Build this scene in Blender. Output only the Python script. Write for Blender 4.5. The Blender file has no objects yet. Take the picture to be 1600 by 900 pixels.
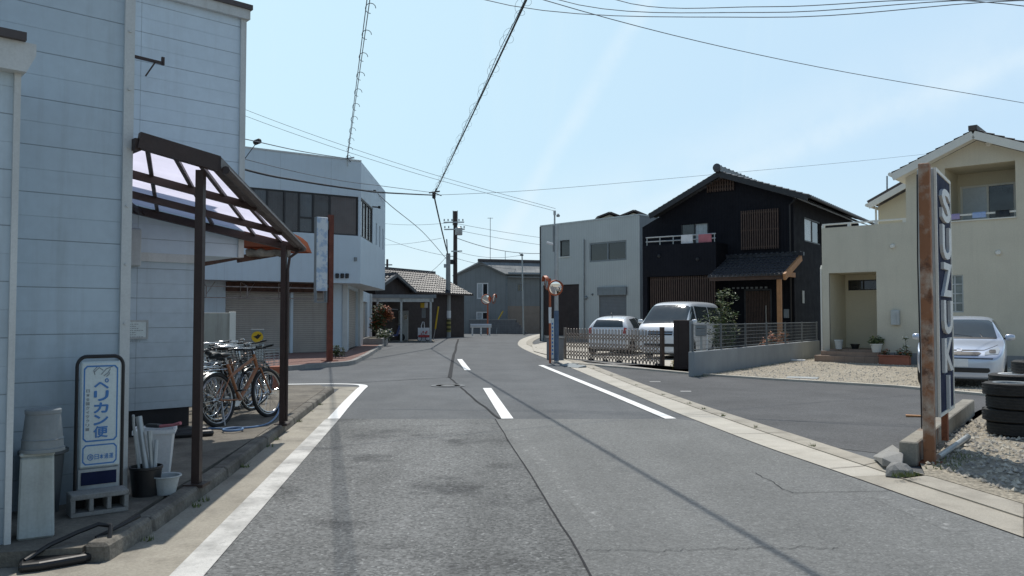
import bpy, bmesh, math, random
from mathutils import Vector, Matrix, noise
from mathutils.bvhtree import BVHTree
random.seed(11)
SC = bpy.context.scene
COL = SC.collection
R = math.radians
V = Vector

# ------------------------------------------------------------------ camera
CAMH = 1.45
TH = R(2.07)
FL = 1244.4
cam_d = bpy.data.cameras.new('camera')
cam = bpy.data.objects.new('camera', cam_d)
COL.objects.link(cam)
cam.location = (0, 0, CAMH)
cam.rotation_euler = (R(90) + TH, 0, 0)
cam_d.lens = 28
cam_d.sensor_width = 36
cam_d.clip_start = .05
cam_d.clip_end = 3000
SC.camera = cam

def ray(px, py):
    x = (px - 800) / FL
    y = (450 - py) / FL
    return V((x, math.cos(TH) - y * math.sin(TH), math.sin(TH) + y * math.cos(TH)))
def G(px, py, z=0.0):
    "survey: where the sight line through a photo point meets height z"
    d = ray(px, py)
    t = (z - CAMH) / d.z
    return V((d.x * t, d.y * t, z))
def AT(px, py, Y):
    d = ray(px, py)
    t = Y / d.y
    return V((d.x * t, Y, CAMH + d.z * t))

class Fr:
    "a facade frame: x to the right along the wall, y into the building, z up"
    def __init__(s, ox, oy, ang):
        s.o = V((ox, oy, 0)); s.a = ang
        s.r = V((math.cos(ang), math.sin(ang), 0)); s.n = V((-math.sin(ang), math.cos(ang), 0))
    def loc(s, px, py, d=0.0):
        dr = ray(px, py); c = V((0, 0, CAMH))
        t = (s.o + s.n * d - c).dot(s.n) / dr.dot(s.n)
        p = c + dr * t
        return (p - s.o).dot(s.r), p.z
    def side(s, px, py, lx):
        "on the plane local x = lx: returns (local y, z)"
        dr = ray(px, py); c = V((0, 0, CAMH))
        t = (s.o + s.r * lx - c).dot(s.r) / dr.dot(s.r)
        p = c + dr * t
        return (p - s.o).dot(s.n), p.z
    def w(s, x, y, z=0):
        return s.o + s.r * x + s.n * y + V((0, 0, z))
    def l(s, p):
        q = V(p) - s.o
        return V((q.dot(s.r), q.dot(s.n), p[2]))

# ------------------------------------------------------------------ materials
def mat(name, col, rough=.6, metal=0.0, var=.12, vs=2.5, fine=0.06, fs=60, bump=0.0, bs=60,
        lines=None, streak=0.0, streakcol=(.12, .10, .08), blot=None, spec=.5, alpha=1.0, trans=0.0, coat=0.0, shade_grime=0.0):
    m = bpy.data.materials.new(name); m.use_nodes = True
    nt = m.node_tree; N = nt.nodes; L = nt.links
    b = N['Principled BSDF']
    b.inputs['Roughness'].default_value = rough
    b.inputs['Metallic'].default_value = metal
    b.inputs['Specular IOR Level'].default_value = spec
    if coat: b.inputs['Coat Weight'].default_value = coat; b.inputs['Coat Roughness'].default_value = .08
    tc = N.new('ShaderNodeTexCoord')
    co = tc.outputs['Object']
    def noi(scale, det=4, rough_=.6, vec=None):
        n = N.new('ShaderNodeTexNoise'); n.inputs['Scale'].default_value = scale
        n.inputs['Detail'].default_value = det; n.inputs['Roughness'].default_value = rough_
        L.new(vec if vec else co, n.inputs['Vector']); return n.outputs['Fac']
    def mr(v, a, b_, c, d):
        n = N.new('ShaderNodeMapRange'); n.inputs[1].default_value = a; n.inputs[2].default_value = b_
        n.inputs[3].default_value = c; n.inputs[4].default_value = d; L.new(v, n.inputs[0]); return n.outputs[0]
    def ma(op, a, b_):
        n = N.new('ShaderNodeMath'); n.operation = op
        for i, q in enumerate((a, b_)):
            if isinstance(q, (int, float)): n.inputs[i].default_value = q
            else: L.new(q, n.inputs[i])
        return n.outputs[0]
    def mix(fac, a, b_, mode='MIX'):
        n = N.new('ShaderNodeMix'); n.data_type = 'RGBA'; n.blend_type = mode
        for i, q in ((0, fac), (6, a), (7, b_)):
            if isinstance(q, (int, float)): n.inputs[i].default_value = q
            elif isinstance(q, tuple): n.inputs[i].default_value = (*q[:3], 1)
            else: L.new(q, n.inputs[i])
        return n.outputs[2]
    val = mr(noi(vs, 5), .3, .7, 1 - var, 1 + var)
    if fine: val = ma('MULTIPLY', val, mr(noi(fs, 3), .3, .7, 1 - fine, 1 + fine))
    hgt = None
    if lines:
        for (ax, period, width, dark, depth) in lines:
            sp = N.new('ShaderNodeSeparateXYZ'); L.new(co, sp.inputs[0])
            c = sp.outputs['XYZ'.index(ax)]
            fr = ma('FRACT', ma('DIVIDE', ma('ADD', c, 100.0), period), 0)
            ln = ma('LESS_THAN', fr, width)
            val = ma('MULTIPLY', val, ma('SUBTRACT', 1.0, ma('MULTIPLY', ln, dark)))
            if depth:
                h = ma('MULTIPLY', ln, -depth)
                hgt = h if hgt is None else ma('ADD', hgt, h)
    c = mix(1.0, tuple(col), (1, 1, 1), 'MULTIPLY')
    vm = N.new('ShaderNodeVectorMath'); vm.operation = 'SCALE'
    L.new(c, vm.inputs[0]); L.new(val, vm.inputs['Scale'])
    c = vm.outputs[0]
    if blot:
        for (bc, scale, lo, hi, amt) in blot:
            c = mix(mr(noi(scale, 6, .65), lo, hi, 0.0, amt), c, tuple(bc))
    if streak:
        mp = N.new('ShaderNodeMapping'); mp.inputs['Scale'].default_value = (5, 5, .35); L.new(co, mp.inputs[0])
        c = mix(mr(noi(1.2, 5, .7, mp.outputs[0]), .5, .8, 0.0, streak), c, tuple(streakcol))
    if shade_grime:  # darker toward the ground: painted shade on the siding, dirt on the cream render
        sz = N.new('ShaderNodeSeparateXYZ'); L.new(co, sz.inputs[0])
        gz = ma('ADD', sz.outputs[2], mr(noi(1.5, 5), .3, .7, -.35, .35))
        c = mix(mr(gz, .1, 1.5, shade_grime, 0.0), c, tuple(q * .45 for q in col))
    L.new(c, b.inputs['Base Color'])
    if bump or hgt is not None:
        bp = N.new('ShaderNodeBump'); bp.inputs['Strength'].default_value = 1.0
        bp.inputs['Distance'].default_value = 1.0
        h = ma('MULTIPLY', noi(bs, 4, .7), bump) if bump else None
        if hgt is not None: h = hgt if h is None else ma('ADD', h, hgt)
        L.new(h, bp.inputs['Height']); L.new(bp.outputs[0], b.inputs['Normal'])
    rn = mr(noi(vs * 3, 3), .3, .7, max(.02, rough - .08), min(1, rough + .08))
    if fine or not coat: L.new(rn, b.inputs['Roughness'])
    if trans: b.inputs['Transmission Weight'].default_value = trans
    if alpha < 1: b.inputs['Alpha'].default_value = alpha
    return m

def translucent(name, col, tcol, t=.6):
    m = bpy.data.materials.new(name); m.use_nodes = True
    nt = m.node_tree; N = nt.nodes; L = nt.links
    out = N['Material Output']; N.remove(N['Principled BSDF'])
    d = N.new('ShaderNodeBsdfDiffuse'); tr = N.new('ShaderNodeBsdfTranslucent'); mx = N.new('ShaderNodeMixShader')
    tc = N.new('ShaderNodeTexCoord'); n = N.new('ShaderNodeTexNoise'); n.inputs['Scale'].default_value = 3.0; n.inputs['Detail'].default_value = 6
    L.new(tc.outputs['Object'], n.inputs['Vector'])
    def cm(c):
        mm = N.new('ShaderNodeMix'); mm.data_type = 'RGBA'; L.new(n.outputs['Fac'], mm.inputs[0])
        mm.inputs[6].default_value = (*[q * .75 for q in c], 1); mm.inputs[7].default_value = (*[min(1, q * 1.15) for q in c], 1)
        return mm.outputs[2]
    L.new(cm(col), d.inputs[0]); L.new(cm(tcol), tr.inputs[0])
    mx.inputs[0].default_value = t
    L.new(d.outputs[0], mx.inputs[1]); L.new(tr.outputs[0], mx.inputs[2]); L.new(mx.outputs[0], out.inputs[0])
    return m

# ------------------------------------------------------------------ mesh helper
class MB:
    def __init__(s): s.v = []; s.f = []; s.m = []
    def add(s, vs, fs, m=0):
        o = len(s.v); s.v += [tuple(p) for p in vs]
        for f in fs: s.f.append([i + o for i in f]); s.m.append(m)
        return s
    def box(s, x0, x1, y0, y1, z0, z1, m=0):
        return s.add([(x0, y0, z0), (x1, y0, z0), (x1, y1, z0), (x0, y1, z0), (x0, y0, z1), (x1, y0, z1), (x1, y1, z1), (x0, y1, z1)],
                     [(0, 3, 2, 1), (4, 5, 6, 7), (0, 1, 5, 4), (1, 2, 6, 5), (2, 3, 7, 6), (3, 0, 4, 7)], m)
    def bar(s, p, q, w, h=None, m=0, up=(0, 0, 1)):
        p = V(p); q = V(q); h = h or w
        d = (q - p).normalized(); u = V(up)
        if abs(d.dot(u)) > .97: u = V((1, 0, 0)) if abs(d.x) < .9 else V((0, 1, 0))
        a = d.cross(u).normalized(); b = a.cross(d).normalized()
        vs = []
        for e in (p, q):
            for (i, j) in ((-1, -1), (1, -1), (1, 1), (-1, 1)): vs.append(e + a * i * w / 2 + b * j * h / 2)
        return s.add(vs, [(0, 1, 2, 3), (7, 6, 5, 4), (0, 4, 5, 1), (1, 5, 6, 2), (2, 6, 7, 3), (3, 7, 4, 0)], m)
    def tube(s, pts, r, n=8, closed=False, m=0, cap=True):
        pts = [V(p) for p in pts]; k = len(pts); rs = r if isinstance(r, (list, tuple)) else [r] * k
        vs = []; a = None
        for i in range(k):
            if closed: d = pts[(i + 1) % k] - pts[i - 1]
            else: d = pts[min(i + 1, k - 1)] - pts[max(i - 1, 0)]
            if d.length < 1e-9: d = V((0, 0, 1))
            d.normalize()
            if a is None:
                u = V((0, 0, 1)) if abs(d.z) < .9 else V((1, 0, 0))
                a = d.cross(u).normalized()
            else:
                a = a - d * a.dot(d)
                if a.length < 1e-6: a = d.orthogonal()
                a.normalize()
            b = d.cross(a)
            for j in range(n):
                t = 2 * math.pi * j / n
                vs.append(pts[i] + (a * math.cos(t) + b * math.sin(t)) * rs[i])
        fs = []
        for i in range(k if closed else k - 1):
            i2 = (i + 1) % k
            for j in range(n):
                j2 = (j + 1) % n
                fs.append((i * n + j, i * n + j2, i2 * n + j2, i2 * n + j))
        if cap and not closed:
            fs.append(tuple(range(n))[::-1]); fs.append(tuple((k - 1) * n + j for j in range(n)))
        return s.add(vs, fs, m)
    def lathe(s, prof, n=20, c=(0, 0, 0), M=None, m=0, caps=True):
        vs = []; c = V(c)
        for (r, z) in prof:
            for j in range(n):
                t = 2 * math.pi * j / n
                p = V((r * math.cos(t), r * math.sin(t), z))
                vs.append(c + (M @ p if M else p))
        fs = []
        for i in range(len(prof) - 1):
            for j in range(n):
                j2 = (j + 1) % n
                fs.append((i * n + j, i * n + j2, (i + 1) * n + j2, (i + 1) * n + j))
        if caps:
            fs.append(tuple(range(n))[::-1]); fs.append(tuple((len(prof) - 1) * n + j for j in range(n)))
        return s.add(vs, fs, m)
    def prism(s, poly, z0, z1, m=0):
        "poly: list of (x, y)"
        n = len(poly)
        vs = [(p[0], p[1], z0) for p in poly] + [(p[0], p[1], z1) for p in poly]
        fs = [tuple(range(n))[::-1], tuple(range(n, 2 * n))] + [(i, (i + 1) % n, n + (i + 1) % n, n + i) for i in range(n)]
        return s.add(vs, fs, m)
    def prism_y(s, poly, y0, y1, m=0):
        "poly: list of (x, z), counter-clockwise seen from -y"
        n = len(poly)
        vs = [(p[0], y0, p[1]) for p in poly] + [(p[0], y1, p[1]) for p in poly]
        fs = [tuple(range(n)), tuple(range(n, 2 * n))[::-1]] + [((i + 1) % n, i, n + i, n + (i + 1) % n) for i in range(n)]
        return s.add(vs, fs, m)
    def slab(s, a, b, c, d, t, m=0):
        "top quad a b c d (ccw from above) with thickness t downwards"
        q = [V(a), V(b), V(c), V(d)]; nrm = (q[1] - q[0]).cross(q[3] - q[0]).normalized()
        vs = q + [p - nrm * t for p in q]
        return s.add(vs, [(0, 1, 2, 3), (7, 6, 5, 4), (0, 4, 5, 1), (1, 5, 6, 2), (2, 6, 7, 3), (3, 7, 4, 0)], m)
    def sheet(s, poly, z=None, m=0):
        vs = [(p[0], p[1], p[2] if z is None else z) for p in poly]
        return s.add(vs, [tuple(range(len(vs)))], m)
    def ribbon(s, A, B, m=0):
        n = len(A); vs = [V(p) for p in A] + [V(p) for p in B]
        return s.add(vs, [(i, i + 1, n + i + 1, n + i) for i in range(n - 1)], m)
    def wall(s, x0, x1, z0, z1, y, holes=(), rev=.12, m=0, mr=0):
        "a wall facing -y with rectangular openings and reveals of depth rev"
        xs = sorted({x0, x1, *[h[0] for h in holes], *[h[1] for h in holes]}); zs = sorted({z0, z1, *[h[2] for h in holes], *[h[3] for h in holes]})
        for i in range(len(xs) - 1):
            for j in range(len(zs) - 1):
                cx = (xs[i] + xs[i + 1]) / 2; cz = (zs[j] + zs[j + 1]) / 2
                if any(h[0] < cx < h[1] and h[2] < cz < h[3] for h in holes) or not (x0 < cx < x1 and z0 < cz < z1): continue
                s.add([(xs[i], y, zs[j]), (xs[i + 1], y, zs[j]), (xs[i + 1], y, zs[j + 1]), (xs[i], y, zs[j + 1])], [(0, 1, 2, 3)], m)
        for (a, b, c, d) in [h[:4] for h in holes]:
            e = y + rev
            s.add([(a, y, c), (a, e, c), (a, e, d), (a, y, d)], [(0, 1, 2, 3)], mr)
            s.add([(b, y, c), (b, y, d), (b, e, d), (b, e, c)], [(0, 1, 2, 3)], mr)
            s.add([(a, y, d), (a, e, d), (b, e, d), (b, y, d)], [(0, 1, 2, 3)], mr)
            s.add([(a, y, c), (b, y, c), (b, e, c), (a, e, c)], [(0, 1, 2, 3)], mr)
        return s
    def text(s, body, size, M, depth=.004, m=0, fat=0.0, align='CENTER', stretch=None):
        c = bpy.data.curves.new('lettering', 'FONT'); c.body = body; c.size = size; c.extrude = depth / 2; c.offset = fat
        c.align_x = align; c.align_y = 'CENTER'; c.resolution_u = 3
        o = bpy.data.objects.new('lettering', c); COL.objects.link(o)
        dg = bpy.context.evaluated_depsgraph_get(); me = bpy.data.meshes.new_from_object(o.evaluated_get(dg))
        vs = [p.co.copy() for p in me.vertices]
        if stretch and vs:
            x0 = min(p.x for p in vs); x1 = max(p.x for p in vs); y0 = min(p.y for p in vs); y1 = max(p.y for p in vs)
            for p in vs:
                p.x = ((p.x - x0) / max(1e-6, x1 - x0) - .5) * stretch[0]; p.y = ((p.y - y0) / max(1e-6, y1 - y0) - .5) * stretch[1]
        s.add([M @ p for p in vs], [tuple(f.vertices) for f in me.polygons], m)
        bpy.data.objects.remove(o); bpy.data.curves.remove(c); bpy.data.meshes.remove(me)
        return s
    def build(s, name, mats, parent=None, smooth=None, bevel=0.0, seg=1, tri=False):
        me = bpy.data.meshes.new(name); me.from_pydata(s.v, [], s.f)
        mats = mats if isinstance(mats, (list, tuple)) else [mats]
        for q in mats: me.materials.append(q)
        me.polygons.foreach_set('material_index', s.m); me.update()
        if bevel:
            bm = bmesh.new(); bm.from_mesh(me)
            bmesh.ops.remove_doubles(bm, verts=bm.verts, dist=1e-5)
            es = [e for e in bm.edges if len(e.link_faces) == 2 and e.calc_face_angle(0) > .6]
            bmesh.ops.bevel(bm, geom=es, offset=bevel, segments=seg, profile=.5, affect='EDGES', clamp_overlap=True)
            bm.to_mesh(me); bm.free()
        if smooth is not None:
            me.polygons.foreach_set('use_smooth', [True] * len(me.polygons))
            me.set_sharp_from_angle(angle=R(smooth))
        me.validate()
        o = bpy.data.objects.new(name, me); COL.objects.link(o)
        if parent is not None: o.parent = parent
        return o

def tag(o, label=None, cat=None, group=None, kind=None):
    if label: o['label'] = label
    if cat: o['category'] = cat
    if group: o['group'] = group
    if kind: o['kind'] = kind
    return o
def thing(name, label, cat, loc=(0, 0, 0), rz=0.0, group=None):
    o = bpy.data.objects.new(name, None); COL.objects.link(o); o.empty_display_size = .2
    o.location = loc; o.rotation_euler = (0, 0, rz)
    return tag(o, label, cat, group)
def struct(name, mb, m, **k):
    return tag(mb.build(name, m, **k), kind='structure')
def kids(o): return [c for c in bpy.data.objects if c.parent == o]
def copy_tree(o, parent=None):
    c = o.copy(); COL.objects.link(c)
    if parent is not None: c.parent = parent
    for ch in kids(o): copy_tree(ch, c)
    return c
def Mface(o, right, up):
    "matrix laying text (x right, y up, z out) at o"
    r = V(right).normalized(); u = V(up).normalized(); n = r.cross(u)
    M = Matrix(((r.x, u.x, n.x, o[0]), (r.y, u.y, n.y, o[1]), (r.z, u.z, n.z, o[2]), (0, 0, 0, 1)))
    return M
def Mrot(ax, deg): return Matrix.Rotation(R(deg), 3, ax)

def frame_ring(mb, x0, x1, z0, z1, y0, y1, t, m=0):
    mb.box(x0, x1, y0, y1, z0, z0 + t, m).box(x0, x1, y0, y1, z1 - t, z1, m)
    mb.box(x0, x0 + t, y0, y1, z0 + t, z1 - t, m).box(x1 - t, x1, y0, y1, z0 + t, z1 - t, m)
def window(parent, x0, x1, z0, z1, y, fm, gm, t=.045, splits=1, rows=1, deep=.06, panes=None):
    "a sash window filling an opening; y = front plane of its frame"
    mb = MB(); frame_ring(mb, x0, x1, z0, z1, y, y + deep, t)
    for i in range(1, splits):
        x = x0 + (x1 - x0) * i / splits; mb.box(x - t / 2, x + t / 2, y + .004, y + deep - .004, z0 + t, z1 - t)
    for i in range(1, rows):
        z = z0 + (z1 - z0) * i / rows; mb.box(x0 + t, x1 - t, y + .008, y + deep - .008, z - t / 3, z + t / 3)
    f = mb.build('window', fm, parent)
    panes = panes or [gm] * splits
    for i in range(splits):
        a = x0 + (x1 - x0) * i / splits; b = x0 + (x1 - x0) * (i + 1) / splits
        yy = y + deep * (.55 + .2 * (i % 2))
        MB().box(a + t / 3, b - t / 3, yy, yy + .006, z0 + t / 3, z1 - t / 3).build('pane', panes[i], f)
    return f

def tile_roof(mb, o, u, w, nu, nw, cols, rows, amp=.03, step=.03, m=0):
    "pantiles: o eave corner, u along the eave (len nu), w up the slope (len nw)"
    o = V(o); u = V(u).normalized(); w = V(w).normalized(); n = u.cross(w).normalized()
    K = 6; prof = [0, .55, .95, .95, .5, .1]
    xs = []
    for c in range(cols):
        for k in range(K): xs.append(((c + k / K) / cols * nu, prof[k]))
    xs.append((nu, 0.0)); W = len(xs); vs = []
    for r in range(rows):
        for e in (0, 1):
            d = (r + e) / rows * nw
            for (x, h) in xs:
                vs.append(o + u * x + w * d + n * (h * amp + (step if e == 0 else 0.0)))
    fs = []
    for r in range(rows * 2 - 1):
        for i in range(W - 1):
            fs.append((r * W + i, r * W + i + 1, (r + 1) * W + i + 1, (r + 1) * W + i))
    mb.add(vs, fs, m)
    # front lip
    k = len(mb.v); vs = []
    for (x, h) in xs: vs.append(o + u * x + n * (h * amp + step))
    for (x, h) in xs: vs.append(o + u * x - n * .03)
    mb.add(vs, [(W + i, W + i + 1, i + 1, i) for i in range(W - 1)], m)
    return mb

def leaves(mb, clumps, n, size, nm=2, flat=.3, rnd=random):
    "leaf clumps: clumps = [(centre, radius)]"
    for _ in range(n):
        c, r = rnd.choice(clumps)
        d = V((rnd.gauss(0, 1), rnd.gauss(0, 1), rnd.gauss(0, .85))).normalized() * r * (rnd.random() ** .5)
        p = V(c) + d; s = size * rnd.uniform(.55, 1.25)
        a = V((rnd.gauss(0, 1), rnd.gauss(0, 1), rnd.gauss(0, flat))).normalized()
        b = a.cross(V((rnd.gauss(0, .6), rnd.gauss(0, .6), 1))).normalized()
        t = a.cross(b) * s * .18
        mb.add([p - a * s, p + b * s * .42 + t, p + a * s, p - b * s * .42 + t], [(0, 1, 2), (0, 2, 3)], rnd.randrange(nm))
    return mb
def sag(a, b, n=24, s=.3):
    a = V(a); b = V(b); return [a.lerp(b, i / n) - V((0, 0, s * 4 * (i / n) * (1 - i / n))) for i in range(n + 1)]
def polyoffset(A, w):
    "offset a ground polyline to its left by w"
    out = []
    for i, p in enumerate(A):
        d = (V(A[min(i + 1, len(A) - 1)]) - V(A[max(i - 1, 0)])); d.z = 0; d.normalize()
        out.append(V(p) + V((-d.y, d.x, 0)) * w)
    return out
def smooth_line(P, n=6):
    P = [V(p) for p in P]; out = []
    for i in range(len(P) - 1):
        p0 = P[max(i - 1, 0)]; p1 = P[i]; p2 = P[i + 1]; p3 = P[min(i + 2, len(P) - 1)]
        for k in range(n):
            t = k / n
            out.append(.5 * ((2 * p1) + (p2 - p0) * t + (2 * p0 - 5 * p1 + 4 * p2 - p3) * t * t + (3 * p1 - p0 - 3 * p2 + p3) * t ** 3))
    out.append(P[-1]); return out
def zed(P, z): return [V((p[0], p[1], z)) for p in P]

# ------------------------------------------------------------------ materials used
M = {}
def asphalt(name, col, speck, sscale, blot, streak=.12, bump=.004, patchy=.10):
    m = mat(name, col, .86, var=patchy, vs=.45, fine=.10, fs=18, bump=bump, bs=sscale * 1.2, blot=blot, spec=.3)
    nt = m.node_tree; N = nt.nodes; L = nt.links; b = N['Principled BSDF']
    src = b.inputs['Base Color'].links[0].from_socket
    tc = N.new('ShaderNodeTexCoord'); vo = N.new('ShaderNodeTexVoronoi'); vo.inputs['Scale'].default_value = sscale; L.new(tc.outputs['Object'], vo.inputs['Vector'])
    sp = N.new('ShaderNodeSeparateColor'); L.new(vo.outputs['Color'], sp.inputs[0])
    r = N.new('ShaderNodeMapRange'); r.inputs[3].default_value = 1 - speck; r.inputs[4].default_value = 1 + speck; L.new(sp.outputs[0], r.inputs[0])
    # bright chips
    g = N.new('ShaderNodeMath'); g.operation = 'GREATER_THAN'; g.inputs[1].default_value = .955; L.new(sp.outputs[1], g.inputs[0])
    g2 = N.new('ShaderNodeMath'); g2.operation = 'MULTIPLY_ADD'; g2.inputs[1].default_value = speck * 1.6; L.new(g.outputs[0], g2.inputs[0]); L.new(r.outputs[0], g2.inputs[2])
    # wheel tracks: noise drawn out along the road
    mp = N.new('ShaderNodeMapping'); mp.inputs['Scale'].default_value = (1.1, .06, 1); mp.inputs['Rotation'].default_value = (0, 0, R(-6)); L.new(tc.outputs['Object'], mp.inputs[0])
    nz = N.new('ShaderNodeTexNoise'); nz.inputs['Scale'].default_value = 1.0; nz.inputs['Detail'].default_value = 4; L.new(mp.outputs[0], nz.inputs['Vector'])
    q = N.new('ShaderNodeMapRange'); q.inputs[1].default_value = .3; q.inputs[2].default_value = .7; q.inputs[3].default_value = 1 - streak; q.inputs[4].default_value = 1 + streak; L.new(nz.outputs['Fac'], q.inputs[0])
    mu = N.new('ShaderNodeMath'); mu.operation = 'MULTIPLY'; L.new(g2.outputs[0], mu.inputs[0]); L.new(q.outputs[0], mu.inputs[1])
    vm = N.new('ShaderNodeVectorMath'); vm.operation = 'SCALE'; L.new(src, vm.inputs[0]); L.new(mu.outputs[0], vm.inputs['Scale']); L.new(vm.outputs[0], b.inputs['Base Color'])
    return m
M['asphalt_new'] = asphalt('fresh_asphalt', (.112, .117, .121), .18, 90, [((.085, .089, .094), .35, .5, .75, .6)], .08, .003)
M['asphalt_old'] = asphalt('coarse_asphalt', (.146, .149, .146), .38, 58, [((.038, .039, .041), 1.0, .535, .70, .85), ((.05, .05, .052), 5.0, .60, .72, .5)], .22, .007, .16)
M['asphalt_mid'] = asphalt('worn_asphalt', (.166, .169, .164), .22, 75, [((.125, .126, .127), .5, .55, .75, .5)], .12, .006)
M['asphalt_side'] = asphalt('side_road_asphalt', (.090, .091, .093), .22, 80, [((.115, .115, .114), .4, .5, .7, .6), ((.05, .05, .052), .8, .55, .75, .6)], .06, .004, .14)
M['kerb_dirty'] = mat('dirty_kerb_concrete', (.17, .155, .13), .92, var=.25, vs=2.5, fine=.25, fs=40, bump=.008, bs=50, blot=[((.055, .048, .04), 2.0, .42, .65, .85)])
M['paint_ghost'] = asphalt('ghost_of_old_paint', (.166, .169, .164), .22, 75, [((.34, .34, .33), 11, .55, .68, .8)], .1, .005)
M['tar'] = mat('tar_seam', (.035, .035, .037), .9, fs=80, spec=.2)
M['concrete'] = mat('pavement_concrete', (.30, .275, .225), .85, var=.16, vs=1.3, fine=.15, fs=60, bump=.004, bs=90, blot=[((.12, .105, .085), 1.7, .5, .72, .7)])
M['concrete_dirty_shaded'] = mat('stained_shaded_concrete', (.165, .148, .12), .9, var=.22, vs=1.5, fine=.22, fs=50, bump=.006, bs=70, blot=[((.07, .06, .05), 2.2, .45, .68, .8)])  # real stains, on a base colour lowered to carry the canopy's shade
M['gutter'] = mat('gutter_concrete', (.46, .43, .37), .85, var=.10, vs=1.2, fine=.12, fs=90, bump=.003, bs=120, blot=[((.30, .27, .22), 2.5, .5, .75, .6)])
M['gutter_old'] = mat('old_gutter_concrete', (.36, .33, .275), .85, var=.14, vs=1.6, fine=.14, fs=90, bump=.004, bs=110, blot=[((.20, .18, .15), 2.5, .48, .72, .7)])
M['block'] = mat('wall_block_concrete', (.27, .265, .25), .9, var=.16, vs=2, fine=.14, fs=70, bump=.004, bs=90, streak=.4)
M['paint_white'] = mat('road_paint', (.78, .78, .76), .7, var=.06, vs=3, fine=.08, fs=120, blot=[((.35, .35, .34), 14, .60, .74, .6)])
M['paint_worn'] = mat('worn_road_paint', (.55, .54, .51), .8, var=.1, vs=3, fine=.15, fs=120, blot=[((.24, .235, .22), 2.0, .44, .66, .85), ((.20, .20, .19), 28, .56, .74, .7)])
M['ground'] = mat('bare_ground', (.20, .18, .14), .95, var=.2, vs=.2, fine=.2, fs=20, bump=.01, bs=20)
M['gravel'] = mat('gravel_bed', (.36, .32, .25), .95, var=.16, vs=.8, fine=.45, fs=26, bump=.03, bs=30, blot=[((.12, .10, .08), 18, .55, .72, .8)])
M['stone_a'] = mat('pale_stone', (.50, .46, .38), .9, var=.3, vs=9, fine=.1)
M['stone_b'] = mat('grey_stone', (.30, .28, .25), .9, var=.3, vs=9, fine=.1)
M['paver'] = mat('grey_pavers', (.23, .225, .215), .9, var=.16, vs=6, fine=.12, lines=[('X', .22, .06, .5, .004), ('Y', .11, .1, .4, .004)])
M['redpave'] = mat('reddish_paving', (.19, .105, .085), .9, var=.18, vs=3, fine=.15, lines=[('X', .3, .03, .4, .003), ('Y', .3, .03, .4, .003)])
M['siding'] = mat('white_siding', (.46, .55, .61), .55, var=.06, vs=.7, fine=.04, fs=12, lines=[('Z', .34, .018, .34, .005), ('Z', .17, .022, .08, .002), ('X', 2.73, .0022, .35, .003)], streak=.35, streakcol=(.24, .26, .26), shade_grime=.75)  # wall foot darkened in the colour to stand for shade by the canopy
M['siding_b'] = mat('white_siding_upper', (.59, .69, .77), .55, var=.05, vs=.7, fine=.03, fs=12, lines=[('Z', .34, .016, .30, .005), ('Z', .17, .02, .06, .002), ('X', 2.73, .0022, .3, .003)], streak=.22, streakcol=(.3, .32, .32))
M['trim'] = mat('pale_trim', (.55, .57, .56), .5, var=.08, vs=2, streak=.4, streakcol=(.28, .25, .2))
M['plinth'] = mat('black_plinth', (.012, .012, .014), .8)
M['brown_steel'] = mat('dark_brown_steel', (.045, .028, .024), .5, var=.2, vs=4, fine=.1, spec=.4)
M['rust'] = mat('rusty_steel', (.22, .075, .035), .85, var=.35, vs=5, fine=.25, fs=40, bump=.003, blot=[((.08, .03, .02), 5, .5, .7, .8)])
M['rustpost'] = mat('white_paint_gone_rusty', (.52, .47, .39), .75, var=.12, vs=3, fine=.1, fs=40, bump=.002, blot=[((.27, .105, .04), 2.3, .35, .53, .95), ((.085, .035, .02), 6, .54, .66, .9)], streak=.95, streakcol=(.20, .075, .03))
M['darkrust'] = mat('dark_rusty_brown', (.075, .036, .024), .85, var=.35, vs=5, fine=.2, fs=30, blot=[((.16, .07, .035), 6, .58, .72, .7)])
M['redrust'] = mat('red_oxide_post', (.15, .045, .028), .8, var=.25, vs=5, fine=.2, fs=30, blot=[((.22, .13, .08), 5, .62, .72, .7)])
M['poly'] = translucent('polycarbonate_sheet', (.45, .45, .55), (.74, .72, .86), .75)
M['orangepoly'] = translucent('orange_roof_sheet', (.26, .10, .06), (.36, .12, .07), .35)
M['navy'] = mat('navy_sign_face', (.014, .020, .055), .75, var=.2, vs=4, spec=.12)
M['white'] = mat('white_enamel', (.72, .73, .73), .4, var=.06, vs=4)
M['letterwhite'] = mat('letter_white', (.60, .61, .61), .5, var=.06, vs=6, streak=.2)
M['blueink'] = mat('blue_print', (.055, .20, .48), .5, var=.06)
M['greyink'] = mat('grey_print', (.22, .25, .27), .5)
M['signface'] = mat('sign_face', (.58, .66, .66), .45, var=.06, vs=4, streak=.15)
M['black'] = mat('black_plastic', (.014, .014, .015), .45, var=.2)
M['rubber'] = mat('tyre_rubber', (.018, .018, .018), .8, var=.25, vs=12, fine=.2, bump=.002, bs=120)
M['chrome'] = mat('chrome', (.62, .63, .64), .22, metal=1.0, var=.08)
M['alloy'] = mat('alloy', (.55, .55, .55), .4, metal=1.0, var=.1)
M['greyplastic'] = mat('grey_plastic', (.20, .225, .235), .6, var=.12, vs=4, streak=.3)
M['palegrey'] = mat('pale_grey_plastic', (.43, .46, .46), .65, var=.14, vs=3, streak=.45)
M['orange'] = mat('orange_bike_paint', (.29, .11, .04), .45, var=.15, coat=.2)
M['blackpaint'] = mat('black_bike_paint', (.015, .015, .018), .3, var=.1, coat=.4)
M['silverpaint'] = mat('silver_bike_paint', (.34, .35, .36), .35, metal=.6, var=.1)
M['bluepaint'] = mat('blue_bike_paint', (.02, .06, .20), .35, var=.1, coat=.4)
M['redpaint'] = mat('red_paint', (.42, .03, .03), .45, var=.1)
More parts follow.
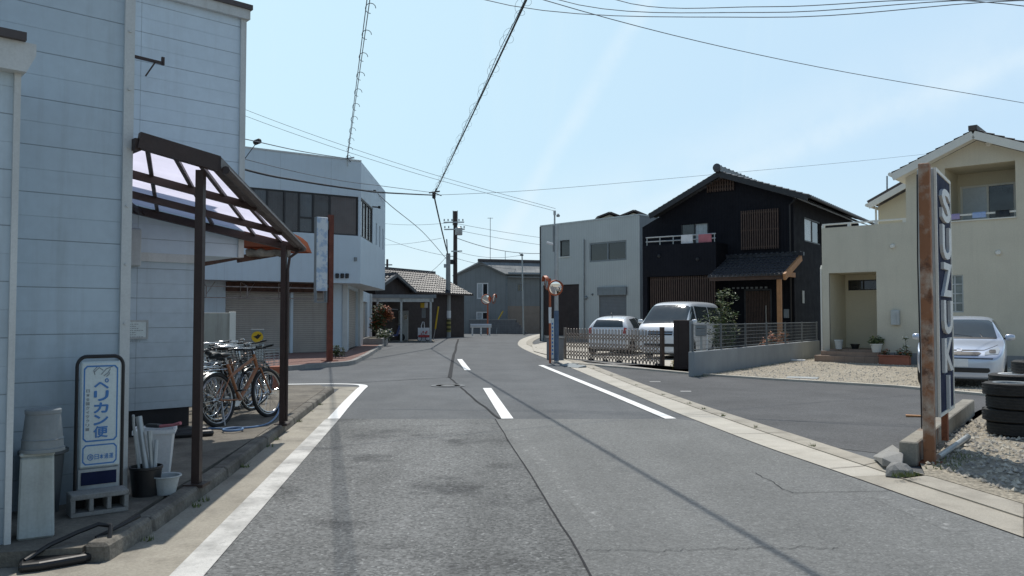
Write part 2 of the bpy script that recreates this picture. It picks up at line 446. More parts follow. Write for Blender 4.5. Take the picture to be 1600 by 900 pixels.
M['tan'] = mat('tan_rubber', (.28, .17, .08), .8)
M['hose'] = mat('blue_hose', (.10, .19, .34), .45, var=.1)
M['glass'] = mat('dark_glass', (.018, .022, .026), .06, var=.15, vs=1.5, fine=0, spec=.8)
M['curtain'] = mat('pale_curtain_behind_glass', (.42, .45, .46), .25, var=.12, vs=6, fine=0, spec=.7, lines=[('X', .11, .3, .12, 0)])
M['frosted'] = mat('frosted_glass', (.50, .55, .58), .3, var=.08, vs=3, fine=0)
M['brownglass'] = mat('brown_tinted_glass', (.055, .048, .048), .25, var=.25, vs=1.2, fine=0, spec=.6)
M['darkframe'] = mat('dark_frame', (.02, .02, .022), .5)
M['shopwall'] = mat('shop_white_wall', (.53, .62, .68), .6, var=.05, vs=.8, streak=.22, streakcol=(.33, .35, .36), lines=[('X', 1.9, .008, .18, .002)])
M['shutter'] = mat('roller_shutter', (.42, .385, .34), .55, var=.08, vs=1.2, lines=[('Z', .075, .3, .28, .006)], streak=.2)
M['shutter_grey'] = mat('grey_roller_shutter', (.17, .18, .19), .5, var=.08, lines=[('Z', .08, .3, .2, .006)])
M['leaf_d'] = mat('dark_leaf', (.035, .062, .022), .6, var=.3, vs=8)
M['leaf_m'] = mat('mid_leaf', (.075, .115, .035), .6, var=.3, vs=8)
M['leaf_l'] = mat('light_leaf', (.16, .19, .06), .6, var=.3, vs=8)
M['leaf_r'] = mat('red_leaf', (.30, .085, .035), .6, var=.3, vs=8)
M['leaf_o'] = mat('orange_leaf', (.42, .15, .04), .6, var=.3, vs=8)
M['petal'] = mat('pale_petal', (.72, .70, .62), .6)
M['bark'] = mat('bark', (.09, .065, .045), .9, var=.3, vs=10)
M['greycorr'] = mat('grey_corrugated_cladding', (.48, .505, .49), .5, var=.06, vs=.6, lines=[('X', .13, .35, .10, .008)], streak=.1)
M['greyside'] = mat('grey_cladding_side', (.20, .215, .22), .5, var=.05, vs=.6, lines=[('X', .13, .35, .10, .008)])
M['blackclad'] = mat('black_cladding', (.011, .0115, .016), .85, var=.15, vs=1, spec=.2, lines=[('X', .12, .12, .4, .004)])
M['wood'] = mat('brown_wood', (.080, .050, .038), .7, var=.25, vs=8)
M['cedar'] = mat('cedar_timber', (.40, .20, .085), .65, var=.15, vs=6)
M['tile_black'] = mat('black_roof_tile', (.05, .052, .06), .38, var=.2, vs=3, spec=.6)
M['tile_silver'] = mat('silver_grey_roof_tile', (.05, .053, .060), .30, var=.4, vs=5, spec=.035)
M['tile_brown'] = mat('brown_slate_roof', (.075, .062, .06), .6, var=.2, vs=4)
M['brownwall'] = mat('dark_brown_board_wall', (.032, .020, .018), .7, var=.2, vs=1.5, lines=[('X', .3, .05, .4, .004)])
M['cream'] = mat('cream_render', (.585, .55, .45), .85, var=.05, vs=1.2, fine=.06, fs=30, bump=.002, bs=60, streak=.22, streakcol=(.33, .32, .27), shade_grime=.35)
M['cream_in'] = mat('warm_cream_render', (.58, .53, .40), .85, var=.05, vs=1.2, fine=.06, fs=30)
M['creamtrim'] = mat('cream_trim', (.70, .69, .63), .6, var=.04)
M['houseplinth'] = mat('grey_plinth', (.22, .225, .23), .9, var=.1)
M['tilestep'] = mat('brown_step_tile', (.28, .20, .15), .7, var=.15, lines=[('X', .3, .03, .4, .002)])
M['aptwall'] = mat('weathered_grey_cladding', (.23, .245, .245), .7, var=.12, vs=.5, lines=[('X', .45, .05, .25, .004)], streak=.35, streakcol=(.10, .11, .12))
M['apttan'] = mat('tan_lower_wall', (.30, .245, .20), .8, var=.1)
M['polecon'] = mat('concrete_pole', (.30, .30, .285), .8, var=.1, vs=3)
M['galv'] = mat('galvanised_steel', (.40, .42, .42), .45, metal=.6, var=.12, vs=6)
M['fencegrey'] = mat('fence_grey', (.13, .14, .145), .5, var=.1)
M['iron'] = mat('worn_iron', (.11, .112, .115), .6, var=.15, vs=6)
M['wire'] = mat('cable_black', (.018, .018, .02), .6, fine=0)
M['wire_thin'] = mat('thin_cable_grey', (.16, .18, .20), .7, fine=0)
M['mirror'] = mat('mirror_surface', (.85, .86, .87), .04, metal=1.0, var=.02, fine=0)
M['mirror_orange'] = mat('mirror_orange', (.40, .095, .035), .5, var=.1)
M['carsilver'] = mat('silver_car_paint', (.50, .56, .66), .30, metal=.5, var=.02, fine=0, coat=.6)
M['carwhite'] = mat('white_car_paint', (.66, .70, .74), .25, var=.02, fine=0, coat=.6)
M['cartrim'] = mat('car_black_trim', (.015, .016, .018), .4, fine=0)
M['carglass'] = mat('car_glass', (.045, .06, .065), .05, var=.1, vs=3, fine=0, spec=.8)
M['lamp'] = mat('headlamp_lens', (.42, .45, .47), .12, var=.1, fine=0, spec=.8)
M['gatebrown'] = mat('bronze_gate', (.27, .23, .20), .5, metal=.2, var=.12)
M['yellow'] = mat('yellow_paint', (.62, .42, .02), .5, var=.1)
M['terracotta'] = mat('terracotta', (.36, .13, .08), .8, var=.15)
M['concreteblue'] = mat('smooth_concrete_wall', (.27, .29, .30), .85, var=.10, vs=1.2, streak=.15)
M['purple'] = mat('lavender_cloth', (.36, .30, .48), .9); M['bluecloth'] = mat('pale_blue_cloth', (.34, .44, .66), .9)
M['pinkcloth'] = mat('pink_cloth', (.45, .16, .18), .9); M['whitecloth'] = mat('white_cloth', (.7, .7, .7), .9)
M['fadedsign'] = mat('faded_blue_on_white_sign', (.62, .66, .68), .6, var=.06, blot=[((.25, .38, .55), 5.5, .48, .58, .75)])
M['rock'] = mat('yellow_rock', (.40, .30, .12), .9, var=.25, vs=6)
# ------------------------------------------------------------------ light and sky
ELEV = R(63)
w = bpy.data.worlds.new('World'); SC.world = w; w.use_nodes = True
nt = w.node_tree; bg = nt.nodes['Background']; bg.inputs[1].default_value = .105
sky = nt.nodes.new('ShaderNodeTexSky'); sky.sky_type = 'NISHITA'; sky.sun_disc = False
sky.sun_elevation = ELEV; sky.sun_rotation = R(-4); sky.altitude = 20; sky.air_density = 1.0; sky.dust_density = .4; sky.ozone_density = 2.0
def wn(t, **k):
    n = nt.nodes.new(t)
    for a, b in k.items(): setattr(n, a, b)
    return n
def wl_(a, b): nt.links.new(a, b)
def wmr(v, a, b, c, d):
    n = wn('ShaderNodeMapRange', interpolation_type='SMOOTHSTEP')
    for i, q in enumerate((a, b, c, d)): n.inputs[i + 1].default_value = q
    wl_(v, n.inputs[0]); return n.outputs[0]
def wmix(f, a, b):
    n = wn('ShaderNodeMix', data_type='RGBA')
    for i, q in ((0, f), (6, a), (7, b)):
        if isinstance(q, tuple): n.inputs[i].default_value = (*q, 1)
        elif isinstance(q, float): n.inputs[i].default_value = q
        else: wl_(q, n.inputs[i])
    return n.outputs[2]
def wmul(a, b):
    n = wn('ShaderNodeMath', operation='MULTIPLY')
    for i, q in ((0, a), (1, b)):
        if isinstance(q, float): n.inputs[i].default_value = q
        else: wl_(q, n.inputs[i])
    return n.outputs[0]
tc = wn('ShaderNodeTexCoord'); sp = wn('ShaderNodeSeparateXYZ'); wl_(tc.outputs['Generated'], sp.inputs[0])
# summer haze: pale cyan low in the sky on the sun's side, whiter at the horizon
haze = wmix(wmr(sp.outputs['X'], -.55, .6, 0.0, 1.0), (6.3, 8.75, 9.9), (5.5, 7.5, 9.35))
haze = wmix(wmr(sp.outputs['Z'], .0, .22, .75, 0.0), haze, (7.0, 8.7, 9.3))
fac = wmul(wmr(sp.outputs['Z'], .40, .85, .95, .05), wmr(sp.outputs['Y'], -.3, .55, .25, 1.0))
col = wmix(fac, sky.outputs[0], haze)
# faint slanting streaks of high cirrus
mp = wn('ShaderNodeMapping'); mp.inputs['Rotation'].default_value = (R(-28), R(42), 0); mp.inputs['Scale'].default_value = (7, 1.6, 1.0); wl_(tc.outputs['Generated'], mp.inputs[0])
nz = wn('ShaderNodeTexNoise'); nz.inputs['Scale'].default_value = 1.3; nz.inputs['Detail'].default_value = 6; nz.inputs['Roughness'].default_value = .6; nz.inputs['Distortion'].default_value = .6; wl_(mp.outputs[0], nz.inputs['Vector'])
col = wmix(wmr(nz.outputs['Fac'], .50, .80, 0.0, .42), col, (6.6, 8.3, 9.3))
# two thin drifting trails, each a great-circle band broken up by noise
def trail(pa, pb, width, amt, seed, c):
    n_ = ray(*pa).cross(ray(*pb)).normalized()
    dt = wn('ShaderNodeVectorMath', operation='DOT_PRODUCT'); wl_(tc.outputs['Generated'], dt.inputs[0]); dt.inputs[1].default_value = n_
    n2 = wn('ShaderNodeTexNoise'); n2.inputs['Scale'].default_value = 5.0; n2.inputs['Detail'].default_value = 6; n2.inputs['Roughness'].default_value = .65
    m2 = wn('ShaderNodeMapping'); m2.inputs['Location'].default_value = (seed, seed * .7, 0); wl_(tc.outputs['Generated'], m2.inputs[0]); wl_(m2.outputs[0], n2.inputs['Vector'])
    wv = wn('ShaderNodeMath', operation='MULTIPLY_ADD'); wl_(n2.outputs['Fac'], wv.inputs[0]); wv.inputs[1].default_value = width * 1.6; wl_(dt.outputs['Value'], wv.inputs[2])
    ws = wn('ShaderNodeMath', operation='SUBTRACT'); wl_(wv.outputs[0], ws.inputs[0]); ws.inputs[1].default_value = width * .8
    ab = wn('ShaderNodeMath', operation='ABSOLUTE'); wl_(ws.outputs[0], ab.inputs[0])
    return wmix(wmul(wmr(ab.outputs[0], 0.0, width, amt, 0.0), wmr(n2.outputs['Fac'], .35, .62, .25, 1.0)), c, (8.0, 9.1, 9.7))
col = trail((985, 40), (840, 280), .018, .36, 1.3, col)
col = trail((1400, 170), (1160, 265), .022, .32, 4.1, col)
col = trail((1600, 60), (900, 330), .07, .30, 7.7, col)
wl_(col, bg.inputs[0])
sd = bpy.data.lights.new('sun', 'SUN'); sd.energy = 3.9; sd.angle = R(.53); sd.color = (1.0, .955, .88)
so = bpy.data.objects.new('sun', sd); COL.objects.link(so); so.rotation_euler = (-(R(90) - ELEV), 0, R(4)); so.location = (0, 30, 40)
SC.view_settings.view_transform = 'Standard'; SC.view_settings.look = 'None'; SC.view_settings.exposure = 0

# ------------------------------------------------------------------ ground and roads
struct('ground', MB().sheet([(-900, -200, 0), (900, -200, 0), (900, 2200, 0), (-900, 2200, 0)], -.03), M['ground'])
struct('road', MB().sheet([(-45, -12, 0), (45, -12, 0), (45, 86, 0), (-45, 86, 0)], 0), M['asphalt_new'])
SEAM_Y = G(650, 655).y
kx = lambda Y: (-2.415 - .107 * (Y - 6)) if Y > 6 else (-2.415 + .03 * (6 - Y))           # kerb face of the left pavement
# right gutter: road-side edge and its back edges
near_l = [V((G(1600, 841).x + .085 * 0 + .55, -8, 0))]
g_low = [G(*p) for p in ((1600, 841), (1330, 745), (1200, 700), (1113, 667), (1057, 645), (989, 616), (930, 591), (890, 574), (858, 562), (830, 551), (814, 543), (809, 537), (815, 530), (832, 524), (850, 521))]
g_mid = [G(*p) for p in ((1600, 813), (1396, 745), (1200, 679), (1113, 648), (1072, 633), (1005, 609), (942, 584), (903, 569), (868, 557), (843, 547), (828, 541), (822, 537), (827, 531), (842, 525), (860, 522))]
g_bak = [G(*p) for p in ((1600, 792), (1427, 741), (1200, 668), (1113, 640), (1072, 626), (1010, 603.5), (948, 580), (912, 566), (878, 555), (852, 545), (838, 540), (832, 537), (836, 532), (850, 526), (868, 523))]
dirn = (g_low[0] - g_low[1]).normalized()
for a in (g_low, g_mid, g_bak): a.insert(0, a[0] + dirn * 14)
# older surfacing on the near stretch, laid in two strips
sx = lambda Y: (lambda a, b: a.x + (b.x - a.x) * (Y - a.y) / (b.y - a.y))(G(775, 655), G(925, 900))
lw = lambda Y: G(520, 655).x + (G(298, 895).x - G(520, 655).x) * (Y - SEAM_Y) / (G(298, 895).y - SEAM_Y)
struct('road_old_lane', MB().sheet([(lw(-9), -9, 0), (sx(-9), -9, 0), (sx(SEAM_Y), SEAM_Y, 0), (lw(SEAM_Y) - .1, SEAM_Y, 0)], .004), M['asphalt_old'])
rp = [V((sx(-9), -9, .004))]
gl2 = [p for p in smooth_line(g_low, 5) if p.y < SEAM_Y]
rp += [V((p.x - .02, p.y, .004)) for p in gl2] + [V((gl2[-1].x - .25, SEAM_Y, .004)), V((sx(SEAM_Y), SEAM_Y, .004))]
struct('road_worn_lane', MB().sheet(rp), M['asphalt_mid'])
def seam(name, A, wd, z, m):
    A = [V(p) for p in A]; h = wd / 2
    return struct(name, MB().ribbon(zed(polyoffset(A, -h), z), zed(polyoffset(A, h), z)), m)
def wob(a, b, n, amp, seed):
    rr = random.Random(seed); a = V(a); b = V(b); d = (b - a).normalized(); nn = V((-d.y, d.x, 0)); k = 0; out = []
    for i in range(n + 1):
        k = k * .75 + rr.uniform(-amp, amp); out.append(a.lerp(b, i / n) + nn * k)
    return out
seam('tar_seam', wob((sx(-6), -6, 0), (sx(SEAM_Y), SEAM_Y, 0), 60, .007, 3), .013, .0085, M['tar'])
seam('tar_seam', wob(G(703, 655 - 65), G(716, 530), 14, .02, 5), .10, .0085, M['tar'])
seam('tar_seam', wob(G(703, 590), G(545, 599), 16, .02, 6), .035, .0085, M['tar'])
seam('tar_seam', wob(G(703, 590), G(783, 655), 16, .02, 7), .035, .0085, M['tar'])
seam('road_crack', wob(G(915, 861), G(1310, 858), 60, .03, 8), .005, .009, M['tar'])
seam('road_crack', wob(G(1235, 771), G(1395, 768), 20, .012, 9), .007, .009, M['tar'])
seam('road_crack', wob(G(1180, 740), G(1235, 771), 12, .02, 10), .007, .009, M['tar'])
# side road on the right
far_c = [G(*p) for p in ((893, 569), (950, 574), (1000, 578), (1085, 586), (1200, 594), (1400, 606), (1600, 625))]
dd = (far_c[-1] - far_c[-2]).normalized(); far_c.append(far_c[-1] + dd * 24)
gb = [p for p in smooth_line(g_bak, 4) if p.y > G(1368, 717).y and p.y < G(905, 566).y]
struct('side_road', MB().sheet([(30, 5.5, 0), (9.5, 7.2, 0)] [::-1] and ([V((28, 6, 0))] + far_c[::-1] + gb[::-1] + [G(1400, 712), G(1530, 641)]), .004), M['asphalt_side'])
cw = polyoffset(far_c, .16)
mb = MB(); mb.ribbon(zed(far_c, .05), zed(cw, .05)); mb.ribbon(zed(far_c, 0), zed(far_c, .05))
struct('kerb', mb, M['gutter'])
# right gutter and its kerb strip
GL, GM, GK = (smooth_line(a, 5) for a in (g_low, g_mid, g_bak))
ysplit = G(1396, 745).y
def part_of(A, near):
    return A
k = min(range(len(GL)), key=lambda i: (GL[i] - G(1330, 745)).length)
mb = MB(); mb.ribbon(zed(GL[k:], .007), zed(GM[k:], .012)); struct('gutter', mb, M['gutter'])
mb = MB(); mb.ribbon(zed(GL[:k + 1], .007), zed(GM[:k + 1], .010)); struct('gutter_old_length', mb, M['gutter_old'])
mb = MB()
for (A, B, z0, z1) in ((GM, GM, .01, .022), (GM, GK, .022, .022), (GK, GK, .022, 0)): mb.ribbon(zed(A, z0), zed(B, z1))
kb = struct('kerb', mb, M['gutter_old'])
mb = MB()
L_ = 0
for i in range(1, len(GM)):
    seg = (GM[i] - GM[i - 1]).length; L_ += seg
    if L_ > 1.9 and GM[i].y < 30 and GM[i].y > 2:
        L_ = 0
        a = min(GL, key=lambda p: (p - GM[i]).length); b = min(GK, key=lambda p: (p - GM[i]).length)
        for (p, q, z) in ((a, GM[i], .0145), (GM[i], b, .0245)):
            d = q - p; e = V((-d.y, d.x, 0)).normalized() * .006
            mb.add([p - e + V((0, 0, z)), p + e + V((0, 0, z)), q + e + V((0, 0, z)), q - e + V((0, 0, z))], [(0, 1, 2, 3)])
struct('gutter_joints', mb, M['kerb_dirty'])
# painted lines
def paint(name, P, wd, m, z=.010):
    P = [V(p) for p in P]; return struct(name, MB().ribbon(zed(polyoffset(P, -wd / 2), z), zed(polyoffset(P, wd / 2), z)), m)
paint('edge_line', [(lw(y), y, 0) for y in (-8, 0, 4, 8, SEAM_Y)], .19, M['paint_worn'])
cor = smooth_line([(lw(SEAM_Y) + .01, SEAM_Y, 0), G(541, 632), G(562, 610), G(568, 604), G(560, 601.5), G(535, 600.5), G(500, 600.5), G(455, 601), G(380, 602)], 6)
paint('edge_line', cor, .17, M['paint_white'])
paint('edge_line', [G(1048, 655), G(960, 618), G(900, 593.5), G(845, 571)], .16, M['paint_white'])
paint('centre_dash', [G(793, 655), G(761, 607)], .17, M['paint_white'])
paint('centre_dash', [G(731, 579), G(718, 561.5)], .17, M['paint_white'])
paint('side_road_mark', [G(1015, 597), G(1032, 597)], .07, M['paint_white'])
paint('side_road_mark', [G(1063, 612), G(1080, 612)], .07, M['paint_white'])
paint('old_line', [G(800, 672), G(850, 725), G(905, 785), G(950, 832)], .15, M['paint_ghost'], .0052)
paint('old_line', [G(1368, 775), G(1430, 802), G(1500, 832)], .14, M['paint_ghost'], .0052)
# manhole
p = G(700, 603); t = thing('manhole_cover', 'round iron manhole cover set in the dark asphalt', 'manhole cover', (p.x, p.y, 0))
MB().lathe([(.36, 0), (.36, .011)], 32).build('rim', M['iron'], t)
MB().lathe([(.31, .002), (.31, .014), (.27, .014), (.26, .011), (.15, .011), (.14, .014)], 32).build('lid', M['iron'], t)

# ------------------------------------------------------------------ left pavement (apron)
AZ = .09
pav = [V((kx(4.75) - .16, 4.75, 0)), V((kx(9) - .16, 9, 0)), V((kx(15.4) - .16, 15.4, 0)), G(500, 609), G(440, 609), G(330, 611), V((-16, 16.6, 0)), V((-16, 4.4, 0)), V((-4, 4.4, 0))]
struct('pavement', MB().prism([(p.x, p.y) for p in pav], -.02, AZ), M['concrete_dirty_shaded'])
mb = MB()
ys = [4.75, 5.4, 7.2, 9.0, 10.8, 12.6, 14.2, 15.4]
for i in range(len(ys) - 1):
    a, b = ys[i] + .008, ys[i + 1] - .008
    z = AZ + .022 if i < 1 else AZ + .012
    mb.add([(kx(a), a, -.02), (kx(b), b, -.02), (kx(b) - .155, b, -.02), (kx(a) - .155, a, -.02), (kx(a) - .015, a, z), (kx(b) - .015, b, z), (kx(b) - .155, b, z), (kx(a) - .155, a, z)],
           [(0, 3, 2, 1), (4, 5, 6, 7), (0, 1, 5, 4), (1, 2, 6, 5), (2, 3, 7, 6), (3, 0, 4, 7)])
struct('kerb', mb, M['kerb_dirty'], bevel=.02)
# concrete margin between kerb and edge line
L1 = [V((kx(y) + .0, y, 0)) for y in (-8, 4, 9, 15.4)]; L2 = [V((lw(y) - .09, y, 0)) for y in (-8, 4, 9, 15.4)]
L1[-1] = G(530, 608); L2[-1] = G(556, 612)
struct('margin', MB().ribbon(zed(L2, .006), zed(L1, .006)), M['concrete'])
struct('driveway', MB().sheet([(kx(-8) + .1, -8, 0), (kx(4.75) + .05, 4.75, 0), (-4, 4.45, 0), (-9, 4.45, 0), (-9, -8, 0)], .003), M['concrete'])
struct('corner_paving', MB().sheet([G(530, 608), G(556, 612), G(560, 605), G(450, 604.5), G(430, 609)], .008), M['concrete'])

# ------------------------------------------------------------------ gravel on the right
gpoly = [p + V((0, 0, 0)) for p in cw if p.y < G(1090, 586).y] + [V((30, 40, 0)), V((12, 34, 0)), G(1090, 584)]
tag(MB().sheet(gpoly, .02).build('gravel', M['gravel']), kind='stuff')
ng = [p for p in GK if p.y < G(1427, 741).y]
struct('yard_ground', MB().sheet([V((p.x, p.y, .026)) for p in ng] + [V((G(1435, 722).x, G(1435, 722).y, .03)), V((*G(1535, 650).xy, .03)), V((*(G(1535, 650).xy + V((3.6, 5.))), .03)), V((28, 9, .03)), V((28, -8, .03))]), M['gravel'])
def pebbles(name, test, n, box, s0, s1, z, seed):
    rr = random.Random(seed); mb = MB(); k = 0
    while k < n:
        x = rr.uniform(box[0], box[1]); y = rr.uniform(box[2], box[3])
        if not test(x, y): continue
        k += 1; s = rr.uniform(s0, s1); a = rr.uniform(0, 6.28); ca, sa = math.cos(a) * s, math.sin(a) * s
        q = rr.uniform(.5, .9); h = s * rr.uniform(.5, .9)
        mb.add([(x + ca, y + sa, z), (x - sa * q, y + ca * q, z), (x - ca, y - sa, z), (x + sa * q, y - ca * q, z), (x + rr.uniform(-.3, .3) * s, y + rr.uniform(-.3, .3) * s, z + h)],
               [(0, 1, 4), (1, 2, 4), (2, 3, 4), (3, 0, 4)], rr.randrange(2))
    return tag(mb.build(name, [M['stone_a'], M['stone_b']]), kind='stuff')
def inpoly(poly):
    P = [(p[0], p[1]) for p in poly]
    def f(x, y):
        c = False
        for i in range(len(P)):
            (x1, y1), (x2, y2) = P[i - 1], P[i]
            if (y1 > y) != (y2 > y) and x < (x2 - x1) * (y - y1) / (y2 - y1) + x1: c = not c
        return c
    return f
pebbles('gravel_stones', inpoly(gpoly), 14000, (4, 22, 11, 30), .012, .034, .02, 21)
pebbles('gravel_stones', inpoly([V((p.x + .05, p.y, 0)) for p in ng] + [G(1440, 716), G(1535, 645), V((12, 9, 0)), V((12, 3, 0))]), 8000, (4, 9.5, 3.5, 11), .012, .036, .04, 22)
# ================================================================== LEFT SIDE
# ---- the white clad building with its bicycle shelter
WA = math.atan2(1, 1.1)
W = Fr(-2.955, 6.10, WA)
wh = thing('white_building', 'large white clad building with horizontal siding on the left behind the bicycle shelter', 'building', (W.o.x, W.o.y, 0), WA)
D2 = 3.05
xr = W.loc(373, 230, D2)[0]; xl = W.loc(303, 520, D2)[0]
ztop = W.loc(373, 22, D2)[1]; zsof = W.loc(368, 402, D2)[1]
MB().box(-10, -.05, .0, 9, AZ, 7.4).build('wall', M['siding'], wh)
tr = MB().box(-.05, .022, -.03, .16, AZ, 7.4)
for i in range(14): tr.lathe([(.012, 0), (.012, .012)], 8, (-.014, -.03, .5 + i * .45), Mrot('X', 90))
tr.build('corner_trim', M['trim'], wh)
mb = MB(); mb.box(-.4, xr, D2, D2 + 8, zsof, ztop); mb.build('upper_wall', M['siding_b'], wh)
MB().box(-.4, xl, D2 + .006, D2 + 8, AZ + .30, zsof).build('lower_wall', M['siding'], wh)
MB().box(-.4, xl - .03, D2 + .04, D2 + 7.9, AZ, AZ + .30).build('plinth', M['plinth'], wh)
MB().box(xr, xr + .07, D2 - .03, D2 + .1, zsof, ztop).build('corner_trim', M['trim'], wh)
rf = MB().box(-.4, xr + .12, D2 - .1, D2 + 8.1, ztop + .06, ztop + .12)
rf.build('roof', M['tile_brown'], wh)
MB().box(-.4, xr + .1, D2 - .07, D2 + 8.05, ztop - .06, ztop + .06).build('fascia', M['trim'], wh)
MB().box(-.4, xl + .0, D2 - .02, D2 + .006, zsof - .1, zsof).build('flashing', M['trim'], wh)
# aerial bracket on the corner trim
z0 = W.loc(215, 103, D2)[1]
bx = W.loc(212, 103, D2)[0]; bx2 = W.loc(238, 108, D2)[0]
MB().bar((bx - .3, D2 - .35, z0), (bx2, D2 - .35, z0 - .02), .03).bar((bx2, D2 - .35, z0 - .04), (bx2, D2 - .35, z0 + .05), .03).bar((bx, D2 - .35, z0 - .2), (bx2 - .08, D2 - .35, z0 - .02), .015).bar((bx - .25, D2 - .36, z0), (bx - .25, D2, z0), .03).build('bracket', M['brown_steel'], wh)
# pale box on the wall and a notice
a = W.loc(222, 357, D2 - .25); b = W.loc(190, 415, D2 - .25)
MB().box(b[0], a[0], D2 - .25, D2, b[1], a[1]).build('vent_hood', M['palegrey'], wh, bevel=.015)
a = W.loc(232, 500, D2 - .02); b = W.loc(195, 530, D2 - .02)
nb = thing('notice', 'small pale paper notice with rows of fine print fixed to the shaded white wall', 'notice', W.w(b[0], D2 - .02, b[1]), WA)
ww, hh = a[0] - b[0], a[1] - b[1]
f = MB(); frame_ring(f, 0, ww, 0, hh, 0, .018, .02); f.build('frame', M['palegrey'], nb)
MB().box(.02, ww - .02, .006, .017, .02, hh - .02).build('sheet', M['signface'], nb)
rr = random.Random(3); mb = MB()
for i in range(9):
    for j in range(rr.randint(3, 6)):
        x = .05 + j * (ww - .1) / 6; mb.box(x, x + (ww - .1) / 6 * rr.uniform(.5, .9), .004, .0059, hh - .05 - i * .024, hh - .043 - i * .024)
mb.build('print', M['greyink'], nb)
# low annexe at the picture's left edge
a0 = W.l(G(8, 850, AZ))
ze = W.loc(25, 75, a0[1])[1]
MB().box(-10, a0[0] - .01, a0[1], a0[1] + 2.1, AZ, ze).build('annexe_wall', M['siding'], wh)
MB().box(a0[0] - .01, a0[0] + .025, a0[1] - .025, a0[1] + .1, AZ, ze - .1).build('corner_trim', M['trim'], wh)
an = MB(); an.prism_y([(a0[0] + .04, ze - .16), (a0[0] + .09, ze - .05), (a0[0] + .09, ze + .02), (-10, ze + .06), (-10, ze - .16)], a0[1] - .09, a0[1] + 2.1)
an.build('annexe_eaves', M['trim'], wh)
MB().box(-10, a0[0] + .03, a0[1] - .13, a0[1] - .092, ze + .02, ze + .07).build('annexe_gutter', M['tile_brown'], wh)

# ---- bicycle shelter
p1 = G(307, 757, AZ + .01); p2 = G(441, 663, AZ + .01)
A_ = AT(341, 262, 6.46); C_ = AT(466, 386, 10.3); E_ = AT(207, 323, 8.94)
nn_ = (C_ - A_).cross(E_ - A_)
def Hc(x, y): return A_.z - (nn_.x * (x - A_.x) + nn_.y * (y - A_.y)) / nn_.z
wd = V((1.1, 1, 0)).normalized(); rd = (C_ - A_); rd.z = 0; rd.normalize()
def pl(p, dz=0): return V((p[0], p[1], Hc(p[0], p[1]) + dz))
sh = thing('bicycle_shelter', 'dark brown steel lean-to shelter with translucent sheet roof beside the white building', 'shelter', (p1.x, p1.y, AZ))
sh_o = V((p1.x, p1.y, AZ))
def S_(p): return V(p) - sh_o
st = W.w(.035, W.l(A_)[1]); Wl_a = W.w(.035, W.l(E_)[1]); end = V((C_.x, C_.y, 0)) - rd * .04
frm = MB()
frm.bar(S_(pl(st, .03)), S_(pl(A_, .03)), .06, .125)
frm.bar(S_(pl(A_ - rd * .03, .025)), S_(pl(C_, .025)), .06, .11)
frm.bar(S_(pl(Wl_a, -.03)), S_(pl(end, -.03)), .06, .09)
frm.bar(S_(pl(st, .0)), S_(pl(Wl_a, .0)), .05, .09)
frm.build('frame', M['brown_steel'], sh)
pur = MB()
for t in (.36, .70):
    a = st.lerp(Wl_a, t); b = A_.lerp(C_, t)
    pur.bar(S_(pl(a, -.025)), S_(pl(b, -.025)), .045, .07)
pur.build('purlin', M['brown_steel'], sh)
raf = MB()
for t, t2 in ((.10, .40), (.42, .62), (.72, .80), (.90, .92)):
    a = st.lerp(A_, t) if t < 1 else A_; b = Wl_a.lerp(end, t2)
    raf.bar(S_(pl(a, .012)), S_(pl(b, .012)), .035, .03)
for t in (.12, .30): raf.bar(S_(pl(st.lerp(Wl_a, t), .012)), S_(pl(Wl_a.lerp(end, .36 - t * .8), .012)), .035, .03)
raf.build('rafter', M['brown_steel'], sh)
a = Wl_a.lerp(end, .30); mb = MB()
mb.bar(S_(pl(a, -.06)), S_(pl(a + V((-.15, -.75, 0)), -.05)), .035).bar(S_(pl(a + V((.1, .07, 0)), -.06)), S_(pl(a + V((.25, -.6, 0)), -.05)), .035)
mb.build('brace', M['brown_steel'], sh)
pn = MB(); pn.add([S_(pl(st, .035)), S_(pl(A_, .035)), S_(pl(C_, .035)), S_(pl(Wl_a, .035))], [(0, 1, 2, 3)])
pn.build('roof_sheet', M['poly'], sh)
for (p, top) in ((p1, pl(V((p1.x, p1.y, 0)), -.04).z), (p2, pl(V((p2.x, p2.y, 0)), -.04).z)):
    q = S_(p); MB().box(q.x - .032, q.x + .032, q.y - .032, q.y + .032, q.z, top - AZ).box(q.x - .08, q.x + .08, q.y - .08, q.y + .08, q.z - .01, q.z + .012).build('post', M['brown_steel'], sh)
q = S_(p2)
MB().tube([q + V((.22, .1, 2.20)), q + V((.17, .07, 2.19)), q + V((.07, .01, 2.10)), q + V((.052, .0, 1.95)), q + V((.052, .0, .04))], .018, 8).build('downpipe', M['brown_steel'], sh, smooth=40)
MB().tube([S_(pl(A_, -.02)) + V((.06, 0, 0)), S_(pl(C_, -.02)) + V((.06, .05, 0))], .035, 8).build('gutter', M['brown_steel'], sh, smooth=40)

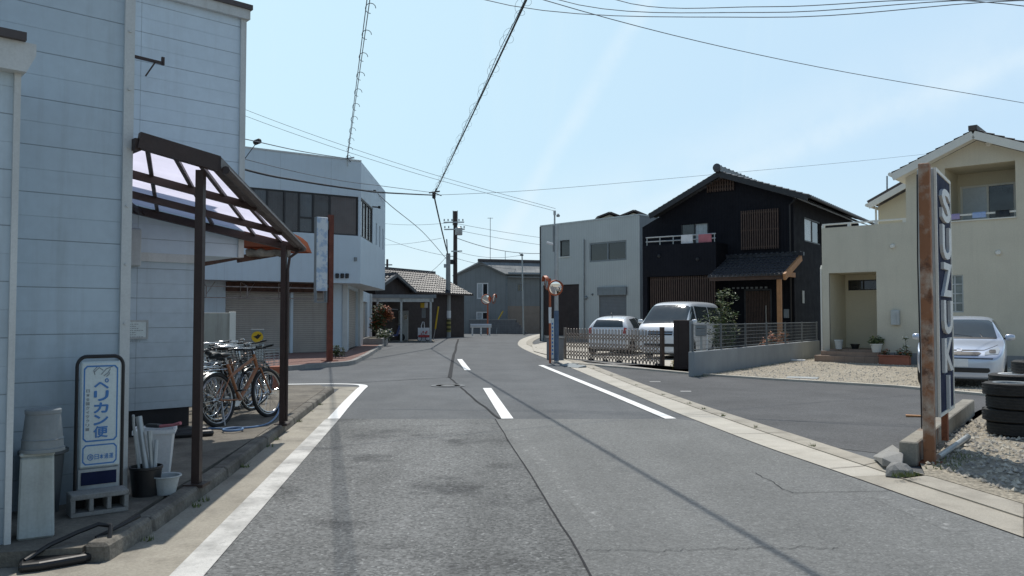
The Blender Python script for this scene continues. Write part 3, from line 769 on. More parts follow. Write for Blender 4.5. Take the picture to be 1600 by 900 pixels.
# ---- small orange roofed awning and rusty valance behind the shelter
q1 = AT(376, 383, 11.2); q2 = AT(466, 388, 11.6); q3 = AT(423, 345, 12.9)
aw = thing('orange_awning', 'small rusty awning with curved orange roof sheet behind the shelter corner', 'awning', (q1.x, q1.y, q1.z))
def A3(p): return V(p) - q1
arc = [(-.03, -.02)] + [((q2.x - q1.x) * (.0 + 1.0 * k / 10), .37 * math.sqrt(max(0, 1 - (k / 10) ** 2.2)) - .02) for k in range(11)]
mb = MB(); mb.prism_y(arc[::-1], .0, 1.2); mb.build('roof_sheet', M['orangepoly'], aw, smooth=40)
mb = MB().tube([(p[0], -.02, p[1] + .01) for p in arc[1:]], .018, 6); mb.build('hoop', M['brown_steel'], aw)
mb = MB().bar(A3(AT(371, 405, 11.2)), A3(AT(446, 393, 11.8)), .05, .10)
mb.bar(A3(AT(318, 411, 10.6)), A3(AT(371, 401, 11.2)), .05, .08).bar(A3(AT(376, 366, 11.25)), A3(AT(374, 402, 11.2)), .08, .05)
mb.build('valance', M['darkrust'], aw)
mb = MB(); rr = random.Random(8); pts = [V((.05 + i * (q2.x - q1.x - .1) / 9, .12, -.10 + rr.uniform(-.01, .01))) for i in range(10)]
mb.tube(pts, [.045 + rr.uniform(0, .03) for _ in pts], 8); mb.build('rolled_blind', mat('grimy_roll', (.20, .17, .14), .9, var=.5, vs=9), aw)
# ---- things along the shaded wall
M['boxgrey'] = mat('stained_box_grey', (.40, .44, .43), .7, var=.16, vs=4, streak=.5, streakcol=(.14, .13, .09))
# standing delivery sign
sb = G(157, 797, AZ + .0); ang = R(38)
sg = thing('standing_sign', 'tall white standing sign with large blue katakana leaning at the white wall', 'sign', (sb.x, sb.y, AZ), ang); sg.scale = (.87, 1, 1)
sgz = .19
top_z = (AT(157, 557, sb.y + .04)).z - AZ
hw = .172
sf = MB(); r = .0135
pts = [(-hw, .085, .0), (-hw, .085, .02), (-hw, .085, top_z - .07)]
for i in range(1, 6):
    t = math.pi / 2 * i / 6; pts.append((-hw + .07 * (1 - math.cos(t)), .085, top_z - .07 + .07 * math.sin(t)))
pts += [(-hw + .07, .085, top_z), (hw - .07, .085, top_z)]
for i in range(1, 6):
    t = math.pi / 2 * i / 6; pts.append((hw - .07 + .07 * math.sin(t), .085, top_z - .07 * (1 - math.cos(t))))
pts += [(hw, .085, top_z - .07), (hw, .085, 0)]
sf.tube(pts, r, 8); sf.build('frame', M['black'], sg, smooth=40)
pw = .150; pz0 = .20 + .09; pz1 = top_z - .035
MB().box(-pw, pw, .062, .095, pz0, pz1).build('panel', M['signface'], sg, bevel=.012)
MB().box(-pw, pw, .08, .10, .0, pz0 - .01).build('lower_panel', M['palegrey'], sg)
MB().box(-pw + .02, pw - .02, .072, .079, .17, .26).build('lower_picture', M['navy'], sg)
mb = MB(); y = .0608
def oring(x0, x1, z0, z1, t, c):
    o = [(x0 + c, z0), (x1 - c, z0), (x1, z0 + c), (x1, z1 - c), (x1 - c, z1), (x0 + c, z1), (x0, z1 - c), (x0, z0 + c)]
    c2 = c * .8; i_ = [(x0 + t + c2, z0 + t), (x1 - t - c2, z0 + t), (x1 - t, z0 + t + c2), (x1 - t, z1 - t - c2), (x1 - t - c2, z1 - t), (x0 + t + c2, z1 - t), (x0 + t, z1 - t - c2), (x0 + t, z0 + t + c2)]
    vs = [(p[0], y, p[1]) for p in o] + [(p[0], y, p[1]) for p in i_]
    mb.add(vs, [(k, (k + 1) % 8, 8 + (k + 1) % 8, 8 + k) for k in range(8)])
hp = pz1 - pz0
zm = pz0 + hp * .235
oring(-pw + .022, pw - .022, zm + .008, pz1 - .028, .011, .022)
oring(-pw + .022, pw - .022, pz0 + .022, zm - .012, .010, .022)
mb.build('border', M['blueink'], sg)
mb = MB(); bh_ = (pz1 - .028) - (zm + .008); zt = pz1 - .028 - bh_ * .165; ch = bh_ * .79 / 5
def bold(mb, c, cx, cz, w_, h_, e):
    for n, (dx, dz) in enumerate(((0, 0), (e, 0), (-e, 0), (0, e), (0, -e))):
        mb.text(c, .2, Mface((cx + dx, y - n * .0004, cz + dz), (1, 0, 0), (0, 0, 1)), .0016, stretch=(w_, h_))
for i, c in enumerate('ヘリカン便'):
    bold(mb, c, .004, zt - ch * (i + .5) - (.012 if i == 0 else 0), .104, ch * (.50 if i == 0 else (.92 if c == '便' else .80)), .0036 if c != '便' else .0022)
zr_ = zt - ch * .24; mb.tube([(.044 + .011 * math.cos(a_ * .628), y, zr_ + .012 * math.sin(a_ * .628)) for a_ in range(10)], .0045, 5, closed=True)
mb.build('lettering', M['blueink'], sg)
mb = MB(); zt2 = zt - ch * 1.05; st_ = bh_ * .56 / 10
for i, c in enumerate('日本全国クイックリー'):
    mb.text(c, .04, Mface((-.094, y, zt2 - i * st_), (1, 0, 0), (0, 0, 1)), .0016, fat=.0006, stretch=(.026, st_ * .72))
mb.build('small_lettering', M['greyink'], sg)
mb = MB(); zc = (pz0 + zm) / 2 - .012
for i, c in enumerate('日本通運'):
    mb.text(c, .05, Mface((-.022 + i * .036, y, zc), (1, 0, 0), (0, 0, 1)), .0016, fat=.0005, stretch=(.031, .036))
mb.tube([(-.068 + .02 * math.cos(t * .3927), y, zc + .02 * math.sin(t * .3927)) for t in range(16)], .003, 5, closed=True); mb.text('通', .03, Mface((-.068, y, zc), (1, 0, 0), (0, 0, 1)), .0016, stretch=(.022, .022))
mb.build('company_lettering', M['blueink'], sg)
mb = MB(); zz = pz1 - .028 - bh_ * .085                         # faint sketched bird mark at the top
for (q0, q1_, q2_) in (((-.05, .0), (-.015, .03), (.015, .01)), ((.0, -.02), (.04, .02), (.085, .035)), ((.02, -.03), (.05, -.01), (.07, .02)), ((-.045, -.02), (-.055, .01), (-.03, .035)), ((.04, -.035), (.06, -.02), (.065, -.005))):
    mb.tube([(p[0], y, zz + p[1]) for p in (q0, q1_, q2_)], .003, 5)
mb.build('emblem', M['greyink'], sg)
# hollow concrete block holding the sign
bl = thing('concrete_block', 'hollow grey concrete block lying at the foot of the standing sign', 'concrete block', (sb.x + .0, sb.y - .05, AZ), ang); bl.scale = (.84, 1, .9)
mb = MB(); mb.box(-.215, .215, -.11, .06, .135, .17).box(-.215, .215, -.11, .06, 0, .035)
for x in (-.215, -.082, .05, .18): mb.box(x, x + .035, -.11, .06, .035, .135)
mb.build('block_body', M['block'], bl, bevel=.006)
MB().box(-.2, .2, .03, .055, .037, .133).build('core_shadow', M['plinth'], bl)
# tall pale box and an upturned tub on it
pbx = G(36, 846, AZ); t = thing('tall_box', 'tall stained pale grey plastic box standing at the wall under an upturned tub', 'storage box', (pbx.x, pbx.y + .13, AZ), R(30))
mb = MB(); mb.add([(-.10, -.095, 0), (.10, -.095, 0), (.10, .09, 0), (-.10, .09, 0), (-.09, -.085, .50), (.09, -.085, .50), (.09, .08, .50), (-.09, .08, .50)], [(0, 3, 2, 1), (4, 5, 6, 7), (0, 1, 5, 4), (1, 2, 6, 5), (2, 3, 7, 6), (3, 0, 4, 7)])
mb.build('box_body', M['boxgrey'], t, bevel=.012)
MB().box(-.094, .094, -.09, .085, .502, .525).build('lid', M['boxgrey'], t, bevel=.008)
t = thing('tub', 'upturned ribbed grey tub resting on top of the tall pale box', 'tub', (pbx.x + .03, pbx.y + .13, AZ + .525))
MB().lathe([(.125, 0), (.125, .02), (.117, .022), (.114, .07), (.118, .075), (.112, .08), (.097, .23), (.101, .235), (.101, .255), (.093, .262), (.0, .262)], 28, caps=False).build('tub_body', M['greyplastic'], t, smooth=35)
t = thing('dark_bin', 'dark grey bin with wide rim half hidden behind the tall pale box', 'bin', (G(66, 800, AZ).x, G(66, 800, AZ).y, AZ))
MB().lathe([(.10, 0), (.13, .40), (.155, .41), (.155, .435), (.145, .437), (.135, .43), (.125, .41)], 24).build('bin_body', mat('dark_bin_plastic', (.07, .08, .085), .6), t, smooth=35)
# bucket with pipes, white bin, white bowl, brush
bk = G(216, 779, AZ); t = thing('black_bucket', 'black bucket holding pipes beside the white bin', 'bucket', (bk.x, bk.y + .12, AZ))
MB().lathe([(.095, 0), (.115, .20), (.122, .205), (.122, .22), (.11, .222), (.108, .2), (.095, .02)], 24).build('bucket_body', M['black'], t, smooth=35)
t2 = thing('pipe_bundle', 'grey pipes and rods standing in the black bucket', 'pipes', (bk.x, bk.y + .12, AZ + .03))
MB().tube([(.03, 0, .0), (-.09, .06, .56)], .024, 10).tube([(.05, .03, 0), (.0, .05, .45)], .02, 8).build('grey_pipe', M['galv'], t2, smooth=40)
MB().tube([(-.04, .02, 0), (-.10, .0, .50), (-.09, -.03, .58)], .01, 6).tube([(.06, 0, 0), (.05, .06, .38)], .014, 6).build('rod', M['palegrey'], t2, smooth=40)
wb = G(229, 748, AZ); t = thing('white_bin', 'square white plastic bin with open top near the shelter post', 'bin', (wb.x, wb.y + .15, AZ), R(20))
mb = MB(); a, b, h = .12, .155, .40
mb.add([(-a, -a, 0), (a, -a, 0), (a, a, 0), (-a, a, 0), (-b, -b, h), (b, -b, h), (b, b, h), (-b, b, h), (-b + .015, -b + .015, h), (b - .015, -b + .015, h), (b - .015, b - .015, h), (-b + .015, b - .015, h), (-a + .015, -a + .015, .02), (a - .015, -a + .015, .02), (a - .015, a - .015, .02), (-a + .015, a - .015, .02)],
       [(0, 3, 2, 1), (0, 1, 5, 4), (1, 2, 6, 5), (2, 3, 7, 6), (3, 0, 4, 7), (4, 5, 9, 8), (5, 6, 10, 9), (6, 7, 11, 10), (7, 4, 8, 11), (8, 9, 13, 12), (9, 10, 14, 13), (10, 11, 15, 14), (11, 8, 12, 15), (12, 13, 14, 15)])
mb.build('bin_body', M['white'], t, bevel=.008)
frame_r = MB(); frame_r.box(-b - .012, b + .012, -b - .012, -b, h - .03, h + .004).box(-b - .012, b + .012, b, b + .012, h - .03, h + .004).box(-b - .012, -b, -b, b, h - .03, h + .004).box(b, b + .012, -b, b, h - .03, h + .004).build('rim', M['white'], t)
br = thing('hand_brush', 'pink handled hand brush lying across the top of the white bin', 'brush', (wb.x + .05, wb.y + .13, AZ + .408), R(-20))
MB().tube([(0, 0, .012), (.14, 0, .03), (.22, 0, .05)], [.014, .012, .015], 8).build('handle', M['pinkcloth'], br, smooth=40)
MB().box(-.14, .0, -.03, .03, 0, .03).build('brush_head', M['black'], br, bevel=.008)
wo = G(250, 776, AZ); t = thing('white_bowl', 'white plastic washing bowl leaning on the ground right of the black bucket', 'bowl', (wo.x, wo.y + .1, AZ))
MB().lathe([(.07, 0), (.10, .13), (.115, .135), (.113, .145), (.097, .14), (.066, .012)], 24).build('bowl_body', M['palegrey'], t, smooth=35)
dk = G(270, 690, AZ); t = thing('dark_bundle', 'dark folded tarpaulin bundle lying on the ground against the black plinth', 'tarpaulin', (dk.x - .1, dk.y + .4, AZ), R(30))
MB().box(-.3, .3, -.12, .12, 0, .10).box(-.1, .35, -.2, -.05, 0, .07).build('folded_sheet', M['black'], t, bevel=.03, seg=2)
# black rubber tray with looped strap, bottom left
bt = G(80, 893, .0); t = thing('black_dolly_tray', 'black plastic tray with looped handle lying at the near end of the kerb', 'tray', (bt.x - .03, bt.y + .14, .006), R(38))
mb = MB(); mb.prism([(-.22, -.085), (-.12, -.11), (.12, -.10), (.22, -.05), (.24, .02), (.2, .08), (-.1, .10), (-.2, .06)], 0, .05); mb.build('tray_body', M['black'], t, bevel=.018, seg=2)
MB().tube([(-.18, -.02, .05), (-.05, .05, .10), (.1, .09, .14), (.22, .10, .17), (.28, .05, .16), (.26, -.02, .10), (.2, -.04, .05)], .014, 8).build('handle', M['black'], t, smooth=40)
MB().tube([(.2, .06, .10), (.36, .12, .14), (.47, .17, .17)], [.012, .012, .016], 8).build('lever', M['black'], t, smooth=40)
# dark cord over the kerb
# hose with coil beside the bicycles
h0 = G(318, 672, AZ); t = thing('garden_hose', 'pale blue hose running along the concrete under the bicycles with a small coil', 'hose', (h0.x, h0.y, AZ))
def H_(px, py, dz=.012): return G(px, py, AZ) - V((h0.x, h0.y, AZ)) + V((0, 0, dz))
pts = smooth_line([H_(310, 671), H_(335, 671), H_(352, 671.5), H_(372, 670.5), H_(400, 668), H_(420, 662.5), H_(433, 654, .05), H_(437, 646, .12)], 6)
c = H_(364, 674.5); co = [c + V((.11 * math.cos(i * .45), .14 * math.sin(i * .45), .012 + .003 * (i / 14))) for i in range(42)]
mb = MB().tube(pts, .012, 7); mb.tube(co, .011, 7); mb.build('hose_body', M['hose'], t, smooth=40)
# terracotta pier, low block wall, yellow stand sign
p = G(432, 607, AZ); t = thing('terracotta_pot', 'square reddish terracotta pot standing behind the far shelter post', 'pot', (p.x, p.y, AZ), R(10))
mb = MB(); a, b, h = .09, .11, .42
mb.add([(-a, -a, 0), (a, -a, 0), (a, a, 0), (-a, a, 0), (-b, -b, h), (b, -b, h), (b, b, h), (-b, b, h)], [(0, 3, 2, 1), (4, 5, 6, 7), (0, 1, 5, 4), (1, 2, 6, 5), (2, 3, 7, 6), (3, 0, 4, 7)])
mb.build('pot_body', M['terracotta'], t, bevel=.012); MB().box(-.125, .125, -.125, .125, h - .06, h + .004).build('rim', M['terracotta'], t, bevel=.008)
q = AT(366, 487, 19.5); q0 = AT(318, 487, 19.2)
t = thing('boundary_wall', 'short cream boundary wall across the gap behind the parked bicycles', 'wall', (q0.x, 19.3, 0), math.atan2(.3, q.x - q0.x))
L_ = (q - q0).length; MB().box(-3, L_, 0, .14, 0, 1.55).build('wall_body', mat('stained_cream_wall', (.36, .36, .32), .85, var=.12, vs=1.5, streak=.5), t, bevel=.01)
MB().box(L_ - .14, L_ + .004, -.02, .16, 0, 1.575).build('wall_end', M['creamtrim'], t, bevel=.008)
q = G(402, 585, AZ); yy = 15.6; q = AT(402, 533, yy)
t = thing('yellow_emblem_sign', 'small stand sign with a yellow oval emblem behind the bicycles', 'sign', (q.x, yy, AZ))
zt = AT(402, 514, yy).z - AZ
MB().box(-.13, .13, 0, .03, zt - .62, zt).build('board', M['greyplastic'], t, bevel=.01)
MB().tube([(-.12, .015, 0), (-.12, .015, zt - .6)], .012, 6).tube([(.12, .015, 0), (.12, .015, zt - .6)], .012, 6).tube([(-.12, -.15, .012), (-.12, .18, .012)], .012, 6).tube([(.12, -.15, .012), (.12, .18, .012)], .012, 6).build('stand', M['black'], t)
MB().prism_y([(.115 * math.cos(i * .314), zt - .155 + .115 * math.sin(i * .314) * .95) for i in range(20)], -.004, -.0005).build('oval', M['yellow'], t)
MB().prism_y([(-.08, zt - .15), (-.04, zt - .17), (.0, zt - .20), (.03, zt - .18), (.07, zt - .13), (.075, zt - .10), (.05, zt - .12), (.02, zt - .10), (-.02, zt - .13)], -.008, -.0045).build('emblem', M['black'], t)
MB().box(-.11, .11, -.004, -.0005, zt - .6, zt - .33).build('panel', M['signface'], t)

# ---- two-storey shop across the side street
SA = math.atan2(1, 1.447)
T = Fr(-5.71, 29.97, SA)
shop = thing('corner_shop', 'white two storey corner shop with brown window band and lowered roller shutters', 'building', (T.o.x, T.o.y, 0), SA)
SZ = .12
zs = T.loc(563, 443)[1]; zp = T.loc(559, 252)[1]
wz1 = T.loc(563, 308)[1]; wz0 = T.loc(563, 369)[1]
# upper storey: front face and the obtuse right face as one shell with a long window opening
rdir = V((-.032, 1, 0)); rl = T.l(T.o + rdir * 7.4)      # right face end in local coords
rn = (rl - V((0, 0, 0))); rn.z = 0; Lr = rn.length; rn.normalize()
wx0 = T.loc(374, 300)[0]; fx0 = -9.0; band0 = -7.6
up = MB(); up.wall(fx0, 0, zs, zp, 0, [(band0, -.10, wz0, wz1)], .12)
up.build('upper_wall', M['shopwall'], shop)
# right face in its own frame
rf_ = bpy.data.objects.new('side_wall', None)
ra = math.atan2(rn.y, rn.x)
sw = MB(); wl_ = .92
slits = []
for px in (588, 593.5, 598.5):
    # intersection with right face plane
    o = T.w(0, 0); rw = (T.w(rl.x, rl.y) - T.w(0, 0)); rw.z = 0; rw.normalize()
    F2 = Fr(o.x, o.y, math.atan2(rw.y, rw.x)); lx, _ = F2.loc(px, 360); slits.append(lx)
F2 = Fr(T.o.x, T.o.y, math.atan2(rw.y, rw.x))
a0_ = F2.loc(566, 340)[0]; a1_ = F2.loc(582.5, 340)[0]
sz = [F2.loc(593, 353)[1], F2.loc(593, 386)[1]]
holes = [(.02, a1_, wz0, wz1)] + [(s - .15, s + .15, sz[1], sz[0]) for s in slits if s + .12 < 7.2]
Lr = max(7.2, slits[-1] + .5)
sw.wall(0, Lr, zs, zp, 0, holes, .12)
# rounded far corner
K = 8; rad = .8; prev = None
for i in range(K + 1):
    t = math.pi / 2 * i / K; p = (Lr + rad * math.sin(t), rad * (1 - math.cos(t)))
    if prev: sw.add([(prev[0], prev[1], zs), (p[0], p[1], zs), (p[0], p[1], zp - .25 * (i / K)), (prev[0], prev[1], zp - .25 * ((i - 1) / K))], [(0, 1, 2, 3)])
    prev = p
so_ = sw.build('side_wall', M['shopwall'], shop); so_.location = (0, 0, 0); so_.rotation_euler = (0, 0, F2.a - T.a)
def inF2(o): o.rotation_euler = (0, 0, F2.a - T.a); return o
tl = V((0, 0, 0))
p_end = T.l(F2.w(Lr, 0)); p_end2 = T.l(F2.w(Lr + rad, rad)); p_back = T.l(F2.w(Lr + rad, 6))
MB().add([(fx0, .02, zp - .25), (-.02, .02, zp - .25), (p_end.x, p_end.y, zp - .25), (p_end2.x, p_end2.y, zp - .25), (p_back.x, p_back.y, zp - .25), (fx0, 9, zp - .25)], [(0, 1, 2, 3, 4, 5)]).build('roof', M['block'], shop)
MB().add([(fx0, .0, zs), (0, 0, zs), (p_end.x, p_end.y, zs), (p_end2.x, p_end2.y, zs), (p_back.x, p_back.y, zs), (fx0, 9, zs)], [(5, 4, 3, 2, 1, 0)]).build('soffit', M['trim'], shop)
MB().box(fx0 - .004, -.002, -.03, .12, zp, zp + .05).build('coping', M['trim'], shop)
MB().box(fx0, fx0 + .1, .14, 9, zs, zp).build('end_wall', M['shopwall'], shop)
# window band
fr = MB(); frame_ring(fr, band0, -.10, wz0, wz1, .03, .10, .05)
xs_ = [band0, T.loc(374, 330)[0], T.loc(396, 330)[0]] + [T.loc(p, 330)[0] for p in (418, 445, 468, 490, 516)] + [-.10]; nb_ = len(xs_) - 1
for x in xs_[1:-1]: fr.box(x - .035, x + .035, .035, .095, wz0 + .05, wz1 - .05)
ztr = T.loc(480, 340)[1]; fr.box(xs_[5] + .035, xs_[6] - .035, .036, .094, ztr - .03, ztr + .03)
fo = fr.build('window', M['darkframe'], shop)
bgl = [mat('brown_tinted_glass', c, .22, var=.25, vs=1.1, fine=0, spec=.6, streak=.3, streakcol=(.10, .10, .105), lines=[('X', .09, .25, .12, 0)]) for c in ((.048, .044, .046), (.085, .095, .105), (.080, .060, .058), (.055, .05, .052))]
for i in range(nb_): MB().box(xs_[i] + .03, xs_[i + 1] - .03, .06 + .01 * (i % 2), .068 + .01 * (i % 2), wz0 + .05, wz1 - .05).build('pane', bgl[(3, 0, 1, 0, 3, 1, 0, 2)[i]], fo)
fr = MB(); frame_ring(fr, .03, a1_ - .01, wz0, wz1, .03, .10, .06)
for k in (1, 2, 3): x = .03 + (a1_ - .04) * k / 4; fr.box(x - .04, x + .04, .034, .096, wz0 + .06, wz1 - .06)
fo = inF2(fr.build('window', M['darkframe'], shop))
for k in range(4):
    x = .03 + (a1_ - .04) * k / 4; MB().box(x + .04, x + (a1_ - .04) / 4 - .04, .07, .078, wz0 + .06, wz1 - .06).build('pane', M['frosted'] if k == 0 else M['brownglass'], fo)
for s in slits:
    if s + .12 < 7.2: inF2(MB().box(s - .148, s + .148, .06, .07, sz[1], sz[0]).build('window', M['brownglass'], shop))
# vents
for px in (526, 534, 541.5):
    x, z = T.loc(px, 431); MB().box(x - .055, x + .055, -.10, -.0, z - .09, z + .09).box(x - .05, x + .05, -.13, -.1, z + .02, z + .08).build('vent_hood', M['darkframe'], shop, bevel=.02)
x, z = T.loc(555, 405); MB().box(x - .05, x + .05, -.06, 0, z - .07, z + .07).build('wall_box', M['greyplastic'], shop)
for (u, z) in ((3.0, F2.loc(590, 331)[1]), (1.6, F2.loc(577, 340)[1] + 1.0)):
    inF2(MB().tube([(u, 0, z), (u, -.25, z - .02)], .03, 6).box(u - .06, u + .06, -.34, -.24, z - .07, z + .03).build('wall_lamp', M['darkframe'], shop))
# ground storey
LF = V((-6.4, 30.6, 0)); loc0 = T.l(LF); ly = loc0.y
lx1 = loc0.x
sx_ = [T.loc(p, 500, ly)[0] for p in (352, 456, 513, 541)]
g = MB()
hz = zs - .02; sh_top = T.loc(420, 456, ly)[1]
g.wall(fx0, lx1, SZ - .1, zs, ly, [(sx_[0], sx_[1] - .05, SZ, sh_top), (sx_[1] + .05, sx_[2], SZ, sh_top)], .15)
g.build('lower_wall', M['shopwall'], shop)
for (a, b) in ((sx_[0], sx_[1] - .05), (sx_[1] + .05, sx_[2])):
    MB().box(a + .002, b - .002, ly + .12, ly + .14, SZ, sh_top).build('roller_shutter', M['shutter'], shop)
MB().box(sx_[0], sx_[2], ly - .16, ly - .004, sh_top, zs - .02).build('shutter_box', M['darkrust'], shop)
# lower right face
q1 = T.l(V((-6.4, 30.6, 0))); q2 = T.l(V((-7.76, 43.5, 0))); d = (q2 - q1); d.z = 0; Ld = d.length; La = math.atan2(d.y, d.x)
F3 = Fr(-6.4, 30.6, math.atan2(12.9, -1.36))
def inF3(o): o.location = (q1.x, q1.y, 0); o.rotation_euler = (0, 0, F3.a - T.a); return o
b_ = [F3.loc(p, 490)[0] for p in (545, 559, 564.5, 574, 577.5)]
inF3(MB().wall(0, Ld, SZ - .1, zs, 0, [(b_[0], b_[1], SZ, zs - .12), (b_[2], b_[3], SZ, zs - .5)], .15).build('lower_side_wall', M['shopwall'], shop))
inF3(MB().box(b_[0] + .002, b_[1] - .002, .10, .12, SZ, zs - .12).build('roller_shutter', M['shutter'], shop))
inF3(MB().box(b_[2] + .002, b_[3] - .002, .10, .12, SZ, zs - .5).build('roller_shutter', M['shutter'], shop))
inF3(MB().box(-.1, .1, -.08, .1, SZ - .1, zs).build('pillar', M['trim'], shop)); inF3(MB().box(b_[1] + .06, b_[2] - .06, -.10, .1, SZ - .1, zs).build('pillar', M['trim'], shop)); inF3(MB().box(b_[4], b_[4] + .5, -.10, .1, SZ - .1, zs).build('pillar', M['trim'], shop))
MB().add([(lx1, ly, 0)] + [], []) 
# bare awning frame over the shutters
af = MB(); ay = ly - 1.0; az = zs - .25; a_x0 = T.loc(322, 465, ly - 1.0)[0] ; a_x1 = T.loc(505, 455, ly - 1.0)[0]
hz1 = T.loc(420, 449, ay)[1]; hz0 = T.loc(420, 466, ay)[1]
for z in (hz1, hz0): af.bar((a_x0, ay, z), (a_x1, ay, z), .035)
for i in range(4):
    x = a_x0 + (a_x1 - a_x0) * i / 3
    af.bar((x, ay, hz1), (x, ly - .16, hz1 + .22), .03); af.bar((x, ay, hz0), (x, ly - .1, hz0), .03); af.bar((x, ay, hz0), (x, ay, hz1), .03); af.bar((x, ly - .17, hz0), (x, ly - .17, hz1 + .22), .03)
    af.bar((x, ay, hz0 + .1), (x + .5, ly - .17, hz1 + .2), .015)
af.build('awning_frame', mat('rusty_awning_frame', (.24, .20, .18), .7, var=.4, vs=8), shop)
# red paved pavement round the shop
sw_poly = [V((-26, 14.6 + 1.5, 0)), G(430, 581), G(545, 571.5), G(556, 569), G(575, 559), G(591, 548), G(602, 540), G(606, 534), V((-9.5, 46, 0)), V((-20, 46, 0)), V((-30, 24, 0))]
sw_poly[0] = V((G(430, 581).x - 18, G(430, 581).y - 3.2, 0))
struct('shop_pavement', MB().prism([(p.x, p.y) for p in sw_poly], -.02, SZ), M['redpave'])
mb = MB(); ed = [p for p in sw_poly[0:8]]; ed2 = polyoffset(ed, .15)
mb.ribbon(zed(ed, SZ + .01), zed(ed2, SZ + .01)); e3 = polyoffset(ed, -.01); mb.ribbon(zed(e3, 0), zed(ed, SZ + .01))
struct('kerb', mb, M['block'])

# ---- rusty red pole with the faded signboard
pp = G(515, 564, SZ); t = thing('pole_sign', 'rusty red steel pole carrying a faded white signboard outside the corner shop', 'pole sign', (pp.x, pp.y, SZ), R(33))
zt = AT(515, 336, pp.y).z - SZ
MB().box(-.075, .075, -.075, .075, 0, zt).box(-.2, .2, -.2, .2, -.01, .02).build('pole', M['redrust'], t)
b0 = AT(500, 455, pp.y).z - SZ; b1 = AT(500, 341, pp.y).z - SZ
MB().box(-.47, -.13, -.12, .12, b0, b1).build('signboard', M['fadedsign'], t, bevel=.01)
fr = MB(); frame_ring(fr, -.475, -.125, b0 - .35, b1 + .01, -.10, .10, .03); fr.box(-.126, -.072, -.05, .05, b0 + .1, b0 + .2).box(-.126, -.072, -.05, .05, b1 - .35, b1 - .1)
fr.build('sign_frame', M['greyplastic'], t)
q = G(515, 545, SZ); t = thing('blue_stand_frame', 'empty dark blue stand frame behind the red pole', 'sign frame', (q.x, q.y, SZ), R(33))
fr = MB()
for x in (-.33, .33): fr.bar((x, 0, 0), (x, 0, 1.05), .04)
fr.bar((-.33, 0, 1.03), (.33, 0, 1.03), .04).bar((-.33, 0, .52), (.33, 0, .52), .04)
fr.build('frame', M['navy'], t)
def shrub(name, label, cat, p, clumps, n, size, mats, group=None, stems=()):
    t = thing(name, label, cat, p, 0, group)
    mb = MB(); leaves(mb, clumps, n, size, len(mats), rnd=random.Random(hash(label) % 1000 if False else len(label) * 7 + n)); mb.build('foliage', mats, t)
    sm = MB()
    for (a, b, r) in stems: sm.tube([a, V(a).lerp(V(b), .5) + V((.03, .02, 0)), b], [r, r * .8, r * .5], 6)
    if stems: sm.build('stem', M['bark'], t)
    return t
q = G(524, 560, SZ)
shrub('low_shrub', 'low dark shrub growing at the foot of the red pole', 'shrub', (q.x, q.y, SZ), [((-.1, 0, .2), .22), ((.15, 0, .18), .2), ((.0, .1, .28), .18)], 420, .05, [M['leaf_d'], M['leaf_m'], M['bark']], stems=[((0, 0, 0), (0, 0, .3), .015)])
# ---- planter and shrubs at the shop's far corner
q = G(603, 540, .0); t = thing('brick_planter', 'low grey block planter at the far end of the corner shop', 'planter', (q.x, q.y, .0), R(95))
MB().box(-2.2, 1.6, 0, .12, 0, .42).box(-2.2, 1.6, .9, 1.0, 0, .42).box(-2.2, -2.08, .12, .9, 0, .42).box(1.48, 1.6, .12, .9, 0, .42).build('planter_wall', M['block'], t, bevel=.01)
MB().box(-2.08, 1.48, .12, .9, 0, .36).build('soil', M['ground'], t)
q = q + V((-.45, .0, .36))
shrub('red_tipped_shrub', 'tall shrub with reddish young leaves in the block planter', 'shrub', (q.x, q.y, q.z), [((0, 0, 1.0), .38), ((.1, .1, 1.45), .34), ((-.1, 0, .6), .3), ((.2, -.1, .8), .3)], 1100, .085, [M['leaf_d'], M['leaf_d'], M['leaf_m'], M['leaf_r']], stems=[((0, 0, 0), (0, 0, 1.2), .03), ((.02, 0, .3), (.2, -.1, 1.0), .02)])
shrub('orange_leaved_bush', 'bright orange leaved crown of a bush beside the red tipped shrub', 'shrub', (q.x + .35, q.y + .3, q.z), [((0, 0, 1.35), .36), ((.15, 0, 1.15), .3)], 620, .08, [M['leaf_r'], M['leaf_o'], M['leaf_r'], M['leaf_d']], stems=[((0, 0, 0), (0, 0, 1.3), .03)])
shrub('flowering_bush', 'low bush with pale flowers spilling over the block planter', 'shrub', (q.x + .5, q.y - .7, q.z), [((0, 0, .2), .34), ((.1, .4, .25), .3), ((-.1, -.3, .2), .3)], 900, .06, [M['leaf_d'], M['leaf_m'], M['leaf_m'], M['petal']], stems=[((0, 0, 0), (0, 0, .3), .02)])
# ================================================================== MIDDLE DISTANCE
# ---- dark tiled house and its carport
ba = math.atan2(1, .52)
B0 = AT(590, 531, 48.8)
B = Fr(B0.x, 48.8, ba)
hs_ = thing('tiled_house', 'low dark brown boarded house with shining silver grey roof tiles at the road bend', 'house', (B.o.x, B.o.y, 0), ba)
xe = B.loc(729, 500)[0]; ze = B.loc(690, 457)[1]; xg0 = B.loc(596, 460)[0]; xg1 = B.loc(645, 450)[0]
MB().box(-5, xe - .35, 0, 6.5, 0, ze).build('wall', M['brownwall'], hs_)
rise = B.loc(690, 430, 2.9)[1] - ze
mb = MB(); wv = V((0, 3.3, rise + .1)); nw = wv.length
tile_roof(mb, (-5.3, -.5, ze - .08), (1, 0, 0), wv, xe + 5.4, nw + .35, int((xe + 5.4) / .30), 10, .05, .045)
mb.build('roof', M['tile_silver'], hs_)
mb = MB(); mb.slab((-5.3, 3.0, ze + rise), (xe + .1, 3.0, ze + rise), (xe + .1, 7.0, ze - .1), (-5.3, 7.0, ze - .1), .1); mb.build('rear_roof', M['tile_black'], hs_)
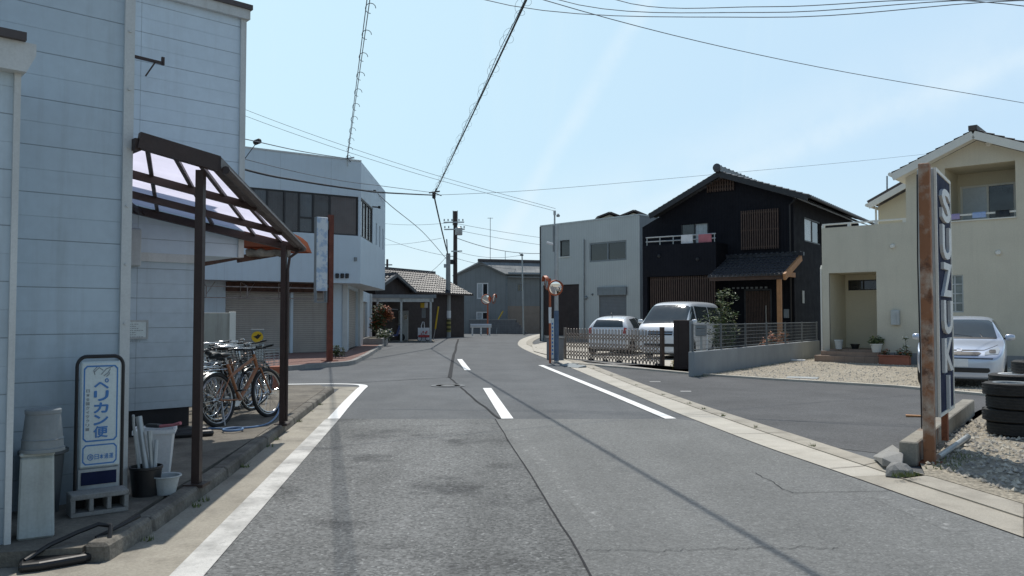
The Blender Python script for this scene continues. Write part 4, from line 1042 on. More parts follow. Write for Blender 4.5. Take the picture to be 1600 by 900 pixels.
MB().bar((-5.3, 2.95, ze + rise + .10), (xe + .15, 2.95, ze + rise + .10), .32, .26).build('ridge', M['tile_black'], hs_)
MB().prism_y([(0, ze), (0, ze), (0, ze)], 0, .1) 
mb = MB(); mb.add([(xe - .36, 0, ze), (xe - .36, 6.5, ze), (xe - .36, 3, ze + rise)], [(0, 1, 2)]); mb.build('gable', M['brownwall'], hs_)
mb = MB(); mb.box(-5.3, xe + .1, -.52, -.40, ze - .16, ze - .06); mb.build('eaves', M['brown_steel'], hs_)
# projecting cross gable
gx = B.loc(614, 432, -1.2)[0]; gz = B.loc(614, 430, -1.2)[1]; gw = 1.75; gd = -1.2
mb = MB(); mb.prism_y([(gx - gw, 0), (gx + gw, 0), (gx + gw, ze), (gx, gz - .1), (gx - gw, ze)], gd, 1.5); mb.build('gable_bay', M['brownwall'], hs_)
mb = MB()
for sgn in (-1, 1):
    sl = V((gx - (gx + sgn * (gw + .25)), 0, gz - (ze - .15)))
    if sgn > 0: tile_roof(mb, (gx + gw + .25, gd - .25, ze - .15), (0, 1, 0), sl, 3.0, sl.length, 9, 5, .05, .04)
    else: tile_roof(mb, (gx - gw - .25, gd + 2.75, ze - .15), (0, -1, 0), sl, 3.0, sl.length, 9, 5, .05, .04)
mb.build('gable_roof', M['tile_silver'], hs_)
MB().bar((gx, gd - .3, gz + .05), (gx, 2.6, gz + .05), .22, .2).bar((gx, gd - .28, gz), (gx + gw + .25, gd - .28, ze - .13), .14, .18).bar((gx, gd - .28, gz), (gx - gw - .25, gd - .28, ze - .13), .14, .18).build('gable_ridge', M['tile_black'], hs_)
# carport
ca0 = AT(583, 470, 41.5); F5 = Fr(AT(578, 500, 45.5).x, 45.5, R(8))
cp = thing('carport', 'grey flat roofed carport on slim posts in front of the dark tiled house', 'carport', (F5.o.x, F5.o.y, 0), R(8))
cx1 = F5.loc(680, 466)[0]; cz = F5.loc(640, 463)[1]
MB().box(-1.2, cx1, -.05, 3.4, cz - .06, cz + .08).box(-1.2, cx1 + .06, -.1, -.05, cz - .10, cz + .10).build('roof', M['greyplastic'], cp)
MB().box(-1.2, cx1 - .1, .02, .12, cz - .32, cz - .10).build('beam', M['galv'], cp)
for px in (590, 627, 673):
    x = F5.loc(px, 500)[0]; MB().box(x - .06, x + .06, .02, .14, 0, cz - .1).build('post', M['galv'], cp)
x0, x1 = F5.loc(592, 490)[0], F5.loc(622, 490)[0]; MB().tube([(x0, .4, cz - .75), (x1, .4, cz - .75)], .025, 6).build('rail', M['galv'], cp)
struct('carport_floor', MB().prism([(p.x, p.y) for p in (F5.w(-1.2, -.1), F5.w(cx1, -.1), F5.w(cx1, 3.4), F5.w(-1.2, 3.4))], -.01, .03), M['concrete_dirty_shaded'])
# white door cabinet, scooter, sign board
x0, x1 = F5.loc(603, 500, 3)[0], F5.loc(638, 500, 3)[0]
t = thing('storage_cabinet', 'pale grey storage cabinet with a small dark window at the back of the carport', 'cabinet', F5.w(x0, 3, .03), R(8))
ch_ = F5.loc(620, 486, 3)[1]
MB().box(0, x1 - x0, 0, .7, 0, ch_).build('cabinet_body', M['palegrey'], t, bevel=.02)
x = (x1 - x0)
MB().box(x * .36, x * .52, -.015, 0, ch_ * .45, ch_ * .8).build('window', M['glass'], t); MB().box(x * .82, x * .94, -.015, 0, ch_ * .70, ch_ * .85).build('window', M['glass'], t)
MB().box(x * .6, x * .615, -.01, 0, .02, ch_ - .05).build('door_seam', M['darkframe'], t)
q = F5.w(F5.loc(612, 520, 1.2)[0], 1.2, .03); t = thing('motor_scooter', 'dark blue motor scooter parked under the carport beside the front post', 'scooter', q, R(-12))
def wheel_disc(mb, c, r, w_, n=18):
    mb.lathe([(r * .62, -w_ / 2), (r * .9, -w_ / 2), (r, -w_ / 4), (r, w_ / 4), (r * .9, w_ / 2), (r * .62, w_ / 2)], n, c, Mrot('X', 90), caps=False)
for x in (-.6, .6):
    mb = MB(); wheel_disc(mb, (x, 0, .22), .22, .09); mb.lathe([(.14, -.03), (.14, .03)], 14, (x, 0, .22), Mrot('X', 90)); mb.build('wheel', M['rubber'], t)
mb = MB(); mb.prism_y([(-.75, .42), (-.3, .3), (.2, .26), (.42, .3), (.55, .85), (.48, .95), (.3, .40), (.05, .36), (-.05, .62), (-.7, .66)], -.13, .13); mb.build('body', M['bluepaint'], t, bevel=.03)
MB().box(-.65, .0, -.13, .13, .66, .76).build('seat', M['black'], t, bevel=.03)
MB().tube([(.45, -.3, 1.0), (.5, 0, .96), (.45, .3, 1.0)], .02, 6).tube([(.5, 0, .96), (.62, 0, .22)], .03, 6).build('handlebar', M['black'], t)
MB().lathe([(.07, 0), (.07, .05), (.03, .06)], 12, (.55, 0, .88), Mrot('Y', 80)).build('headlight', M['lamp'], t)
x0, x1 = F5.loc(653, 520, .9)[0], F5.loc(671, 520, .9)[0]
t = thing('leaning_board', 'white board with red marks leaning at the right post of the carport', 'board', F5.w(x0, .9, .03), R(8))
bh = F5.loc(660, 513, .9)[1]
L_ = x1 - x0; mb = MB(); mb.add([(0, 0, 0), (L_, 0, 0), (L_, .1, bh), (0, .1, bh), (0, .03, 0), (L_, .03, 0), (L_, .13, bh), (0, .13, bh)], [(0, 1, 2, 3), (7, 6, 5, 4), (0, 4, 5, 1), (1, 5, 6, 2), (2, 6, 7, 3), (3, 7, 4, 0)]); mb.build('board_panel', M['white'], t)
MB().tube([(L_ * .3, -.05, bh * .5), (L_ * .45, -.04, bh * .72), (L_ * .65, -.03, bh * .6), (L_ * .8, -.03, bh * .75)], .05, 6).build('red_mark', M['redpaint'], t)
x = F5.loc(661.5, 500, .7)[0]
t = thing('red_cart', 'small red and white hand cart standing in front of the leaning board', 'cart', F5.w(x, .55, .03), R(8))
for dx in (-.22, .25): MB().tube([(dx + .13 * math.cos(i * .524), 0, .15 + .13 * math.sin(i * .524)) for i in range(12)], .02, 6, closed=True).build('wheel', M['rubber'], t)
MB().box(-.3, .35, -.1, .1, .22, .36).build('tray', M['redpaint'], t, bevel=.02)
MB().tube([(-.05, 0, .36), (-.12, 0, .9), (-.05, 0, 1.12), (.03, 0, 1.12), (.06, 0, .9), (.05, 0, .36)], .025, 6).build('handle', M['white'], t)
x = F5.loc(663, 480, 1.5)[0]; zc = F5.loc(663, 477, 1.5)[1]
t = thing('hanging_box', 'small yellow and white box hanging under the carport roof on a dark hanger', 'box', F5.w(x, 1.5, zc), R(8))
MB().box(-.24, .0, -.16, .16, -.15, .15).build('yellow_side', M['yellow'], t, bevel=.02); MB().box(.002, .2, -.16, .16, -.15, .17).build('white_side', M['white'], t, bevel=.02)
MB().box(-.03, .03, -.03, .03, .15, cz - .06 - zc).build('hanger', M['darkframe'], t); MB().box(-.15, .08, -.05, .05, -.75, -.15).build('lower_strip', M['greyplastic'], t)
# bushes and rods in front of the house
q = G(686, 527); shrub('dark_bush', 'dark round bush between the carport and the concrete pole', 'shrub', (q.x, q.y, 0), [((0, 0, .5), .55), ((.3, 0, .4), .45), ((-.3, .1, .9), .5), ((0, 0, 1.2), .4)], 900, .12, [M['leaf_d'], M['leaf_d'], M['leaf_m']], stems=[((0, 0, 0), (0, 0, 1), .04)])
for px in (712, 722):
    q = G(px, 526); t = thing('grey_rod', ('slim grey rod standing just right of the concrete pole' if px == 712 else 'slim grey rod standing by the right corner of the tiled house'), 'rod', q)
    h = AT(px, 504, q.y).z; MB().tube([(0, 0, 0), (0, 0, h)], .05, 8).lathe([(.07, 0), (.07, .05), (.05, .06)], 8).build('rod_body', M['galv'], t, smooth=40)
    MB().lathe([(.055, h), (.055, h + .03), (.02, h + .05)], 8).build('cap', M['greyplastic'], t)
# ---- poles
def pole(name, label, px, base, top, Y, r0, r1, arms=(), m='polecon', group=None):
    b = AT(px, base, Y); z = AT(px, top, Y).z
    t = thing(name, label, 'utility pole', (b.x, Y, 0), 0, group)
    MB().lathe([(r0, 0), (r1, z)], 14).build('shaft', M[m], t, smooth=40)
    return t, z
t, z7 = pole('concrete_pole', 'grey concrete utility pole in front of the tiled house carrying the thick cable', 700, 527, 396, 56, .20, .15)
P56 = V((AT(700, 396, 56).x, 56, z7))
MB().box(-.3, -.12, -.1, .1, z7 - 1.0, z7 - .75).bar((-.1, 0, z7 - .2), (.35, 0, z7 - .2), .05).tube([(-.03, -.15, z7 - .2), (-.1, -.17, z7 + 1.0)], .05, 6).build('bracket', M['galv'], t)
zb_ = AT(700, 510, 56).z; MB().lathe([(.205, zb_ - .4), (.205, zb_ + .5)], 14, caps=False).build('yellow_band', mat('warning_band', (.30, .26, .08), .7, lines=[('Z', .3, .5, .75, 0)]), t)
MB().lathe([(.2, zb_ + .6), (.2, zb_ + 1.1)], 14, caps=False).build('plate', M['white'], t)
t, z8 = pole('transformer_pole', 'tall dark utility pole with crossarms and transformer behind the tiled house', 711, 520, 330, 62, .19, .15, m='brown_steel')
def zz_(py): return AT(711, py, 62).z
for (py, a, b) in ((348, -.9, .7), (359, -.85, .75), (393, -.3, .55)): MB().bar((a, -.2, zz_(py)), (b, -.2, zz_(py) + .02), .09).build('crossarm', M['galv'], t)
for x in (-.18, .16): MB().tube([(x, 0, zz_(352)), (x, 0, zz_(329))], .035, 6).build('top_rod', M['galv'], t)
for (py, xs2) in ((346, (-.85, -.55, -.25, .3, .6)), (357, (-.8, -.5, .45, .7))):
    for x in xs2: MB().lathe([(.03, 0), (.06, .04), (.03, .08), (.06, .12), (.03, .17)], 8, (x, -.2, zz_(py) + .0)).build('insulator', M['greyplastic'], t)
MB().lathe([(.26, zz_(368)), (.28, zz_(367)), (.28, zz_(357)), (.2, zz_(356))], 14, (.30, -.35, 0)).build('transformer', M['galv'], t, smooth=40)
MB().box(-.45, -.1, -.3, .0, zz_(413), zz_(406)).build('junction_box', M['black'], t)
q = AT(605, 425, 95); t = thing('far_pole', 'small far off utility pole with one crossarm beyond the corner shop', 'utility pole', (q.x, 95, 0))
zf = AT(605, 405, 95).z; MB().lathe([(.16, 0), (.13, zf)], 8).build('shaft', M['brown_steel'], t); MB().box(-.6, .6, -.05, .05, zf - .75, zf - .6).build('crossarm', M['galv'], t)
# yellow guy guards
for (pa, pb, Y, lb) in (((680, 514), (685, 479), 50, 'slim yellow guy wire guard leaning in front of the tiled house'), ((778, 500), (786, 486), 68, 'short yellow guy wire guard leaning above the block wall')):
    a = AT(*pa, Y); b = AT(*pb, Y); t = thing('guy_guard', lb, 'guy guard', (a.x, Y, 0))
    o = V((a.x, Y, 0)); d = (b - a); g0 = a - d * (a.z / d.z) if False else a
    MB().tube([V((a.x - .12, Y, 0)) - o, a - o], .025, 6).build('wire', M['galv'], t); MB().tube([a - o, b - o], .05, 8).build('guard', M['yellow'], t)
# ---- grey two-storey apartment house
Q = Fr(AT(792, 500, 70).x, 70, R(16)); ap = thing('grey_apartment', 'weathered grey two storey house with white framed windows beyond the road bend', 'house', (Q.o.x, Q.o.y, 0), R(16))
zea = Q.loc(792, 428)[1]; x1 = 9.0
La = Fr(Q.o.x, Q.o.y, R(-8))
w0 = La.loc(714, 450)[0]; zpk = La.loc(753, 413)[1]; xpk = La.loc(753, 420)[0]; zl = La.loc(715, 430)[1]; da = R(-8) - R(16)
def inLa(o): o.rotation_euler = (0, 0, da); return o
wins = [(La.loc(745, 450)[0], La.loc(763, 450)[0], La.loc(750, 467)[1], La.loc(750, 442)[1]), (La.loc(744, 500)[0], La.loc(763, 500)[0], La.loc(750, 500)[1], La.loc(750, 487)[1])]
mb = MB(); mb.wall(w0, 0, 0, zl, 0, wins, .12); mb.add([(w0, 0, zl), (0, 0, zl), (xpk, 0, zpk)], [(0, 1, 2)]); inLa(mb.build('gable_wall', M['aptwall'], ap))
for wv in wins: inLa(window(ap, *wv, .03, M['white'], M['glass'], t=.10, splits=2, rows=1, panes=[M['curtain'], M['glass']]))
wq = [Q.loc(808, 440)[0], Q.loc(819, 440)[0]]
wz = [Q.loc(813, 456)[1], Q.loc(813, 443)[1]]
zmid = Q.loc(800, 478)[1]
mb = MB(); mb.wall(0, x1, zmid, zea, 0, [(wq[0], wq[1], wz[0], wz[1])], .12); mb.build('side_wall', M['aptwall'], ap)
window(ap, wq[0], wq[1], wz[0], wz[1], .03, M['greyplastic'], M['glass'], t=.08, splits=2)
MB().box(.01, x1, .02, .1, 0, zmid).build('lower_wall', M['apttan'], ap)
MB().box(3.2, 3.5, -.05, .02, 0, zmid).build('pilaster', M['greyplastic'], ap)
MB().box(-.06, .06, -.06, .06, 0, zea).build('downpipe', M['greyplastic'], ap)
MB().box(.0, x1, -.45, -.30, zea - .04, zea + .14).box(0, x1, -.5, .0, zea - .30, zea - .26).build('eaves', M['palegrey'], ap)
# roof: ridge runs back from the gable peak parallel to the side wall
pk = Q.l(La.w(xpk, 0)); pw_ = Q.l(La.w(w0, 0))
mb = MB()
mb.slab((-.3, -.5, zea), (x1, -.5, zea + .0), (x1 + pk.x, pk.y, zpk + .25), (pk.x - .3, pk.y - .25, zpk + .25), .14)
mb.slab((pk.x - .3, pk.y - .25, zpk + .25), (x1 + pk.x, pk.y, zpk + .25), (x1 + pw_.x, pw_.y + .4, zl), (pw_.x - .4, pw_.y + .1, zl), .14)
mb.build('roof', M['aptwall'], ap)
MB().bar((pk.x - .4, pk.y - .2, zpk + .34), (x1 + pk.x, pk.y, zpk + .34), .3, .24).build('ridge', M['tile_brown'], ap)
# antenna masts on roofs, thin steel pole by the side wall
for (px, t0, b0, Y, lb) in ((766, 340, 414, 72, 'tall thin antenna mast rising from the grey house roof'), (789.5, 393, 418, 73, 'short thin aerial rod on the grey house roof')):
    a = AT(px, b0, Y); b = AT(px, t0, Y); t = thing('antenna_mast', lb, 'antenna', (a.x, Y, a.z - .3))
    MB().tube([(0, 0, 0), (0, 0, b.z - a.z + .3)], .03, 6).build('mast', M['galv'], t)
    if px < 770: MB().bar((-.25, 0, b.z - a.z + .25), (.25, 0, b.z - a.z + .25), .04).bar((0, -.25, b.z - a.z + .1), (0, .25, b.z - a.z + .1), .04).build('aerial', M['galv'], t)
a = AT(818, 505, 66); zt = AT(816, 396, 66).z; t = thing('steel_pole', 'slim grey steel pole standing before the grey house right of its corner', 'utility pole', (a.x, 66, 0))
MB().tube([(0, 0, 0), (-.12, 0, zt)], [.07, .05], 8).build('shaft', M['galv'], t, smooth=40); MB().box(-.3, .0, -.06, .06, zt - .2, zt - .08).bar((-.12, 0, zt - .1), (-.4, 0, zt + .05), .04).build('bracket', M['black'], t)
# block wall, guard rail, twin mirrors, small fence
a = AT(733, 516, 70); b = AT(822, 512, 66)
t = thing('block_wall', 'low grey block wall along the far side of the road bend', 'wall', (a.x, a.y, 0), math.atan2(b.y - a.y, b.x - a.x)); L_ = (b - a).length
hb = AT(760, 500, 69).z; mb = MB(); mb.box(0, L_ * .82, 0, .2, 0, hb)
for i in range(5): mb.box(L_ * .82 + i * L_ * .036, L_ * .82 + (i + 1) * L_ * .036, 0, .2, 0, hb * (1 - (i + 1) / 6))
mb.build('wall_body', mat('dark_block_wall', (.14, .14, .145), .9, var=.15, lines=[('X', .4, .04, .4, .003), ('Z', .2, .06, .4, .003)]), t)
MB().box(0, L_ * .82, -.02, .22, hb, hb + .06).build('coping', M['block'], t)
a = AT(735, 518, 62); b = AT(768, 516, 62); t = thing('guard_rail', 'short white guard rail at the outside of the bend', 'guard rail', (a.x, 62, 0)); L_ = b.x - a.x
z0 = AT(735, 512, 62).z; z1 = AT(735, 507, 62).z
mb = MB(); mb.add([(0, 0, z0), (L_, 0, z0), (L_, -.06, z0 + .07), (0, -.06, z0 + .07), (0, .0, (z0 + z1) / 2), (L_, 0, (z0 + z1) / 2), (0, -.06, z1 - .07), (L_, -.06, z1 - .07), (0, 0, z1 + .05), (L_, 0, z1 + .05)], [(0, 1, 2, 3), (3, 2, 5, 4), (4, 5, 7, 6), (6, 7, 9, 8)]); mb.build('rail', M['white'], t)
for x in (.15, L_ / 2, L_ - .15): MB().tube([(x, .06, 0), (x, .06, z1)], .06, 8).build('post', M['white'], t)
def mirror(name, label, P, z, r, face, m, tall_extra=0):
    t = thing(name, label, 'traffic mirror', (P[0], P[1], 0))
    return t
def mirror_head(parent, c, r, az, tilt=8):
    "a convex mirror facing azimuth az (0 = toward -y)"
    Mm = Matrix.Rotation(R(az), 3, 'Z') @ Matrix.Rotation(R(90 + tilt), 3, 'X')
    prof = [(r * math.sin(t * .06) / math.sin(.66), .55 * r * (math.cos(t * .06) - math.cos(.66))) for t in range(11, -1, -1)]
    prof = [(max(p[0], .001), p[1]) for p in prof]
    mh = MB().lathe([(r * 1.0, -.03)] + [(r * 1.05, .0), (r * 1.05, .02)] + [(r, .022)], 32, c, Mm); rim = mh.build('mirror_rim', M['mirror_orange'], parent, smooth=40)
    MB().lathe([(p[0] * .985, p[1] + .014) for p in prof], 32, c, Mm, caps=False).build('mirror_face', M['mirror'], rim, smooth=80)
    hood = MB(); K = 14
    for i in range(K):
        a0_ = math.pi * (.08 + .84 * i / K); a1_ = math.pi * (.08 + .84 * (i + 1) / K)
        vs = []
        for (aa, d) in ((a0_, 0), (a1_, 0), (a1_, .09), (a0_, .09)):
            p = V((r * 1.08 * math.cos(aa), r * 1.08 * math.sin(aa), d)); vs.append(V(c) + Mm @ p)
        hood.add(vs, [(0, 1, 2, 3)])
    hood.build('hood', M['mirror_orange'], rim, smooth=60)
q = AT(762, 515, 64.5); t = thing('twin_mirror', 'pair of round traffic mirrors on one orange post at the bend', 'traffic mirror', (q.x, 64.5, 0))
zc = AT(760, 468, 64.5).z
MB().tube([(0, 0, 0), (0, 0, zc + .3)], .06, 8).bar((0, 0, zc), (.45, 0, zc + .1), .05).build('post', M['mirror_orange'], t)
mirror_head(t, (-.12, -.14, zc), .40, 20); mirror_head(t, (.52, -.08, zc + .05), .38, 70)
# small roofs of a house behind the grey block
for (xa, xb, ya, yp, Y, lb) in ((935, 970, 341, 333.5, 62, 'small low gabled roof peeping over the grey cube house, left one'), (966, 1014, 341, 330.5, 60, 'wider low gabled roof peeping over the grey cube house, right one')):
    a = AT(xa, ya, Y); b = AT(xb, ya, Y); pk = AT((xa + xb) / 2 - 0, yp, Y)
    t = thing('far_house', lb, 'house', (a.x, Y, 0)); L_ = b.x - a.x
    MB().prism_y([(.2, 0), (L_ - .2, 0), (L_ - .2, a.z), (L_ / 2, pk.z - .1), (.2, a.z)], 0, 6).build('wall', M['cream'], t)
    mb = MB(); mb.slab((-.1, -.3, a.z), (L_ / 2, -.3, pk.z), (L_ / 2, 6.3, pk.z), (-.1, 6.3, a.z), -.12); mb.slab((L_ / 2, -.3, pk.z), (L_ + .1, -.3, b.z), (L_ + .1, 6.3, b.z), (L_ / 2, 6.3, pk.z), -.12)
    mb.build('roof', M['tile_brown'], t)
# ================================================================== RIGHT SIDE
M['sleeve'] = mat('faded_blue_sleeve', (.08, .13, .21), .6, var=.15, vs=5)
# ---- grey cube house
ga = math.atan2(-1, .9405)
E_r = Fr(6.85, 42.6, ga)
gh = thing('grey_cube_house', 'flat roofed pale grey clad house with shuttered window left of the black house', 'house', (6.85, 42.6, 0), ga)
gx0 = E_r.loc(845, 440)[0]; gzt = E_r.loc(1003, 336)[1]
def er(xa, ya, xb, yb): a = E_r.loc(xa, ya); b = E_r.loc(xb, yb); return (min(a[0], b[0]), max(a[0], b[0]), min(a[1], b[1]), max(a[1], b[1]))
w1 = er(875, 376, 890, 400); w2 = er(921, 380, 979, 406); sh1 = er(936, 450, 979, 520); dr = er(848, 446, 905, 540)
sh1 = (sh1[0], sh1[1], .9, sh1[3]); dr = (dr[0], dr[1], .02, dr[3])
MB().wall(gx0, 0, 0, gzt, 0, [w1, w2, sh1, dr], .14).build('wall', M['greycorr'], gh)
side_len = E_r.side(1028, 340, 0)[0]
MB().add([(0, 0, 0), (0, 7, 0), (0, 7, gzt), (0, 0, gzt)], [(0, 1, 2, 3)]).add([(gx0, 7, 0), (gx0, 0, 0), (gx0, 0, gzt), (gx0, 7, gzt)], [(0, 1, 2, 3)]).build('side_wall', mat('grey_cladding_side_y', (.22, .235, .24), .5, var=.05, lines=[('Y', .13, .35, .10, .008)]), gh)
MB().box(gx0 - .03, .03, -.03, 7, gzt, gzt + .08).build('roof', M['galv'], gh)
MB().box(gx0 - .06, gx0 - .005, -.04, .1, 0, gzt).build('corner_strip', M['darkframe'], gh)
window(gh, *w1, .04, M['darkframe'], M['glass'], t=.05); MB().box(w1[0] - .05, w1[1] + .05, -.06, .0, w1[2] - .06, w1[2] - .01).build('sill', M['creamtrim'], gh)
window(gh, *w2, .02, M['greyplastic'], M['glass'], t=.09, splits=2)
mb = MB(); mb.box(sh1[0] + .01, sh1[1] - .01, .05, .08, sh1[2] + .004, sh1[3] - .42).build('roller_shutter', M['shutter_grey'], gh)
MB().box(sh1[0] - .05, sh1[1] + .05, -.12, .1, sh1[3] - .42, sh1[3] + .03).build('shutter_box', M['greyplastic'], gh, bevel=.01)
MB().box(dr[0] + .005, dr[1] - .005, .09, .12, dr[2], dr[3] - .005).build('door', M['brownwall'], gh)
x = E_r.loc(913, 400)[0]; MB().tube([(x, -.06, .05), (x, -.06, E_r.loc(913, 374)[1])], .045, 8).build('downpipe', M['galv'], gh, smooth=40)
for (px, py, r) in ((916, 465, .11), (926, 460, .06)):
    x, z = E_r.loc(px, py); MB().lathe([(r, 0), (r, .05), (r * .6, .1)], 14, (x, 0, z), Mrot('X', 90)).build('vent_cap', M['greyplastic'], gh, smooth=40)
MB().box(gx0 + .3, -.1, -.04, -.002, 0, .35).build('base_course', M['block'], gh)

# ---- black clad house
ka = math.atan2(-1, 1.383)
K = Fr(11.0, 31.0, ka)
kh = thing('black_house', 'two storey black clad house with tiled gable roof and timber lattices', 'house', (11, 31, 0), ka)
kx0 = K.loc(1004, 400)[0]; kxa = (kx0) / 2
fd = -.55
zap = K.loc(1122, 268, fd)[1]; zel = K.loc(1018, 334, fd)[1]
xl_ = K.loc(1014, 331, fd)[0]; xr_ = K.loc(1262, 305, fd)[0]; xa_ = K.loc(1122, 262, fd)[0]
zer = K.loc(1262, 305, fd)[1]
def zroof(x): return zap + (zel - zap) * (xa_ - x) / (xa_ - xl_) if x < xa_ else zap + (zer - zap) * (x - xa_) / (xr_ - xa_)
kd = 11.0
def kr(xa, ya, xb, yb, d=0): a = K.loc(xa, ya, d); b = K.loc(xb, yb, d); return (min(a[0], b[0]), max(a[0], b[0]), min(a[1], b[1]), max(a[1], b[1]))
bw = kr(1063, 348, 1107, 382); 
zwl = min(zroof(kx0), zroof(0)) - .22
mb = MB(); mb.wall(kx0, 0, 0, zwl, 0, [bw], .12)
mb.add([(kx0, 0, zwl), (0, 0, zwl), (0, 0, zroof(0) - .2), (xa_, 0, zap - .2), (kx0, 0, zroof(kx0) - .2)], [(0, 1, 2, 3, 4)])
mb.build('wall', M['blackclad'], kh)
s0 = K.side(1257, 345, 0); s1 = K.side(1283, 382, 0)
swl = MB()
hw_ = (s0[0], s1[0], K.side(1270, 380, 0)[1], K.side(1270, 343, 0)[1])
swl.wall(0, kd, 0, zroof(0) - .2, 0, [hw_], .12)
o = swl.build('side_wall', M['blackclad'], kh); o.rotation_euler = (0, 0, R(90))
f = window(kh, *hw_, .03, M['darkframe'], M['glass'], t=.06, splits=2, panes=[M['curtain'], M['glass']]); f.rotation_euler = (0, 0, R(90))
window(kh, *bw, .03, M['darkframe'], M['glass'], t=.06, splits=2, panes=[M['glass'], M['curtain']])
MB().add([(kx0, kd, 0), (kx0, 0, 0), (kx0, 0, zroof(kx0) - .2), (kx0, kd, zroof(kx0) - .2)], [(0, 1, 2, 3)]).build('left_wall', M['blackclad'], kh)
# roof in pantiles on both slopes
mb = MB()
ul = V((xa_ - xl_, 0, zap - zel)); ur = V((xa_ - xr_, 0, zap - zer))
tile_roof(mb, (xl_, kd + .5, zel), (0, -1, 0), ul, kd + .5 - fd, ul.length, 40, 14, .035, .035)
tile_roof(mb, (xr_, fd, zer), (0, 1, 0), ur, kd + .5 - fd, ur.length, 40, 14, .035, .035)
mb.build('roof', M['tile_black'], kh)
mb = MB().bar((xa_, fd - .12, zap + .10), (xa_, kd + .6, zap + .10), .26, .22)
for i in range(24): mb.bar((xa_, fd + i * .45, zap + .215), (xa_, fd + i * .45 + .06, zap + .215), .28, .05)
mb.lathe([(.16, -.08), (.17, .04), (.05, .06)], 12, (xa_, fd - .12, zap + .14), Mrot('X', 90))
mb.build('ridge', M['tile_black'], kh)
MB().bar((xl_, fd + .03, zel - .10), (xa_, fd + .03, zap - .10), .06, .22).bar((xa_, fd + .03, zap - .10), (xr_, fd + .03, zer - .10), .06, .22).build('barge_board', M['darkframe'], kh)
mb = MB(); mb.add([(xl_ + .1, fd + .05, zel - .12), (xa_, fd + .05, zap - .12), (xa_, 0, zap - .12), (xl_ + .1, 0, zel - .12)], [(0, 1, 2, 3)]); mb.add([(xa_, fd + .05, zap - .12), (xr_ - .1, fd + .05, zer - .12), (xr_ - .1, kd, zer - .12), (xa_, kd, zap - .12)], [(0, 1, 2, 3)]); mb.build('soffit', M['darkframe'], kh)
MB().tube([(xr_ + .06, fd, zer - .05), (xr_ + .06, kd, zer - .05)], .06, 8).build('gutter', M['darkframe'], kh)
# timber lattices
def lattice(x0, x1, z0, z1, y, n, m, name='lattice'):
    mb = MB(); wd_ = (x1 - x0) / (n * 2 - 1)
    for i in range(n): mb.box(x0 + 2 * i * wd_, x0 + (2 * i + 1) * wd_, y - .05, y, z0, z1)
    for z in (z0 + .1, (z0 + z1) / 2, z1 - .1): mb.box(x0, x1, y, y + .03, z - .03, z + .03)
    return mb.build(name, m, kh)
a = kr(1158, 330, 1217, 388, -.06); lattice(*a, -.06, 17, M['wood'])
a = kr(1105, 281, 1147, 297, -.06); lattice(*a, -.06, 11, M['wood'])
# balcony box with rail, slatted screen below
bd = -1.25
a = kr(1004, 381, 1119, 430, bd); bzt = K.loc(1060, 381, bd)[1]; bzb = K.loc(1060, 431, bd)[1]
mb = MB(); mb.box(a[0], a[1], bd, -.004, bzb, bzt); mb.build('balcony', M['blackclad'], kh)
mb = MB()
for z in (bzt + .16, bzt + .34): mb.tube([(a[0] + .1, bd + .12, z), (a[1] - .05, bd + .12, z)], .028, 6)
for i in range(6): x = a[0] + .15 + (a[1] - a[0] - .25) * i / 5; mb.tube([(x, bd + .12, bzt), (x, bd + .12, bzt + .34)], .02, 6)
mb.build('balcony_rail', M['galv'], kh)
lattice(a[0] + .3, a[1] - .1, .3, bzb - .02, bd + .15, 30, M['wood'], 'slatted_screen')
MB().box(a[0], a[0] + .2, bd, -.004, 0, bzb - .002).build('balcony_pier', M['blackclad'], kh)
# porch
pd = -2.1
px1 = K.loc(1250, 399, -.05)[0]; px0 = K.loc(1146, 403, -.05)[0]; pzt = K.loc(1250, 399, -.05)[1]; pze = K.loc(1222, 429, pd)[1]
px0 = min(px0, K.loc(1106, 431, pd)[0])
wv = V((0, -pd - .05, pzt - pze))
mb = MB(); tile_roof(mb, (px0, pd, pze), (1, 0, 0), wv, px1 - px0, wv.length, 17, 7, .03, .035)
mb.build('porch_roof', M['tile_black'], kh)
mb = MB()
for i in range(18):
    x = px0 + (px1 - px0) * (i + .5) / 18; mb.lathe([(.055, 0), (.06, .05), (.02, .06)], 8, (x, pd - .0, pze + .03), Mrot('X', 90))
mb.build('eave_tiles', M['tile_silver'], kh)
mb = MB().bar((px0 - .1, -.06, pzt + .06), (px1 + .15, -.06, pzt + .06), .2, .14)
for i in range(15): x = px0 + (px1 - px0) * i / 14; mb.box(x - .05, x + .05, -.2, .0, pzt + .10, pzt + .16)
mb.build('porch_ridge', M['tile_silver'], kh)
MB().bar((px1 + .02, pd - .02, pze - .09), (px1 + .02, -.01, pzt - .09), .09, .24).build('barge_board', M['cedar'], kh)
MB().box(px0, px1 - .05, pd + .12, pd + .24, pze - .16, pze - .02).build('eave_beam', M['wood'], kh)
xp = K.loc(1218, 480, pd + .25)[0]
MB().box(xp - .075, xp + .075, pd + .18, pd + .33, 0, pze - .16).build('post', M['cedar'], kh)
MB().box(xp - .06, xp + .06, pd + .33, -.004, pze - .02, pze + .16).build('tie_beam', M['cedar'], kh)
